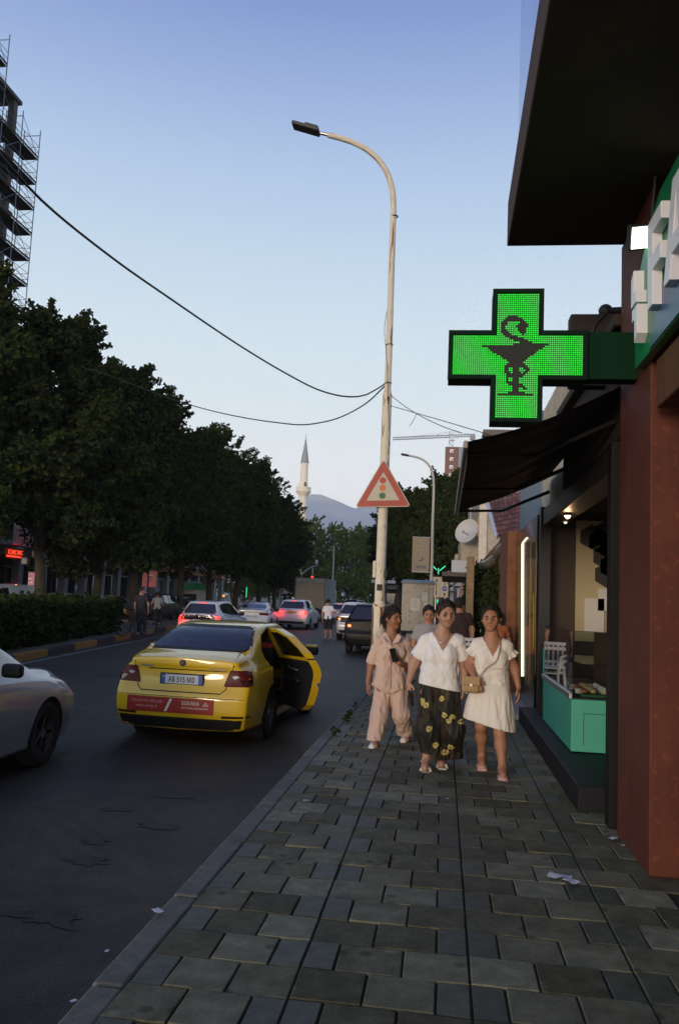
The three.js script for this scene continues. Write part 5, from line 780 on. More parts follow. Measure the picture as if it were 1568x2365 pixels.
// ---------------------------------------------------------------- people
// surface nets: meshes the zero level of a distance field inside a box
function surfaceNets(f, lo, hi, cell) {
  const n = [0, 1, 2].map((k) => Math.ceil((hi[k] - lo[k]) / cell) + 1), [nx, ny, nz] = n, v = new Float32Array(nx * ny * nz), id = (i, j, k) => (k * ny + j) * nx + i;
  for (let k = 0; k < nz; k++) for (let j = 0; j < ny; j++) for (let i = 0; i < nx; i++) v[id(i, j, k)] = f(lo[0] + i * cell, lo[1] + j * cell, lo[2] + k * cell);
  const at = new Int32Array(v.length).fill(-1), pos = [], idx = [], C = [[0, 0, 0], [1, 0, 0], [0, 1, 0], [1, 1, 0], [0, 0, 1], [1, 0, 1], [0, 1, 1], [1, 1, 1]], E = []; for (let a = 0; a < 8; a++) for (const b of [1, 2, 4]) if (!(a & b)) E.push([a, a | b]);
  for (let k = 0; k < nz - 1; k++) for (let j = 0; j < ny - 1; j++) for (let i = 0; i < nx - 1; i++) {
    const d = C.map(([a, b, c]) => v[id(i + a, j + b, k + c)]); let neg = 0; for (const q of d) if (q < 0) neg++; if (neg === 0 || neg === 8) continue;
    let x = 0, y = 0, z = 0, m = 0; for (const [a, b] of E) if ((d[a] < 0) !== (d[b] < 0)) { const t = d[a] / (d[a] - d[b]); x += C[a][0] + (C[b][0] - C[a][0]) * t; y += C[a][1] + (C[b][1] - C[a][1]) * t; z += C[a][2] + (C[b][2] - C[a][2]) * t; m++; }
    at[id(i, j, k)] = pos.length / 3; pos.push(lo[0] + (i + x / m) * cell, lo[1] + (j + y / m) * cell, lo[2] + (k + z / m) * cell);
  }
  const q4 = (a, b, c, d, flip) => { if (a < 0 || b < 0 || c < 0 || d < 0) return; flip ? idx.push(a, c, b, a, d, c) : idx.push(a, b, c, a, c, d); };
  for (let k = 1; k < nz - 1; k++) for (let j = 1; j < ny - 1; j++) for (let i = 1; i < nx - 1; i++) {
    const s = v[id(i, j, k)] < 0;
    if (s !== v[id(i + 1, j, k)] < 0) q4(at[id(i, j - 1, k - 1)], at[id(i, j, k - 1)], at[id(i, j, k)], at[id(i, j - 1, k)], !s);
    if (s !== v[id(i, j + 1, k)] < 0) q4(at[id(i - 1, j, k - 1)], at[id(i - 1, j, k)], at[id(i, j, k)], at[id(i, j, k - 1)], !s);
    if (s !== v[id(i, j, k + 1)] < 0) q4(at[id(i - 1, j - 1, k)], at[id(i, j - 1, k)], at[id(i, j, k)], at[id(i - 1, j, k)], !s);
  }
  const g = new THREE.BufferGeometry(); g.setAttribute('position', new THREE.Float32BufferAttribute(pos, 3)); g.setIndex(idx); g.computeVertexNormals();
  const uv = []; for (let i = 0; i < pos.length; i += 3) uv.push(pos[i] + pos[i + 2] * 0.35, pos[i + 1]); g.setAttribute('uv', new THREE.Float32BufferAttribute(uv, 2)); return g;
}
const smin = (a, b, k) => { const h = Math.max(k - Math.abs(a - b), 0) / k; return Math.min(a, b) - h * h * k * 0.25; };
const cone = (a, b, ra, rb) => ({ a, b, ra, rb, d: b.clone().sub(a), l2: Math.max(1e-9, b.distanceToSquared(a)) });
const coneD = (c, x, y, z) => { const px = x - c.a.x, py = y - c.a.y, pz = z - c.a.z, t = Math.min(1, Math.max(0, (px * c.d.x + py * c.d.y + pz * c.d.z) / c.l2)), qx = px - c.d.x * t, qy = py - c.d.y * t, qz = pz - c.d.z * t; return Math.sqrt(qx * qx + qy * qy + qz * qz) - (c.ra + (c.rb - c.ra) * t); };
const field = (cs, k) => (x, y, z) => { let d = 9; for (const c of cs) d = smin(d, coneD(c, x, y, z), k); return d; };
const ell = (cx, cy, cz, rx, ry, rz) => (x, y, z) => { const a = (x - cx) / rx, b = (y - cy) / ry, c = (z - cz) / rz, l = Math.sqrt(a * a + b * b + c * c); return (l - 1) * Math.min(rx, ry, rz); };
const boxOf = (cs, m) => { const lo = [9, 9, 9], hi = [-9, -9, -9]; for (const c of cs) for (const [p, r] of [[c.a, c.ra], [c.b, c.rb]]) ['x', 'y', 'z'].forEach((k, i) => { lo[i] = Math.min(lo[i], p[k] - r - m); hi[i] = Math.max(hi[i], p[k] + r + m); }); return [lo, hi]; };
const skinMat = (r, g, b) => phys({ color: rgb(r, g, b), roughness: 0.55, sheen: 0.2 });
function strands(opt) { const gs = [], tail = V3(...(opt.tail ?? [0, -0.035, -0.105])), E = V3(0.09, 0.109, 0.106), C = V3(0, 0.033, -0.018); for (let i = 0; i < 150; i++) { const a = (i / 149 - 0.5) * 3.0, fr = rr(0.0, 0.35), st = V3(Math.sin(a) * 0.95, Math.cos(a) * 0.62 + 0.1 - fr * 0.1, 0.62 * Math.cos(a * 0.8) - fr + 0.05).normalize(), en = tail.clone().sub(C).divide(E).normalize(), pts = [], ph = rr(0, 6); for (let k = 0; k <= 7; k++) { const t = k / 7, d = st.clone().multiplyScalar(1 - t).addScaledVector(en, t).addScaledVector(V3(Math.sin(a) * 0.35, Math.cos(a) * 0.55, -0.1), Math.sin(t * Math.PI) * 0.8).normalize(), q = 1.0 + 0.03 * Math.sin(ph + t * 5) + (rnd() < 0.05 ? 0.06 : 0); pts.push(d.multiply(E).multiplyScalar(q).add(C)); } gs.push(tube(pts, rr(0.0016, 0.0034), 4, 9)); } return join(gs); }
const hairMat = flat(0.012, 0.008, 0.006, 0.85), eyeMat = flat(0.02, 0.015, 0.012, 0.3), scleraMat = flat(0.3, 0.27, 0.25, 0.5);
function head(yaw, tilt, opt) { // head centred at the origin, looking along +z before it is turned; returns skin, hair and features
  const s = opt.s ?? 1, q = new THREE.Quaternion().setFromEuler(new THREE.Euler(tilt, yaw, opt.roll ?? 0, 'YXZ'));
  const skull = ell(0, 0.025, -0.012, 0.073, 0.092, 0.09), jaw = ell(0, -0.045, 0.022, 0.054, 0.066, 0.062), chin = ell(0, -0.088, 0.05, 0.026, 0.022, 0.024), cheekL = ell(0.036, -0.022, 0.05, 0.03, 0.032, 0.03), cheekR = ell(-0.036, -0.022, 0.05, 0.03, 0.032, 0.03), brow = ell(0, 0.028, 0.062, 0.05, 0.016, 0.018);
  const nose = [cone(V3(0, 0.018, 0.076), V3(0, -0.022, 0.098), 0.008, 0.0125), cone(V3(-0.013, -0.026, 0.084), V3(0.013, -0.026, 0.084), 0.009, 0.009)], lips = [cone(V3(-0.018, -0.056, 0.074), V3(0.018, -0.056, 0.074), 0.006, 0.006), cone(V3(-0.015, -0.065, 0.073), V3(0.015, -0.065, 0.073), 0.0065, 0.0065)];
  const ears = [-1, 1].map((k) => ell(k * 0.076, -0.004, -0.012, 0.011, 0.032, 0.02)), sock = [-1, 1].map((k) => ell(k * 0.031, 0.005, 0.084, 0.019, 0.0135, 0.017));
  const f = (x, y, z) => { let d = smin(skull(x, y, z), jaw(x, y, z), 0.05); d = smin(d, chin(x, y, z), 0.03); d = smin(d, cheekL(x, y, z), 0.03); d = smin(d, cheekR(x, y, z), 0.03); d = smin(d, brow(x, y, z), 0.02); for (const o of sock) d = -smin(-d, o(x, y, z), 0.014); for (const c of nose) d = smin(d, coneD(c, x, y, z), 0.012); for (const c of lips) d = smin(d, coneD(c, x, y, z), 0.006); for (const e of ears) d = smin(d, e(x, y, z), 0.008); d = smin(d, coneD(cone(V3(0, -0.05, -0.02), V3(0, -0.15, -0.035), 0.048, 0.05), x, y, z), 0.03); return d; };
  const T = (g) => g.applyMatrix4(new THREE.Matrix4().compose(V3(0, 0, 0), q, V3(s, s, s)));
  const out = { q, s };
  out.skin = T(surfaceNets(f, [-0.1, -0.17, -0.13], [0.1, 0.13, 0.13], 0.0055));
  const cap = ell(0, 0.033, -0.018, 0.088, 0.107, 0.104);
  const hf = (x, y, z) => { let d = cap(x, y, z) + 0.0012 * Math.sin(x * 190 + z * 60) + 0.012 * noise3.noise(x * 26 + 3, y * 26, z * 26) + 0.004 * noise3.noise(x * 90, y * 40, z * 90); 
    const zz = opt.hairBack ?? 0.052; d = Math.max(d, ((opt.hairline ?? 0.076) - 7 * x * x - (z < zz ? (zz - z) * 1.55 : 0) + 0.006 * noise3.noise(x * 60, z * 60, 2)) - y);
    d = Math.max(d, -(0.004 + f(x, y, z) + 0.003)); for (const c of opt.hair ?? []) d = smin(d, coneD(c, x, y, z), 0.02); return d; };
  const hs = (opt.hairBox ?? [[-0.12, -0.2, -0.2], [0.12, 0.17, 0.12]]); out.hair = T(opt.far ? clean(surfaceNets(hf, hs[0], hs[1], 0.0065)) : join(surfaceNets(hf, hs[0], hs[1], 0.0055), strands(opt)));
  out.eyes = T(join([-1, 1].map((k) => new THREE.SphereGeometry(0.0115, 12, 8).scale(1.15, 0.5, 0.7).translate(k * 0.031, 0.002, 0.0715)))); out.pupils = T(join([-1, 1].map((k) => new THREE.SphereGeometry(0.0082, 10, 8).scale(1, 0.72, 0.5).translate(k * 0.031, 0.002, 0.0785)))); out.brows = T(join([-1, 1].map((k) => tube([V3(k * 0.015, 0.021, 0.083), V3(k * 0.032, 0.028, 0.081), V3(k * 0.048, 0.022, 0.069)], 0.0044, 5, 10)))); out.lips = T(join(tube([V3(-0.02, -0.058, 0.0765), V3(-0.008, -0.0545, 0.083), V3(0.008, -0.0545, 0.083), V3(0.02, -0.058, 0.0765)], 0.0045, 6, 10), tube([V3(-0.018, -0.061, 0.077), V3(0, -0.066, 0.082), V3(0.018, -0.061, 0.077)], 0.005, 6, 10)));
  return out;
}
// hand: palm and five fingers from the wrist w towards the direction d; n is the way the back of the hand faces, thumb on the side given by sgn, c is how far the fingers curl
function handBones(w, d, n, sgn, c = 0.5, k = 1) {
  d = d.clone().normalize(); n = n.clone().addScaledVector(d, -n.dot(d)).normalize(); const s = d.clone().cross(n).multiplyScalar(sgn), P = (a, b, e) => w.clone().addScaledVector(d, a * k).addScaledVector(s, b * k).addScaledVector(n, e * k), cs = [];
  for (const b of [-0.024, -0.008, 0.008, 0.024]) cs.push(cone(P(0.005, b * 0.6, 0), P(0.08, b * 1.1, 0), 0.014 * k, 0.011 * k));
  [[0.027, 0.068, 0.2], [0.009, 0.078, 0], [-0.009, 0.072, -0.05], [-0.026, 0.058, -0.1]].forEach(([b, L], i) => { let p = P(0.082, b, 0), ang = c * 0.5; for (let j = 0; j < 3; j++) { const l = L * [0.42, 0.33, 0.25][j] * k, dir = d.clone().multiplyScalar(Math.cos(ang)).addScaledVector(n, -Math.sin(ang)), e = p.clone().addScaledVector(dir, l); cs.push(cone(p, e, (0.0095 - j * 0.001) * k, (0.0088 - j * 0.001) * k)); p = e; ang += c * 0.75; } });
  const t0 = P(0.02, 0.026, -0.006), t1 = P(0.05, 0.05, -0.014), t2 = P(0.078, 0.055, -0.022); cs.push(cone(t0, t1, 0.014 * k, 0.0115 * k), cone(t1, t2, 0.011 * k, 0.009 * k)); return cs;
}
function person(o) {
  const root = thing('person', o.label, 'person', [o.x, o.y, o.z], 0, o.group), O = V3(o.x, o.y, o.z), sc = o.k ?? 1, J = {};
  for (const [n, [u, v, dz]] of Object.entries(o.j)) J[n] = onZ(u, v, o.z + (dz ?? 0)).sub(O);
  const mid = (a, b, t = 0.5) => a.clone().lerp(b, t), X = (p, dx, dy = 0, dz = 0) => p.clone().add(V3(dx, dy, dz)), r = (v) => v * sc, fat = o.fat ?? 1, F = (v) => v * sc * fat;
  for (const q of ['R', 'L']) { const c = J.chest; J['sh' + q].x += (c.x - J['sh' + q].x) * 0.17; J['sh' + q].y -= 0.035 * sc; }
  const cs = [], torso = [], across = J.shL.clone().sub(J.shR).setY(0).normalize(), A = (p, k) => p.clone().addScaledVector(across, k * sc);
  const fwd = across.clone().cross(V3(0, 1, 0)).multiplyScalar(across.x > 0 ? 1 : 1); // towards the chest
  for (const s of [-1, 1]) torso.push(cone(A(J.chest, s * 0.062), A(J.waist, s * 0.045), F(0.088), F(0.085)), cone(A(J.waist, s * 0.045), A(J.pelvis, s * 0.065), F(0.085), F(0.1)));
  const nb = mid(mid(J.shR, J.shL), J.neck, 0.55); torso.push(cone(nb, J.shR, r(0.05), r(0.05)), cone(nb, J.shL, r(0.05), r(0.05)), cone(mid(J.shR, J.shL), J.chest, r(0.075), F(0.095)));
  if (o.woman) for (const s of [-1, 1]) torso.push(cone(A(X(J.chest, 0, -0.02), s * 0.07).addScaledVector(fwd, 0.045), A(X(J.chest, 0, -0.035), s * 0.07).addScaledVector(fwd, 0.062), F(0.05), F(0.046)));
  const neck = [cone(mid(J.shR, J.shL), J.neck, r(0.062), r(0.048)), cone(J.neck, J.head, r(0.05), r(0.05))];
  const arms = [], legs = [], up = {};
  for (const s of ['R', 'L']) {
    arms.push(cone(J['sh' + s], J['el' + s], F(0.05), F(0.041)), cone(J['el' + s], J['wr' + s], F(0.041), r(0.026)));
    legs.push(cone(J['hip' + s], J['kn' + s], F(0.085), r(0.052)), cone(J['kn' + s], mid(J['kn' + s], J['an' + s], 0.35).addScaledVector(fwd, -0.015), r(0.05), r(0.052)), cone(mid(J['kn' + s], J['an' + s], 0.35).addScaledVector(fwd, -0.015), J['an' + s], r(0.052), r(0.034)));
    const toe = J['an' + s].clone().addScaledVector(fwd, r(0.13)).add(V3(0, -r(0.05), 0)); legs.push(cone(X(J['an' + s], 0, -r(0.035)).addScaledVector(fwd, -r(0.035)), toe, r(0.03), r(0.03)), cone(J['an' + s], toe.clone().lerp(J['an' + s], 0.3), r(0.033), r(0.03)));
  }
  const bodyC = [...torso, ...neck, ...arms, ...legs], gs = [surfaceNets(field(bodyC, 0.045), ...boxOf(bodyC, 0.03), o.cell ?? 0.0125)];
  for (const [s, sg] of [['R', 1], ['L', -1]]) { const h = o['hand' + s] ?? {}, dir = h.d ? V3(...h.d) : J['wr' + s].clone().sub(J['el' + s]), hb = handBones(J['wr' + s], dir, h.n ? V3(...h.n) : V3(s === 'R' ? -1 : 1, 0.1, 0.25), h.sg ?? (s === 'R' ? 1 : -1), h.c ?? 0.5, sc * 1.0); hb.push(cone(mid(J['el' + s], J['wr' + s], 0.85), J['wr' + s], r(0.029), r(0.024))); gs.push(surfaceNets(field(hb, 0.008), ...boxOf(hb, 0.012), o.handCell ?? 0.0045)); }
  const hd = head(o.yaw ?? 0, o.tilt ?? 0, { s: sc * (o.headScale ?? 1.06), roll: o.roll, hair: o.hair, hairline: o.hairline, hairBox: o.hairBox, tail: o.tail, far: (o.cell ?? 0) > 0.0155 });
  gs.push(hd.skin.translate(J.head.x, J.head.y, J.head.z));
  const skin = skinMat(...(o.skin ?? [0.36, 0.19, 0.12]));
  part('body', join(gs.map((g) => { g.deleteAttribute('uv'); return g; })), skin, root);
  const H = part('hair', hd.hair, o.hairMat ?? hairMat, root, J.head.toArray()); for (const [n, g, m] of [['eyes', hd.eyes, scleraMat], ['pupils', hd.pupils, eyeMat], ['eyebrows', hd.brows, hairMat], ['lips', hd.lips, flat(0.22, 0.05, 0.04, 0.5)]]) part(n, g, m, root, J.head.toArray());
  const G = (name, cones, k, mat, { cut: cf, wave, cell = 0.0085, m = 0.05, sleeves = [] } = {}) => { const f = field(cones, k), sl = sleeves.map(([a, b, ra, rb]) => ({ c: cone(a, b.clone().addScaledVector(b.clone().sub(a).normalize(), 0.06), ra, rb), b, n: b.clone().sub(a).normalize() })); cones = [...cones, ...sl.map((q) => q.c)]; return part(name, surfaceNets((x, y, z) => { let d = f(x, y, z); for (const q of sl) d = smin(d, Math.max(coneD(q.c, x, y, z), (x - q.b.x) * q.n.x + (y - q.b.y) * q.n.y + (z - q.b.z) * q.n.z), 0.02); if (wave) d += wave(x, y, z); if (cf) d = Math.max(d, cf(x, y, z)); return d; }, ...boxOf(cones, m), cell), mat, root); };
  return { root, J, A, X, mid, G, fwd, torso, arms, legs, r, F, across, O };
}
const cloth = (r, g, b, lo = 0.86) => phys({ color: rgb(r, g, b), roughness: 0.92, sheen: 0.25, bumpMap: grainTex, bumpScale: 0.002 });
const folds = (amp, fx, fy) => (x, y, z) => amp * noise3.noise(x * fx, y * fy, z * fx) + amp * 0.9 * (0.25 - Math.abs(noise3.noise(x * fx * 1.6 + 4, y * fy * 2.1 + x * 9, z * fx * 1.6))) + amp * 0.35 * noise3.noise(x * fx * 4, y * fy * 4, z * fx * 4);
// V-shaped neck opening in front: tip at p, width w at height h above it
const vNeck = (p, w, h, lift) => (x, y, z) => { const dy = y - p.y; if (z < p.z - 0.12 && dy < lift) return -9; return Math.min(dy, 9) <= 0 ? -9 : (w * Math.min(1.6, dy / h) - Math.abs(x - p.x)) > 0 ? 1 : -9; };

// first woman: beige shirt and wide trousers, looking to her left, phone in hand
{
  const p = person({ label: 'woman in a loose beige pink shirt and trousers looking aside, phone in hand', x: -0.52, y: 0.12, z: -9.3, woman: true, skin: [0.3, 0.135, 0.075], yaw: 0.85, tilt: 0.02, k: 0.98,
    j: { head: [908, 1429], neck: [904, 1456], chest: [906, 1502], waist: [902, 1548], pelvis: [900, 1588], shR: [871, 1477], shL: [941, 1480, -0.04], elR: [857, 1535, -0.02], wrR: [849, 1577, 0.05], elL: [947, 1540, -0.02], wrL: [922, 1532, 0.17], hipR: [884, 1592], hipL: [918, 1592], knR: [876, 1652, 0.1], anR: [866, 1708, 0.2], knL: [926, 1650, 0.02], anL: [937, 1694, -0.25] },
    handR: { d: [0.02, -1, 0.12], n: [-1, 0, 0.3], sg: -1 }, handL: { d: [-0.75, 0.6, 0.2], n: [0.3, 0.1, 0.9], sg: 1, c: 0.9 },
    hair: [cone(V3(0, 0.03, -0.09), V3(0, -0.02, -0.14), 0.05, 0.045), cone(V3(0, -0.02, -0.14), V3(0, -0.09, -0.12), 0.04, 0.025)], hairBox: [[-0.12, -0.2, -0.23], [0.12, 0.17, 0.12]] });
  const { J, A, X, mid, G, torso, r } = p, beige = cloth(0.58, 0.42, 0.34), wv = folds(0.018, 9, 4.5);
  const hem = J.pelvis.y - 0.02, shirt = [...torso.map((c) => cone(c.a, c.b, c.ra + 0.018, c.rb + 0.022)), ...[-1, 1].map((s) => cone(A(J.waist, s * 0.05), A(X(J.pelvis, 0, -0.06), s * 0.085), 0.108, 0.14))];
  const tip = X(J.chest, 0.0, 0.055, 0), vn = vNeck(tip, 0.075, 0.15, 0.14), sR = mid(J.shR, J.elR, 0.8), sL = mid(J.shL, J.elL, 0.8), dR = J.elR.clone().sub(J.shR).normalize(), dL = J.elL.clone().sub(J.shL).normalize();
  G('shirt', shirt, 0.03, beige, { sleeves: [[J.shR, mid(J.shR, J.elR, 0.9), 0.062, 0.076], [J.shL, mid(J.shL, J.elL, 0.9), 0.062, 0.076]], wave: wv, cut: (x, y, z) => { let d = hem - y - 0.035 * Math.cos((x - J.pelvis.x) * 16); d = Math.max(d, y - (J.neck.y - 0.012)); if (vn(x, y, z) > 0) d = 1; return d; } });
  const collar = (s) => [V3(0, -0.01, 0.01), V3(s * 0.055, 0.1, -0.02), V3(s * 0.1, 0.075, 0.0), V3(s * 0.075, 0.02, 0.045)].map((q) => q.add(tip).add(V3(0, 0.03, 0.115)));
  for (const s of [-1, 1]) { const [a, b, c, d] = collar(s); part('collar', join(quad(a, d, c, b)), beige, p.root); }
  part('placket', tube([X(tip, 0.0, 0, 0.13), X(J.waist, 0.0, 0.05, 0.135), X(J.pelvis, 0.01, 0, 0.15)], 0.006, 5), beige, p.root);
  const flare = (s, out) => [cone(J['hip' + s], J['kn' + s], 0.1, 0.09), cone(J['kn' + s], X(J['an' + s], 0, -0.02), 0.092, 0.088)];
  G('trousers', [...flare('R'), ...flare('L'), cone(J.pelvis, X(J.pelvis, 0, 0.03), 0.11, 0.1)], 0.03, beige, { wave: (x, y, z) => 0.018 * noise3.noise(x * 18, y * 2.2, z * 18) + 0.009 * noise3.noise(x * 30 + 5, y * 9, z * 30), cut: (x, y, z) => Math.max(y - (J.pelvis.y + 0.06), Math.min(J.anR.y, J.anL.y) - 0.005 - y) });
  const shoe = flat(0.68, 0.67, 0.65, 0.6); for (const s of ['R', 'L']) { const a = J['an' + s], st = X(a, 0, -0.05, -0.05), e = X(a, -0.02, -0.06, 0.14); G('sneaker', [cone(st, e, 0.042, 0.038), cone(X(a, 0, 0, -0.01), X(a, 0, -0.05, 0.06), 0.04, 0.036)], 0.02, shoe, { cell: 0.008, cut: (x, y, z) => Math.min(st.y, e.y) - 0.028 - y }); }
  p.phone = J.wrL.clone().add(V3(-0.085, 0.085, 0.06)).add(p.O);
}
// second woman: white shirt, patterned long skirt
const floralTex = (() => canvasTex(1024, 1024, (x, w, h) => {
  x.fillStyle = '#12100b'; x.fillRect(0, 0, w, h); const R = (a, b) => a + (b - a) * rnd();
  for (let i = 0; i < 130; i++) { x.fillStyle = ['rgba(70,62,26,0.5)', 'rgba(44,52,50,0.5)', 'rgba(90,80,36,0.4)', 'rgba(58,36,20,0.5)', 'rgba(52,66,72,0.35)'][i % 5]; x.save(); x.translate(R(0, w), R(0, h)); x.rotate(R(-0.5, 0.5)); x.beginPath(); x.ellipse(0, 0, R(12, 40), R(40, 150), 0, 0, 7); x.fill(); x.restore(); }
  for (let i = 0; i < 70; i++) { x.fillStyle = ['rgba(120,108,52,0.55)', 'rgba(84,80,44,0.6)', 'rgba(70,84,92,0.4)', 'rgba(150,132,70,0.4)'][i % 4]; x.save(); x.translate(R(0, w), R(0, h)); x.rotate(R(-0.25, 0.25)); x.fillRect(0, 0, R(4, 15), R(60, 260)); x.restore(); }
  for (let i = 0; i < 22; i++) { const cx = R(0, w), cy = R(0, h); x.strokeStyle = 'rgba(110,104,56,0.8)'; x.lineWidth = 5; x.beginPath(); x.moveTo(cx, cy); x.quadraticCurveTo(cx + R(-60, 60), cy + 60, cx + R(-40, 40), cy + 130); x.stroke(); for (let k = 0; k < 7; k++) { const a = k / 7 * 6.3; x.fillStyle = ['#b3a560', '#9b8f4c', '#c2b677'][k % 3]; x.beginPath(); x.ellipse(cx + Math.cos(a) * 22 + R(-8, 8), cy + Math.sin(a) * 20, R(11, 17), R(10, 14), a, 0, 7); x.fill(); } }
}))();
floralTex.wrapS = floralTex.wrapT = THREE.RepeatWrapping; floralTex.repeat.set(1.15, 1.15); floralTex.offset.set(0.2, 0.45);
{
  const p = person({ label: 'woman in a white V-neck T-shirt and long dark floral skirt with glasses', x: -0.04, y: 0.12, z: -8.12, woman: true, skin: [0.4, 0.225, 0.15], yaw: 0.32, tilt: 0.08, fat: 1.14, k: 1.0,
    j: { head: [1030, 1420, 0.03], neck: [1023, 1452], chest: [1018, 1508], waist: [1013, 1552], pelvis: [1013, 1600], shR: [977, 1472, -0.02], shL: [1063, 1474, 0], elR: [955, 1533, -0.04], wrR: [943, 1578, 0.05], elL: [1073, 1538, -0.06], wrL: [1070, 1585, -0.02], hipR: [996, 1606], hipL: [1031, 1606], knR: [988, 1686, 0.08], anR: [984, 1756, 0.1], knL: [1028, 1682, 0.02], anL: [1021, 1748, -0.1] },
    handR: { d: [0.1, -0.9, 0.4], n: [-0.8, 0.2, 0.5], sg: -1, c: 0.8 }, handL: { d: [0, -1, 0.1], c: 0.5 }, hairline: 0.078,
    hair: [cone(V3(-0.06, 0.03, -0.05), V3(-0.066, -0.04, -0.05), 0.026, 0.02), cone(V3(0.06, 0.03, -0.05), V3(0.066, -0.04, -0.05), 0.026, 0.02), cone(V3(0, -0.02, -0.09), V3(0, -0.08, -0.085), 0.05, 0.03)], hairMat: flat(0.018, 0.011, 0.008, 0.85) });
  const { J, A, X, mid, G, torso } = p, white = cloth(0.74, 0.73, 0.72);
  const hemC = X(J.pelvis, 0, 0.055), shirt = [...torso.map((c) => cone(c.a, c.b, c.ra + 0.018, c.rb + 0.022)), ...[-1, 1].map((s) => cone(A(J.waist, s * 0.055), A(X(J.pelvis, 0, 0), s * 0.085), 0.12, 0.13))];
  const tip = X(J.chest, 0.02, 0.03), vn = vNeck(tip, 0.1, 0.16, 0.15), wv = folds(0.012, 8, 5), dR = J.elR.clone().sub(J.shR).normalize(), cR = mid(J.shR, J.elR, 0.66), dL = J.elL.clone().sub(J.shL).normalize(), cL = mid(J.shL, J.elL, 0.7);
  G('t_shirt', shirt, 0.03, white, { sleeves: [[J.shR, mid(J.shR, J.elR, 0.72), 0.066, 0.08], [J.shL, mid(J.shL, J.elL, 0.74), 0.066, 0.08]], wave: wv, cut: (x, y, z) => { let d = hemC.y - 0.16 * (x - hemC.x) - y; d = Math.max(d, y - (J.neck.y - 0.012)); if (vn(x, y, z) > 0) d = 1; return d; } });
  const skirt = [cone(A(X(J.pelvis, 0, 0.08), -0.06), A(X(J.knR, 0.0, 0, 0), -0.01), 0.118, 0.112), cone(A(X(J.pelvis, 0, 0.08), 0.06), A(X(J.knL, 0.02, 0, 0), 0.04), 0.118, 0.118), cone(A(J.knR, -0.01), X(J.anR, 0.03, 0.05, -0.02), 0.112, 0.085), cone(A(X(J.knL, 0.02), 0.04), X(J.anL, 0.085, 0.03, 0), 0.118, 0.108), cone(J.pelvis, mid(X(J.anR, 0.05, 0.05), X(J.anL, 0.05, 0.04)), 0.1, 0.1)];
  const hemS = J.anR.y + 0.005; G('skirt', skirt, 0.05, std({ map: floralTex, roughness: 0.85 }), { wave: (x, y, z) => 0.024 * noise3.noise(x * 13, y * 1.2, z * 13) + 0.01 * noise3.noise(x * 34, y * 2, z * 34), cut: (x, y, z) => Math.max(y - (hemC.y + 0.01 - 0.16 * (x - hemC.x)), hemS + (x < J.anR.x + 0.06 ? 0.06 : 0) - y), m: 0.03 });
  const san = flat(0.6, 0.56, 0.48, 0.6); for (const s of ['R', 'L']) { const a = J['an' + s]; part('sandal', rbox(0.09, 0.03, 0.25, 0.014, a.x, a.y - 0.09, a.z + 0.05), san, p.root); part('sandal_strap', new THREE.TorusGeometry(0.047, 0.014, 8, 20, Math.PI).scale(1, 0.95, 1.4).translate(a.x, a.y - 0.085, a.z + 0.105), san, p.root); part('sandal_strap', new THREE.TorusGeometry(0.042, 0.011, 8, 20).rotateX(1.3).translate(a.x, a.y - 0.01, a.z), san, p.root); }
  part('glasses', (() => { const g = join(...[-1, 1].map((k) => new THREE.TorusGeometry(0.023, 0.0017, 6, 20).scale(1.1, 0.85, 1).translate(k * 0.031, 0.0, 0.096)), bar(V3(-0.008, 0.004, 0.098), V3(0.008, 0.004, 0.098), 0.002), ...[-1, 1].map((k) => bar(V3(k * 0.056, 0.004, 0.094), V3(k * 0.078, 0.004, -0.01), 0.002))); return g.applyMatrix4(new THREE.Matrix4().makeRotationFromEuler(new THREE.Euler(0.08, 0.32, 0, 'YXZ'))).translate(J.head.x, J.head.y, J.head.z); })(), flat(0.06, 0.04, 0.03, 0.4), p.root);
  part('necklace', tube([V3(-0.07, 0.08, 0.02), V3(-0.05, 0.02, 0.1), V3(0, -0.035, 0.125), V3(0.05, 0.02, 0.1), V3(0.07, 0.08, 0.02)].map((q) => q.add(mid(J.shR, J.shL)).add(V3(0.01, 0.02, 0))), 0.003, 5, 24), M.chrome, p.root);
  p.hold = J.wrR.clone().add(V3(0.03, -0.13, 0.06)).add(p.O); globalThis.__w2 = p.hold;
}
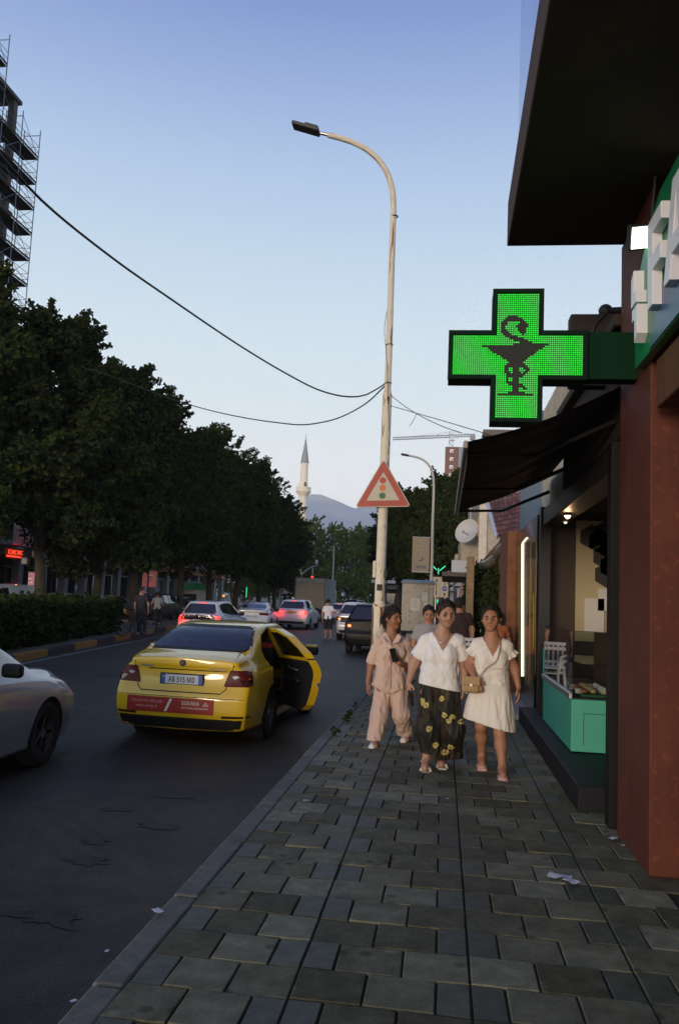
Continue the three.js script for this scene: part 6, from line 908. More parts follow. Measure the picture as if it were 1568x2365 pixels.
// third woman: white ruffled dress, shoulder bag
{
  const p = person({ label: 'woman in a white knee-length dress with ruffled sleeves and a tan shoulder bag', x: 0.5, y: 0.12, z: -8.1, woman: true, skin: [0.36, 0.17, 0.1], yaw: -0.12, tilt: 0.05, fat: 1.1, k: 1.0,
    j: { head: [1133, 1429, 0.02], neck: [1135, 1462], chest: [1135, 1516], waist: [1134, 1556], pelvis: [1133, 1596], shR: [1098, 1483], shL: [1172, 1486], elR: [1082, 1536, -0.03], wrR: [1097, 1567, 0.17], elL: [1188, 1544, -0.06], wrL: [1197, 1588, 0.02], hipR: [1114, 1604], hipL: [1150, 1604], knR: [1111, 1676, 0], anR: [1112, 1748, -0.16], knL: [1154, 1692, 0.14], anL: [1160, 1774, 0.2] },
    handR: { d: [0.3, -0.9, 0.25], n: [-0.3, 0.3, 1], sg: -1, c: 0.7 }, handL: { d: [0.08, -1, 0.15], n: [1, 0, 0.2], sg: 1, c: 0.5 }, hairline: 0.08,
    hair: [cone(V3(0, -0.02, -0.09), V3(0, -0.07, -0.09), 0.05, 0.03), cone(V3(-0.065, 0.03, -0.02), V3(-0.068, -0.03, -0.04), 0.022, 0.016), cone(V3(0.065, 0.03, -0.02), V3(0.068, -0.03, -0.04), 0.022, 0.016)] });
  const { J, A, X, mid, G, torso } = p, white = cloth(0.72, 0.69, 0.62);
  const dress = [...torso.map((c) => cone(c.a, c.b, c.ra + 0.016, c.rb + 0.018)), cone(J.shR, mid(J.shR, J.elR, 0.3), 0.07, 0.072), cone(J.shL, mid(J.shL, J.elL, 0.3), 0.07, 0.072)], tip = X(J.chest, 0.005, 0.01), vn = vNeck(tip, 0.088, 0.16, 0.17);
  G('bodice', dress, 0.025, white, { wave: folds(0.01, 10, 9), cut: (x, y, z) => { let d = Math.max(J.pelvis.y + 0.055 - y, y - (J.neck.y - 0.02)); if (vn(x, y, z) > 0) d = 1; return d; } });
  const hemY = (J.knR.y + J.knL.y) / 2 + 0.03, sk = [cone(A(X(J.pelvis, 0, 0.06), -0.06), A(V3(J.knR.x, hemY - 0.05, -0.02), -0.05), 0.118, 0.15), cone(A(X(J.pelvis, 0, 0.06), 0.06), A(V3(J.knL.x, hemY - 0.05, 0.06), 0.01), 0.118, 0.14), cone(X(J.pelvis, 0, 0.05), V3((J.knR.x + J.knL.x) / 2, hemY - 0.04, 0.03), 0.12, 0.15)];
  G('dress_skirt', sk, 0.05, white, { wave: (x, y, z) => Math.min(1, Math.max(0, (J.pelvis.y + 0.06 - y) * 6)) * (0.022 * noise3.noise(x * 15, y * 1.5, z * 15) + 0.011 * noise3.noise(x * 38, y * 2, z * 38)), cut: (x, y, z) => Math.max(y - (J.pelvis.y + 0.075), hemY - 0.22 * (x - J.pelvis.x) - y) });
  const ruffle = (c, d) => { const pts = []; for (let i = 0; i <= 32; i++) { const a = i / 32 * 6.283; pts.push([a]); } const gs = [], q = new THREE.Quaternion().setFromUnitVectors(V3(0, -1, 0), d), P = (a, rr0, y) => V3(Math.cos(a) * rr0, y, Math.sin(a) * rr0).applyQuaternion(q).add(c); for (let i = 0; i < 40; i++) { const a = i / 40 * 6.283, b = (i + 1) / 40 * 6.283, w = (t) => 0.012 * Math.sin(t * 9); gs.push(quad(P(a, 0.068, 0.02), P(b, 0.068, 0.02), P(b, 0.09 + w(b), -0.035), P(a, 0.09 + w(a), -0.035))); } return join(gs); };
  for (const s of ['R', 'L']) part('ruffle', ruffle(mid(J['sh' + s], J['el' + s], 0.28), J['el' + s].clone().sub(J['sh' + s]).normalize()), white, p.root);
  part('waist_seam', new THREE.TorusGeometry(0.152, 0.005, 6, 40).scale(1.06, 1, 0.82).rotateX(Math.PI / 2).translate(J.waist.x, J.waist.y + 0.06, J.waist.z + 0.005), white, p.root);
  const pink = flat(0.5, 0.3, 0.26, 0.5); for (const s of ['R', 'L']) { const a = J['an' + s]; part('slipper', rbox(0.095, 0.03, 0.25, 0.014, a.x, a.y - 0.09, a.z + 0.05), pink, p.root); part('slipper_strap', new THREE.SphereGeometry(0.055, 16, 10, 0, 6.3, 0, 1.5).scale(0.95, 0.9, 1.2).translate(a.x, a.y - 0.085, a.z + 0.105), pink, p.root); }
  globalThis.__w3 = { J, O: p.O, X };
}
{ // bag hanging from the third woman's shoulder
  const { J, O, X } = globalThis.__w3, q = onZ(1087, 1577, -7.92), t = thing('shoulder_bag', 'quilted tan shoulder bag with a flap and thin strap', 'bag', [q.x, q.y, q.z]);
  const tan = std({ map: mottleTex(16, [150, 120, 84], [186, 156, 116], 111, 8), roughness: 0.7 }), L = (v) => v.clone().add(O).sub(q);
  part('pouch', rbox(0.17, 0.15, 0.075, 0.037, 0, -0.02, 0, 5), tan, t); part('flap', rbox(0.172, 0.085, 0.024, 0.012, 0, 0.022, 0.038, 3), tan, t); part('clasp', cyl(0.014, 0.014, 0.01, 0, 0, 0, 12).rotateX(1.57).translate(0, -0.015, 0.055), M.steel, t);
  part('strap', tube([V3(0.07, 0.05, 0), L(X(J.waist, -0.06, 0.06, 0.17)), L(X(J.chest, 0.03, -0.03, 0.175)), L(X(J.shL, -0.05, 0.03, 0.09)), L(X(J.shL, -0.055, 0.075, 0)), L(X(J.chest, 0.04, 0.0, -0.14)), L(X(J.waist, -0.1, -0.05, -0.13)), V3(-0.06, 0.05, -0.02)], 0.0055, 6, 60), tan, t);
  const ph = globalThis.__w2, w = solo('handheld_purse', 'small dark purse held in the hand of the woman in the white T-shirt', 'purse', rbox(0.03, 0.14, 0.085, 0.012), flat(0.015, 0.014, 0.012, 0.4)); w.position.copy(ph); w.rotation.set(0.2, 0.3, 0.15);
  const f = onZ(909, 1513, -9.08), m = thing('mobile_phone', 'black phone held at the chest of the woman in beige', 'phone', [f.x, f.y, f.z]); m.rotation.set(-0.35, 0.5, 0.35); part('case', rbox(0.074, 0.15, 0.009, 0.004), M.black, m); part('lens', cyl(0.008, 0.008, 0.003, 0, 0, 0, 10).rotateX(1.57).translate(-0.02, 0.055, 0.006), M.chrome, m);
}
// people further off: simpler clothing, same build
function bystander(o) {
  const s = o.h / 1.7, base = onY(o.u, o.v, o.gy ?? ROAD), z = base.z, px = FPX / -z * 1.0, U = (dx) => o.u + dx * s * px, Vv = (y) => { const q = onZ(o.u, o.v, z); return o.v - y * s * px; };
  const j = {}; for (const [n, [x, y, dz]] of Object.entries({ head: [0, 1.58, 0], neck: [0, 1.46, 0], chest: [0, 1.27, 0], waist: [0, 1.08, 0], pelvis: [0, 0.93, 0], shR: [-0.18, 1.4, 0], shL: [0.18, 1.4, 0], elR: [-0.24, 1.12, -0.02], wrR: [-0.24, 0.88, 0.06], elL: [0.24, 1.12, -0.02], wrL: [0.24, 0.88, 0.06], hipR: [-0.09, 0.9, 0], hipL: [0.09, 0.9, 0], knR: [-0.1, 0.5, 0.03], knL: [0.1, 0.5, 0.0], anR: [-0.11, 0.1, 0], anL: [0.11, 0.1, -0.05], ...(o.pose ?? {}) })) j[n] = [U(x), Vv(y), (dz ?? 0) * s];
  const p = person({ label: o.label, x: base.x, y: base.y, z, j, k: s, fat: o.fat ?? 1, woman: o.woman, yaw: o.yaw ?? 0, tilt: o.tilt ?? 0, skin: o.skin, cell: o.cell ?? 0.016, handCell: 0.006, hair: o.hair, handL: o.handL, handR: o.handR, hairline: o.hairline });
  const { J, A, X, mid, G, torso } = p, top = cloth(...o.top), bot = cloth(...o.bottom);
  G('shirt', [...torso.map((c) => cone(c.a, c.b, c.ra + 0.022, c.rb + 0.026))], 0.03, top, { sleeves: [[J.shR, mid(J.shR, J.elR, 0.66), 0.066 * s, 0.076 * s], [J.shL, mid(J.shL, J.elL, 0.66), 0.066 * s, 0.076 * s]], cell: 0.015, wave: folds(0.006, 8, 6), cut: (x, y) => Math.max(J.pelvis.y - 0.06 - y, y - (J.neck.y - 0.015)) });
  const len = o.shorts ? 0.9 : 1.7, lg = []; for (const q of ['R', 'L']) { lg.push(cone(J['hip' + q], o.shorts ? mid(J['hip' + q], J['kn' + q], 0.95) : J['kn' + q], 0.11 * s, 0.088 * s)); if (!o.shorts) lg.push(cone(J['kn' + q], J['an' + q], 0.085 * s, 0.062 * s)); }
  G(o.shorts ? 'shorts' : 'trousers', [...lg, cone(X(J.pelvis, 0, -0.03), X(J.pelvis, 0, 0.04), 0.125 * s, 0.12 * s)], 0.03, bot, { cell: 0.015, wave: folds(0.007, 9, 4) });
  for (const q of ['R', 'L']) { const a = J['an' + q], b2 = a.clone().addScaledVector(p.fwd, 0.13); G('shoe', [cone(X(a, 0, -0.05).addScaledVector(p.fwd, -0.04), X(b2, 0, -0.06), 0.042, 0.036)], 0.02, flat(...(o.shoe ?? [0.1, 0.1, 0.1]), 0.7), { cell: 0.01, cut: (x, y) => a.y - 0.1 - y }); }
  return p;
}
bystander({ label: 'woman with tied back hair mostly hidden behind the woman in the white T-shirt', u: 990, v: 1662, gy: 0.12, h: 1.56, woman: true, skin: [0.36, 0.18, 0.11], yaw: 0.1, tilt: 0.15, top: [0.3, 0.28, 0.27], bottom: [0.06, 0.06, 0.07], shoe: [0.6, 0.6, 0.6] });
bystander({ label: 'man in a dark maroon shirt standing in the shade beside the timber post', u: 1062, v: 1590, gy: 0.12, h: 1.72, yaw: 2.5, skin: [0.3, 0.16, 0.1], top: [0.03, 0.014, 0.014], bottom: [0.03, 0.03, 0.035] });
bystander({ label: 'person in a rust orange shirt standing behind the woman in the dress', u: 1149, v: 1604, gy: 0.12, h: 1.5, yaw: -0.6, skin: [0.3, 0.16, 0.1], top: [0.34, 0.1, 0.04], bottom: [0.04, 0.04, 0.045], woman: true });
bystander({ label: 'man in a white T-shirt and black shorts standing in the road looking at a phone', u: 758, v: 1478, h: 1.74, cell: 0.018, yaw: 2.2, tilt: 0.3, top: [0.74, 0.74, 0.76], bottom: [0.015, 0.015, 0.016], shorts: true, skin: [0.4, 0.22, 0.15], pose: { elL: [0.25, 1.15, 0.02], wrL: [0.36, 1.22, -0.12], shR: [-0.17, 1.4, 0.02] }, handL: { d: [0.6, 0.3, -0.4], n: [0, -1, 0], sg: 1, c: 0.6 } });
bystander({ label: 'cyclist in a grey T-shirt riding towards the oncoming car', u: 364, v: 1452, h: 1.7, cell: 0.018, yaw: 3.1, top: [0.3, 0.31, 0.34], bottom: [0.02, 0.02, 0.022], skin: [0.35, 0.2, 0.14], pose: { wrR: [-0.25, 0.98, -0.35], wrL: [0.25, 0.98, -0.35], elR: [-0.27, 1.12, -0.15], elL: [0.27, 1.12, -0.15], anL: [0.11, 0.28, -0.05], knL: [0.1, 0.62, -0.2] } });
bystander({ label: 'person in dark clothes standing with a bicycle at the end of the hedge', u: 328, v: 1467, gy: 0.09, h: 1.66, cell: 0.018, yaw: 1.8, top: [0.02, 0.02, 0.024], bottom: [0.02, 0.02, 0.02], skin: [0.3, 0.18, 0.12] });
// ---------------------------------------------------------------- street furniture
const postPaint = (rust, s) => std({ map: tex(256, 512, (u, v) => { const n = pfbm(u, v, 9, 5, s), m = pfbm(u, v, 26, 3, s + 3), k = n * 1.6 + m * 0.5 - rust, g = rr(-7, 7); if (k > 0) { const t = Math.min(1, k * 7); return [214 - 92 * t + g, 202 - 116 * t + g, 176 - 126 * t + g]; } const d = Math.max(0, m - 0.12) * 130; return [220 - d + g, 212 - d + g, 192 - d + g]; }), roughness: 0.75, bumpMap: grainTex, bumpScale: 0.002 });
function taperTube(pts, r0, r1, n = 14, seg = 60) { const crv = new THREE.CatmullRomCurve3(pts, false, 'centripetal'), g = new THREE.TubeGeometry(crv, seg, 1, n), p = g.attributes.position, c = V3(); for (let i = 0; i < p.count; i++) { const s = Math.floor(i / (n + 1)) / seg, r = r0 + (r1 - r0) * s; crv.getPointAt(s, c); p.setXYZ(i, c.x + (p.getX(i) - c.x) * r, c.y + (p.getY(i) - c.y) * r, c.z + (p.getZ(i) - c.z) * r); } return g; }
{
  const z = -14.2, B = V3(-1.075, 0.12, z), W = (u, v) => onZ(u, v, z).sub(B), t = thing('street_lamp', 'tall cream lamp post with a rusty base and curved arm beside the kerb', 'street lamp', B.toArray());
  const y1 = W(876, 1392).y, y2 = W(888, 918).y, ax = (v) => W(880 + (1390 - v) * 0.0424, v).x;
  part('base', lathe([[0.16, 0], [0.16, 0.03], [0.125, 0.05], [0.122, y1 - 0.08], [0.118, y1 - 0.03], [0.09, y1 + 0.03], [0.085, y1 + 0.05]], 28).translate(0, 0, 0), postPaint(0.0, 121), t);
  part('lower_shaft', taperTube([V3(0, y1, 0), V3(0, (y1 + y2) / 2, 0), V3(0.0, y2, 0)], 0.088, 0.082, 18, 20), postPaint(0.34, 124), t);
  part('shoulder', lathe([[0.083, 0], [0.084, 0.03], [0.062, 0.13], [0.058, 0.14]], 20), postPaint(0.34, 124), t, [0, y2, 0]);
  const top = [[905, 800], [908, 640], [911, 500], [910, 470], [905, 435], [893, 398], [872, 367], [846, 345], [815, 329], [785, 319], [758, 312]].map(([u, v]) => W(u, v)); const dx = top[0].x; top.forEach((q, i) => { q.x -= dx * Math.max(0, 1 - i / 4); });
  part('upper_shaft', taperTube([V3(0, y2 + 0.1, 0), ...top], 0.06, 0.05, 14, 90), postPaint(0.36, 127), t);
  part('spigot', bar(top[10].clone(), W(738, 307), 0.03, 10), M.steel, t);
  const h = part('lamp_head', (() => { const a = W(738, 306), b = W(676, 288), L = a.distanceTo(b), g = join(rbox(L, 0.07, 0.26, 0.03, -L / 2, 0, 0), rbox(L * 0.5, 0.06, 0.2, 0.025, -L * 0.32, 0.05, 0)); return g.rotateZ(-Math.atan2(b.y - a.y, a.x - b.x)).translate(a.x, a.y, 0); })(), flat(0.06, 0.058, 0.055, 0.5), t);
  part('band', new THREE.TorusGeometry(0.056, 0.012, 8, 20).rotateX(Math.PI / 2).translate(W(911, 500).x, W(911, 500).y, 0), M.black, t);
  for (const [v, r] of [[797, 0.06], [886, 0.062]]) part('cable_tie', new THREE.TorusGeometry(r, 0.009, 8, 20).rotateX(1.5).rotateZ(0.12).translate(0, W(890, v).y, 0), M.black, t);
  part('sticker', new THREE.CylinderGeometry(0.0895, 0.0895, 0.11, 16, 1, true, -0.6, 1.1).translate(0, W(878, 1357).y, 0), std({ map: mottleTex(20, [30, 24, 14], [74, 60, 34], 131, 16), roughness: 0.7 }), t);
  part('junction_box', rbox(0.07, 0.3, 0.1, 0.03, -0.1, W(866, 1315).y, 0.02), postPaint(0.5, 133), t); part('clamp', rbox(0.06, 0.14, 0.07, 0.01, 0.09, W(888, 1325).y, 0.03), M.black, t);
}
{ // warning sign: traffic lights ahead
  const z = -14.07, c = onZ(884, 1134, z), S = thing('warning_sign', 'triangular red and white warning sign showing three traffic light discs', 'sign', c.toArray()), W = (u, v) => { const q = onZ(u, v, z).sub(c); return [q.x, q.y]; };
  S.rotation.z = 0.0;
  const tri = (k, r) => { const pts = [[886, 1060], [820, 1172], [948, 1170]].map(([u, v]) => W(u, v)), g = pts.reduce((a, q) => [a[0] + q[0] / 3, a[1] + q[1] / 3], [0, 0]), P = pts.map(([x, y]) => V2(g[0] + (x - g[0]) * k, g[1] + (y - g[1]) * k)), sh = new THREE.Path(); for (let i = 0; i < 3; i++) { const a = P[i], b = P[(i + 1) % 3], p = P[(i + 2) % 3], t0 = a.clone().lerp(p, r / a.distanceTo(p)), t1 = a.clone().lerp(b, r / a.distanceTo(b)); i ? sh.lineTo(t0.x, t0.y) : sh.moveTo(t0.x, t0.y); sh.quadraticCurveTo(a.x, a.y, t1.x, t1.y); } sh.closePath(); return sh; };
  const shp = (path) => { const s = new THREE.Shape(); s.curves = path.curves; return s; };
  const weather = (lo, hi, s) => std({ map: mottleTex(6, lo, hi, s, 4), roughness: 0.5 });
  part('plate', new THREE.ExtrudeGeometry(shp(tri(1, 0.07)), { depth: 0.012, bevelEnabled: true, bevelSize: 0.003, bevelThickness: 0.003, bevelSegments: 1, curveSegments: 10 }), weather([176, 170, 152], [192, 186, 168], 141), S);
  const ring = shp(tri(0.955, 0.06)); ring.holes.push(tri(0.6, 0.012)); part('red_border', new THREE.ExtrudeGeometry(ring, { depth: 0.002, bevelEnabled: false, curveSegments: 10 }).translate(0, 0, 0.0155), weather([158, 56, 40], [172, 66, 48], 143), S);
  [[884.5, 1110, [170, 58, 44]], [883.5, 1127, [206, 108, 48]], [883, 1145, [34, 98, 62]]].forEach(([u, v, k], i) => { const [x, y] = W(u, v); part(['red_disc', 'amber_disc', 'green_disc'][i], cyl(0.055, 0.055, 0.002, 0, 0, 0, 28).rotateX(Math.PI / 2).translate(x, y, 0.017), weather(k.map((q) => q - 5), k.map((q) => q + 5), 145 + i), S); });
  for (const v of [1088, 1160]) { const [x, y] = W(883, v); part('bolt', cyl(0.008, 0.008, 0.006, 0, 0, 0, 8).rotateX(Math.PI / 2).translate(x, y, 0.016), M.darkMetal, S); } part('clamp_band', join(...[1085, 1158].map((v) => new THREE.TorusGeometry(0.09, 0.008, 6, 20).rotateX(Math.PI / 2).translate(0.0, W(884, v)[1], -0.1))), M.steel, S);
}
// more lamp posts down the street
function lampPost(label, z, pts, head, r, group) {
  const base = onZ(pts[0][0], pts[0][1], z), B = V3(base.x, z < -90 || pts[0][0] < 900 ? ROAD : 0.1, z), t = thing('lamp_post', label, 'street lamp', B.toArray(), 0, group), P = pts.map(([u, v]) => onZ(u, v, z).sub(B)), m = flat(0.42, 0.41, 0.38, 0.6);
  part('shaft', taperTube([V3(P[0].x, 0, 0), ...P], r, r * 0.5, 10, 60), m, t); part('base', cyl(r * 1.6, r * 1.5, 1.2, P[0].x, 0, 0, 14), m, t);
  for (const [u, v] of head) { const e = onZ(u, v, z).sub(B), l = P[P.length - 1], d = e.clone().sub(l); part('lamp_head', rbox(d.length() + 0.05, 0.1, 0.28, 0.04, 0, 0, 0).rotateZ(Math.atan2(d.y, d.x)).translate((e.x + l.x) / 2, (e.y + l.y) / 2, 0), M.darkMetal, t); }
}
lampPost('grey lamp post with a curved arm just behind the electrical cabinet', -45, [[996, 1330], [999, 1200], [1001, 1120], [999, 1095], [990, 1074], [975, 1061], [958, 1055], [943, 1052]], [[927, 1049]], 0.11);
lampPost('smaller grey lamp post further off, partly behind the nearer post', -76, [[1006, 1330], [1008, 1240], [1007, 1222], [1001, 1207], [991, 1199], [979, 1195]], [[964, 1191]], 0.11);
lampPost('distant lamp post bending right, beside the box truck', -100, [[650, 1340], [653, 1290], [655, 1276], [661, 1264], [670, 1259]], [[681, 1257]], 0.12);
lampPost('distant two-armed lamp post rising behind the box truck', -105, [[768, 1345], [770, 1300], [771, 1259]], [[745, 1255], [790, 1260]], 0.12);
{ // signal mast arm with camera over the junction
  const z = -96, q = onZ(697, 1330, z), t = thing('signal_mast', 'curved signal mast arm with a camera and lit red signal above the box truck', 'traffic light', [q.x, ROAD, z]), W = (u, v) => onZ(u, v, z).sub(V3(q.x, ROAD, z));
  part('mast', taperTube([V3(0, 0, 0), W(697, 1330), W(708, 1317), W(722, 1309), W(736, 1305)], 0.12, 0.06, 8, 40), M.steel, t); part('camera', rbox(0.3, 0.5, 0.4, 0.08, W(731, 1298).x, W(731, 1298).y, 0), flat(0.5, 0.5, 0.5), t);
  const s = part('signal_head', rbox(0.34, 0.95, 0.25, 0.05, W(722, 1330).x, W(722, 1337).y, 0.2), M.black, t); part('red_lens', cyl(0.14, 0.14, 0.03, 0, 0, 0, 16).rotateX(1.57).translate(W(722, 1333).x, W(722, 1333).y, 0.35), glow(1, 0.06, 0.03, 2.2), s); part('hanger', bar(W(722, 1309), W(722, 1337), 0.04), M.steel, t);
}
for (const [u, v, z, lab] of [[896, 1264, -70, 'lit red and green signal head behind the sign pole']]) {
  const q = onZ(u, v, z), t = thing('traffic_light', lab, 'traffic light', [q.x, 0, z]); part('pole', cyl(0.06, 0.05, q.y - 0.4, 0, ROAD, 0, 8), M.darkMetal, t); const h = part('signal_head', rbox(0.3, 0.9, 0.2, 0.04, 0, q.y - 0.22, 0), M.black, t); part('red_lens', cyl(0.11, 0.11, 0.03, 0, 0, 0, 14).rotateX(1.57).translate(0, q.y, 0.12), glow(1, 0.06, 0.03, 2), h);
  const g = onZ(908, 1276, z).sub(V3(q.x, 0, z)); part('arm', bar(V3(0, q.y - 0.3, 0), V3(g.x, g.y + 0.1, 0), 0.03), M.darkMetal, t); const h2 = part('signal_head', rbox(0.26, 0.6, 0.2, 0.04, g.x, g.y + 0.1, 0), M.black, t); part('green_lens', cyl(0.09, 0.09, 0.03, 0, 0, 0, 14).rotateX(1.57).translate(g.x, g.y, 0.12), glow(0.02, 0.8, 0.4, 1.4), h2);
}
{ // green light-tube arrow on a post
  const z = -52, q = onZ(1012, 1325, z), t = thing('arrow_signal', 'green glowing arrow of light tubes on a slim post', 'traffic light', [q.x, 0.1, z]), W = (u, v) => onZ(u, v, z).sub(V3(q.x, 0.1, z)), e = glow(0.03, 0.9, 0.42, 1.2);
  part('post', cyl(0.04, 0.04, q.y - 0.12, 0, 0, 0, 8), M.darkMetal, t); for (const [a, b, c, d] of [[1012, 1327, 1012, 1312], [1015, 1318, 1028, 1307], [1008, 1316, 1000, 1308]]) part('light_tube', bar(W(a, b), W(c, d), 0.035), e, t);
  const h = part('signal_head', rbox(0.2, 0.55, 0.15, 0.03, W(1010, 1386).x, W(1010, 1388).y, 0.12), M.black, t); part('green_figure', rbox(0.09, 0.3, 0.02, 0.02, W(1010, 1390).x, W(1010, 1390).y, 0.205), glow(0.03, 0.8, 0.35, 1), h); part('red_figure', rbox(0.1, 0.12, 0.02, 0.02, W(1010, 1381).x, W(1010, 1381).y, 0.205), glow(0.7, 0.05, 0.03, 0.6), h);
}
{ // a green light bar on the far pavement, a green kiosk and two amber lamps
  const q = onZ(568, 1380, -80), t = thing('light_pillar', 'slim pillar with a green light bar at the far crossing', 'lamp', [q.x, ROAD, -80]), y = onZ(568, 1356, -80).y; part('pillar', cyl(0.06, 0.06, y, -0.08, 0, 0, 8), M.darkMetal, t); part('light_bar', rbox(0.09, y - q.y, 0.06, 0.02, 0.04, (y + q.y) / 2 - ROAD, 0.02), glow(0.03, 0.9, 0.4, 0.9), t);
  const k = onZ(436, 1396, -58), K = thing('kiosk', 'small green and white street kiosk behind the white hatchback', 'kiosk', [k.x - 0.4, ROAD, -60]); part('wall', rbox(1.7, 2.0, 1.7, 0.05, 0, 1.0, 0), flat(0.5, 0.52, 0.5, 0.7), K); part('roof', lathe([[1.15, 2.0], [1.12, 2.2], [0.8, 2.5], [0.3, 2.62], [0, 2.64]], 8), flat(0.05, 0.3, 0.14, 0.6), K); part('window', rbox(1.2, 0.8, 0.04, 0.02, 0, 1.3, 0.86), M.glassDark, K); part('counter', rbox(1.4, 0.06, 0.3, 0.01, 0, 0.85, 0.95), flat(0.05, 0.25, 0.12), K);
  for (const [u, v, z, lab] of [[443, 1375, -84, 'amber lamp nearer the green kiosk'], [517, 1376, -86, 'amber lamp nearer the green light pillar']]) { const p = onZ(u, v, z), l = thing('amber_lamp', lab, 'lamp', [p.x, ROAD, z]); part('post', cyl(0.05, 0.04, p.y + 0.02, 0, 0, 0, 8), M.darkMetal, l); part('bulb', new THREE.SphereGeometry(0.13, 12, 8).translate(0, p.y - ROAD, 0), glow(1, 0.4, 0.08, 1.6), l); }
}
{ // electrical cabinet
  const z = -17, a = onZ(930, 1347, z), b = onZ(1002, 1347, z), y0 = onZ(960, 1457, z).y, w = b.x - a.x, t = thing('electrical_cabinet', 'weathered grey electrical cabinet on a pedestal with paper notices pasted on', 'cabinet', [(a.x + b.x) / 2, 0.12, z]);
  const grey = std({ map: tex(256, 256, (u, v) => { const n = pfbm(u, v, 7, 5, 151), m = pfbm(u, v, 30, 3, 155), k = 160 + 24 * n + 12 * m + rr(-10, 10) - (n > 0.22 ? 26 : 0); return [k, k * 0.965, k * 0.88]; }), roughness: 0.85 }), H = a.y - 0.12, h0 = y0 - 0.12;
  part('housing', metreUV(rbox(w, H - h0, 0.36, 0.012, 0, (H + h0) / 2, 0), 1.2), grey, t); part('lid', metreUV(rbox(w + 0.05, 0.05, 0.42, 0.015, 0, H + 0.02, 0)), std({ map: mottleTex(10, [96, 102, 108], [128, 132, 136], 157, 8), roughness: 0.7 }), t); part('lid_cap', rbox(w, 0.03, 0.36, 0.012, 0, H + 0.058, 0), flat(0.1, 0.2, 0.36, 0.6), t);
  part('pedestal', metreUV(rbox(w * 0.72, h0 - 0.06, 0.3, 0.02, 0.02, (h0 - 0.06) / 2, 0)), std({ map: mottleTex(9, [120, 112, 98], [160, 152, 138], 159, 8), roughness: 0.9 }), t); part('door_seam', rbox(0.006, H - h0 - 0.05, 0.004, 0.001, w * 0.36, (H + h0) / 2, 0.181), M.black, t);
  const paper = (u0, v0, u1, v1, lines) => { const p = onZ((u0 + u1) / 2, (v0 + v1) / 2, z + 0.19), pw = (u1 - u0) / FPX * 16.8, ph = (v1 - v0) / FPX * 16.8, mt = canvasTex(128, 192, (x, W, Hh) => { x.fillStyle = '#b9b6ae'; x.fillRect(0, 0, W, Hh); x.fillStyle = '#77756f'; for (let k = 0; k < lines; k++) { x.fillRect(14, 18 + k * 15, 60 + rnd() * 40, 4); } }); const m = part('notice', box(pw, ph, 0.002, p.x - (a.x + b.x) / 2, p.y - 0.12, 0.183), std({ map: mt, roughness: 0.9 }), t); m.rotation.z = 0; };
  paper(949, 1382, 969, 1410, 9); paper(974, 1368, 987, 1388, 4); paper(978, 1390, 988, 1400, 2);
}
{ // banner on the second lamp post, lane sign
  const z = -44.8, a = onZ(953, 1240, z), b = onZ(990, 1322, z), t = thing('banner', 'faded beige banner hung from the grey lamp post', 'banner', [b.x, b.y, z]), w = b.x - a.x, h = a.y - b.y;
  const mt = canvasTex(128, 280, (x, W, H) => { x.fillStyle = '#938a76'; x.fillRect(0, 0, W, H); for (let i = 0; i < 500; i++) { x.fillStyle = `rgba(${rnd() < 0.5 ? '70,66,56' : '180,172,150'},0.12)`; x.fillRect(rnd() * W, rnd() * H, 6, 10); } x.strokeStyle = '#3c4a58'; x.lineWidth = 7; x.beginPath(); x.moveTo(50, 190); x.quadraticCurveTo(78, 190, 80, 160); x.stroke(); x.fillStyle = '#6d6e6c'; x.fillRect(30, 226, 80, 26); });
  const g = new THREE.PlaneGeometry(w, h, 8, 12); const p = g.attributes.position; for (let i = 0; i < p.count; i++) p.setZ(i, 0.05 * Math.sin(p.getX(i) * 4 + p.getY(i) * 2)); g.computeVertexNormals(); part('cloth', g.translate(-w / 2, h / 2, 0), std({ map: mt, roughness: 0.9 }), t); for (const y of [0, h]) part('arm', bar(V3(-w, y, 0.0), V3(0.1, y, 0), 0.025), M.steel, t);
  const z2 = -38, c = onZ(1000, 1332, z2), d = onZ(1034, 1380, z2), s = thing('lane_sign', 'white lane guidance sign with black arrows and a blue disc', 'sign', [(c.x + d.x) / 2, 0.1, z2]), w2 = d.x - c.x, h2 = c.y - d.y;
  const face = canvasTex(256, 330, (x, W, H) => { x.fillStyle = '#a8a294'; x.fillRect(0, 0, W, H); x.fillStyle = '#1a1a1a'; const arrow = (cx, y0, y1) => { x.fillRect(cx - 7, y0 + 30, 14, y1 - y0 - 30); x.beginPath(); x.moveTo(cx - 30, y0 + 44); x.lineTo(cx, y0); x.lineTo(cx + 30, y0 + 44); x.lineTo(cx, y0 + 30); x.fill(); }; arrow(60, 30, 300); arrow(196, 30, 140); arrow(196, 250, 320); x.fillStyle = '#1f3f86'; x.beginPath(); x.arc(196, 190, 42, 0, 7); x.fill(); x.fillStyle = '#c8ccd4'; x.fillRect(172, 184, 48, 10); x.fillStyle = '#8c7a50'; x.fillRect(124, 0, 8, H); });
  part('panel', box(w2, h2, 0.03, 0, (c.y + d.y) / 2 - 0.1, 0), std({ map: face, roughness: 0.6 }), s); for (const x of [-w2 * 0.3, w2 * 0.3]) part('post', cyl(0.035, 0.035, d.y - 0.1 + h2 * 0.8, x, 0, -0.04, 8), M.steel, s);
}
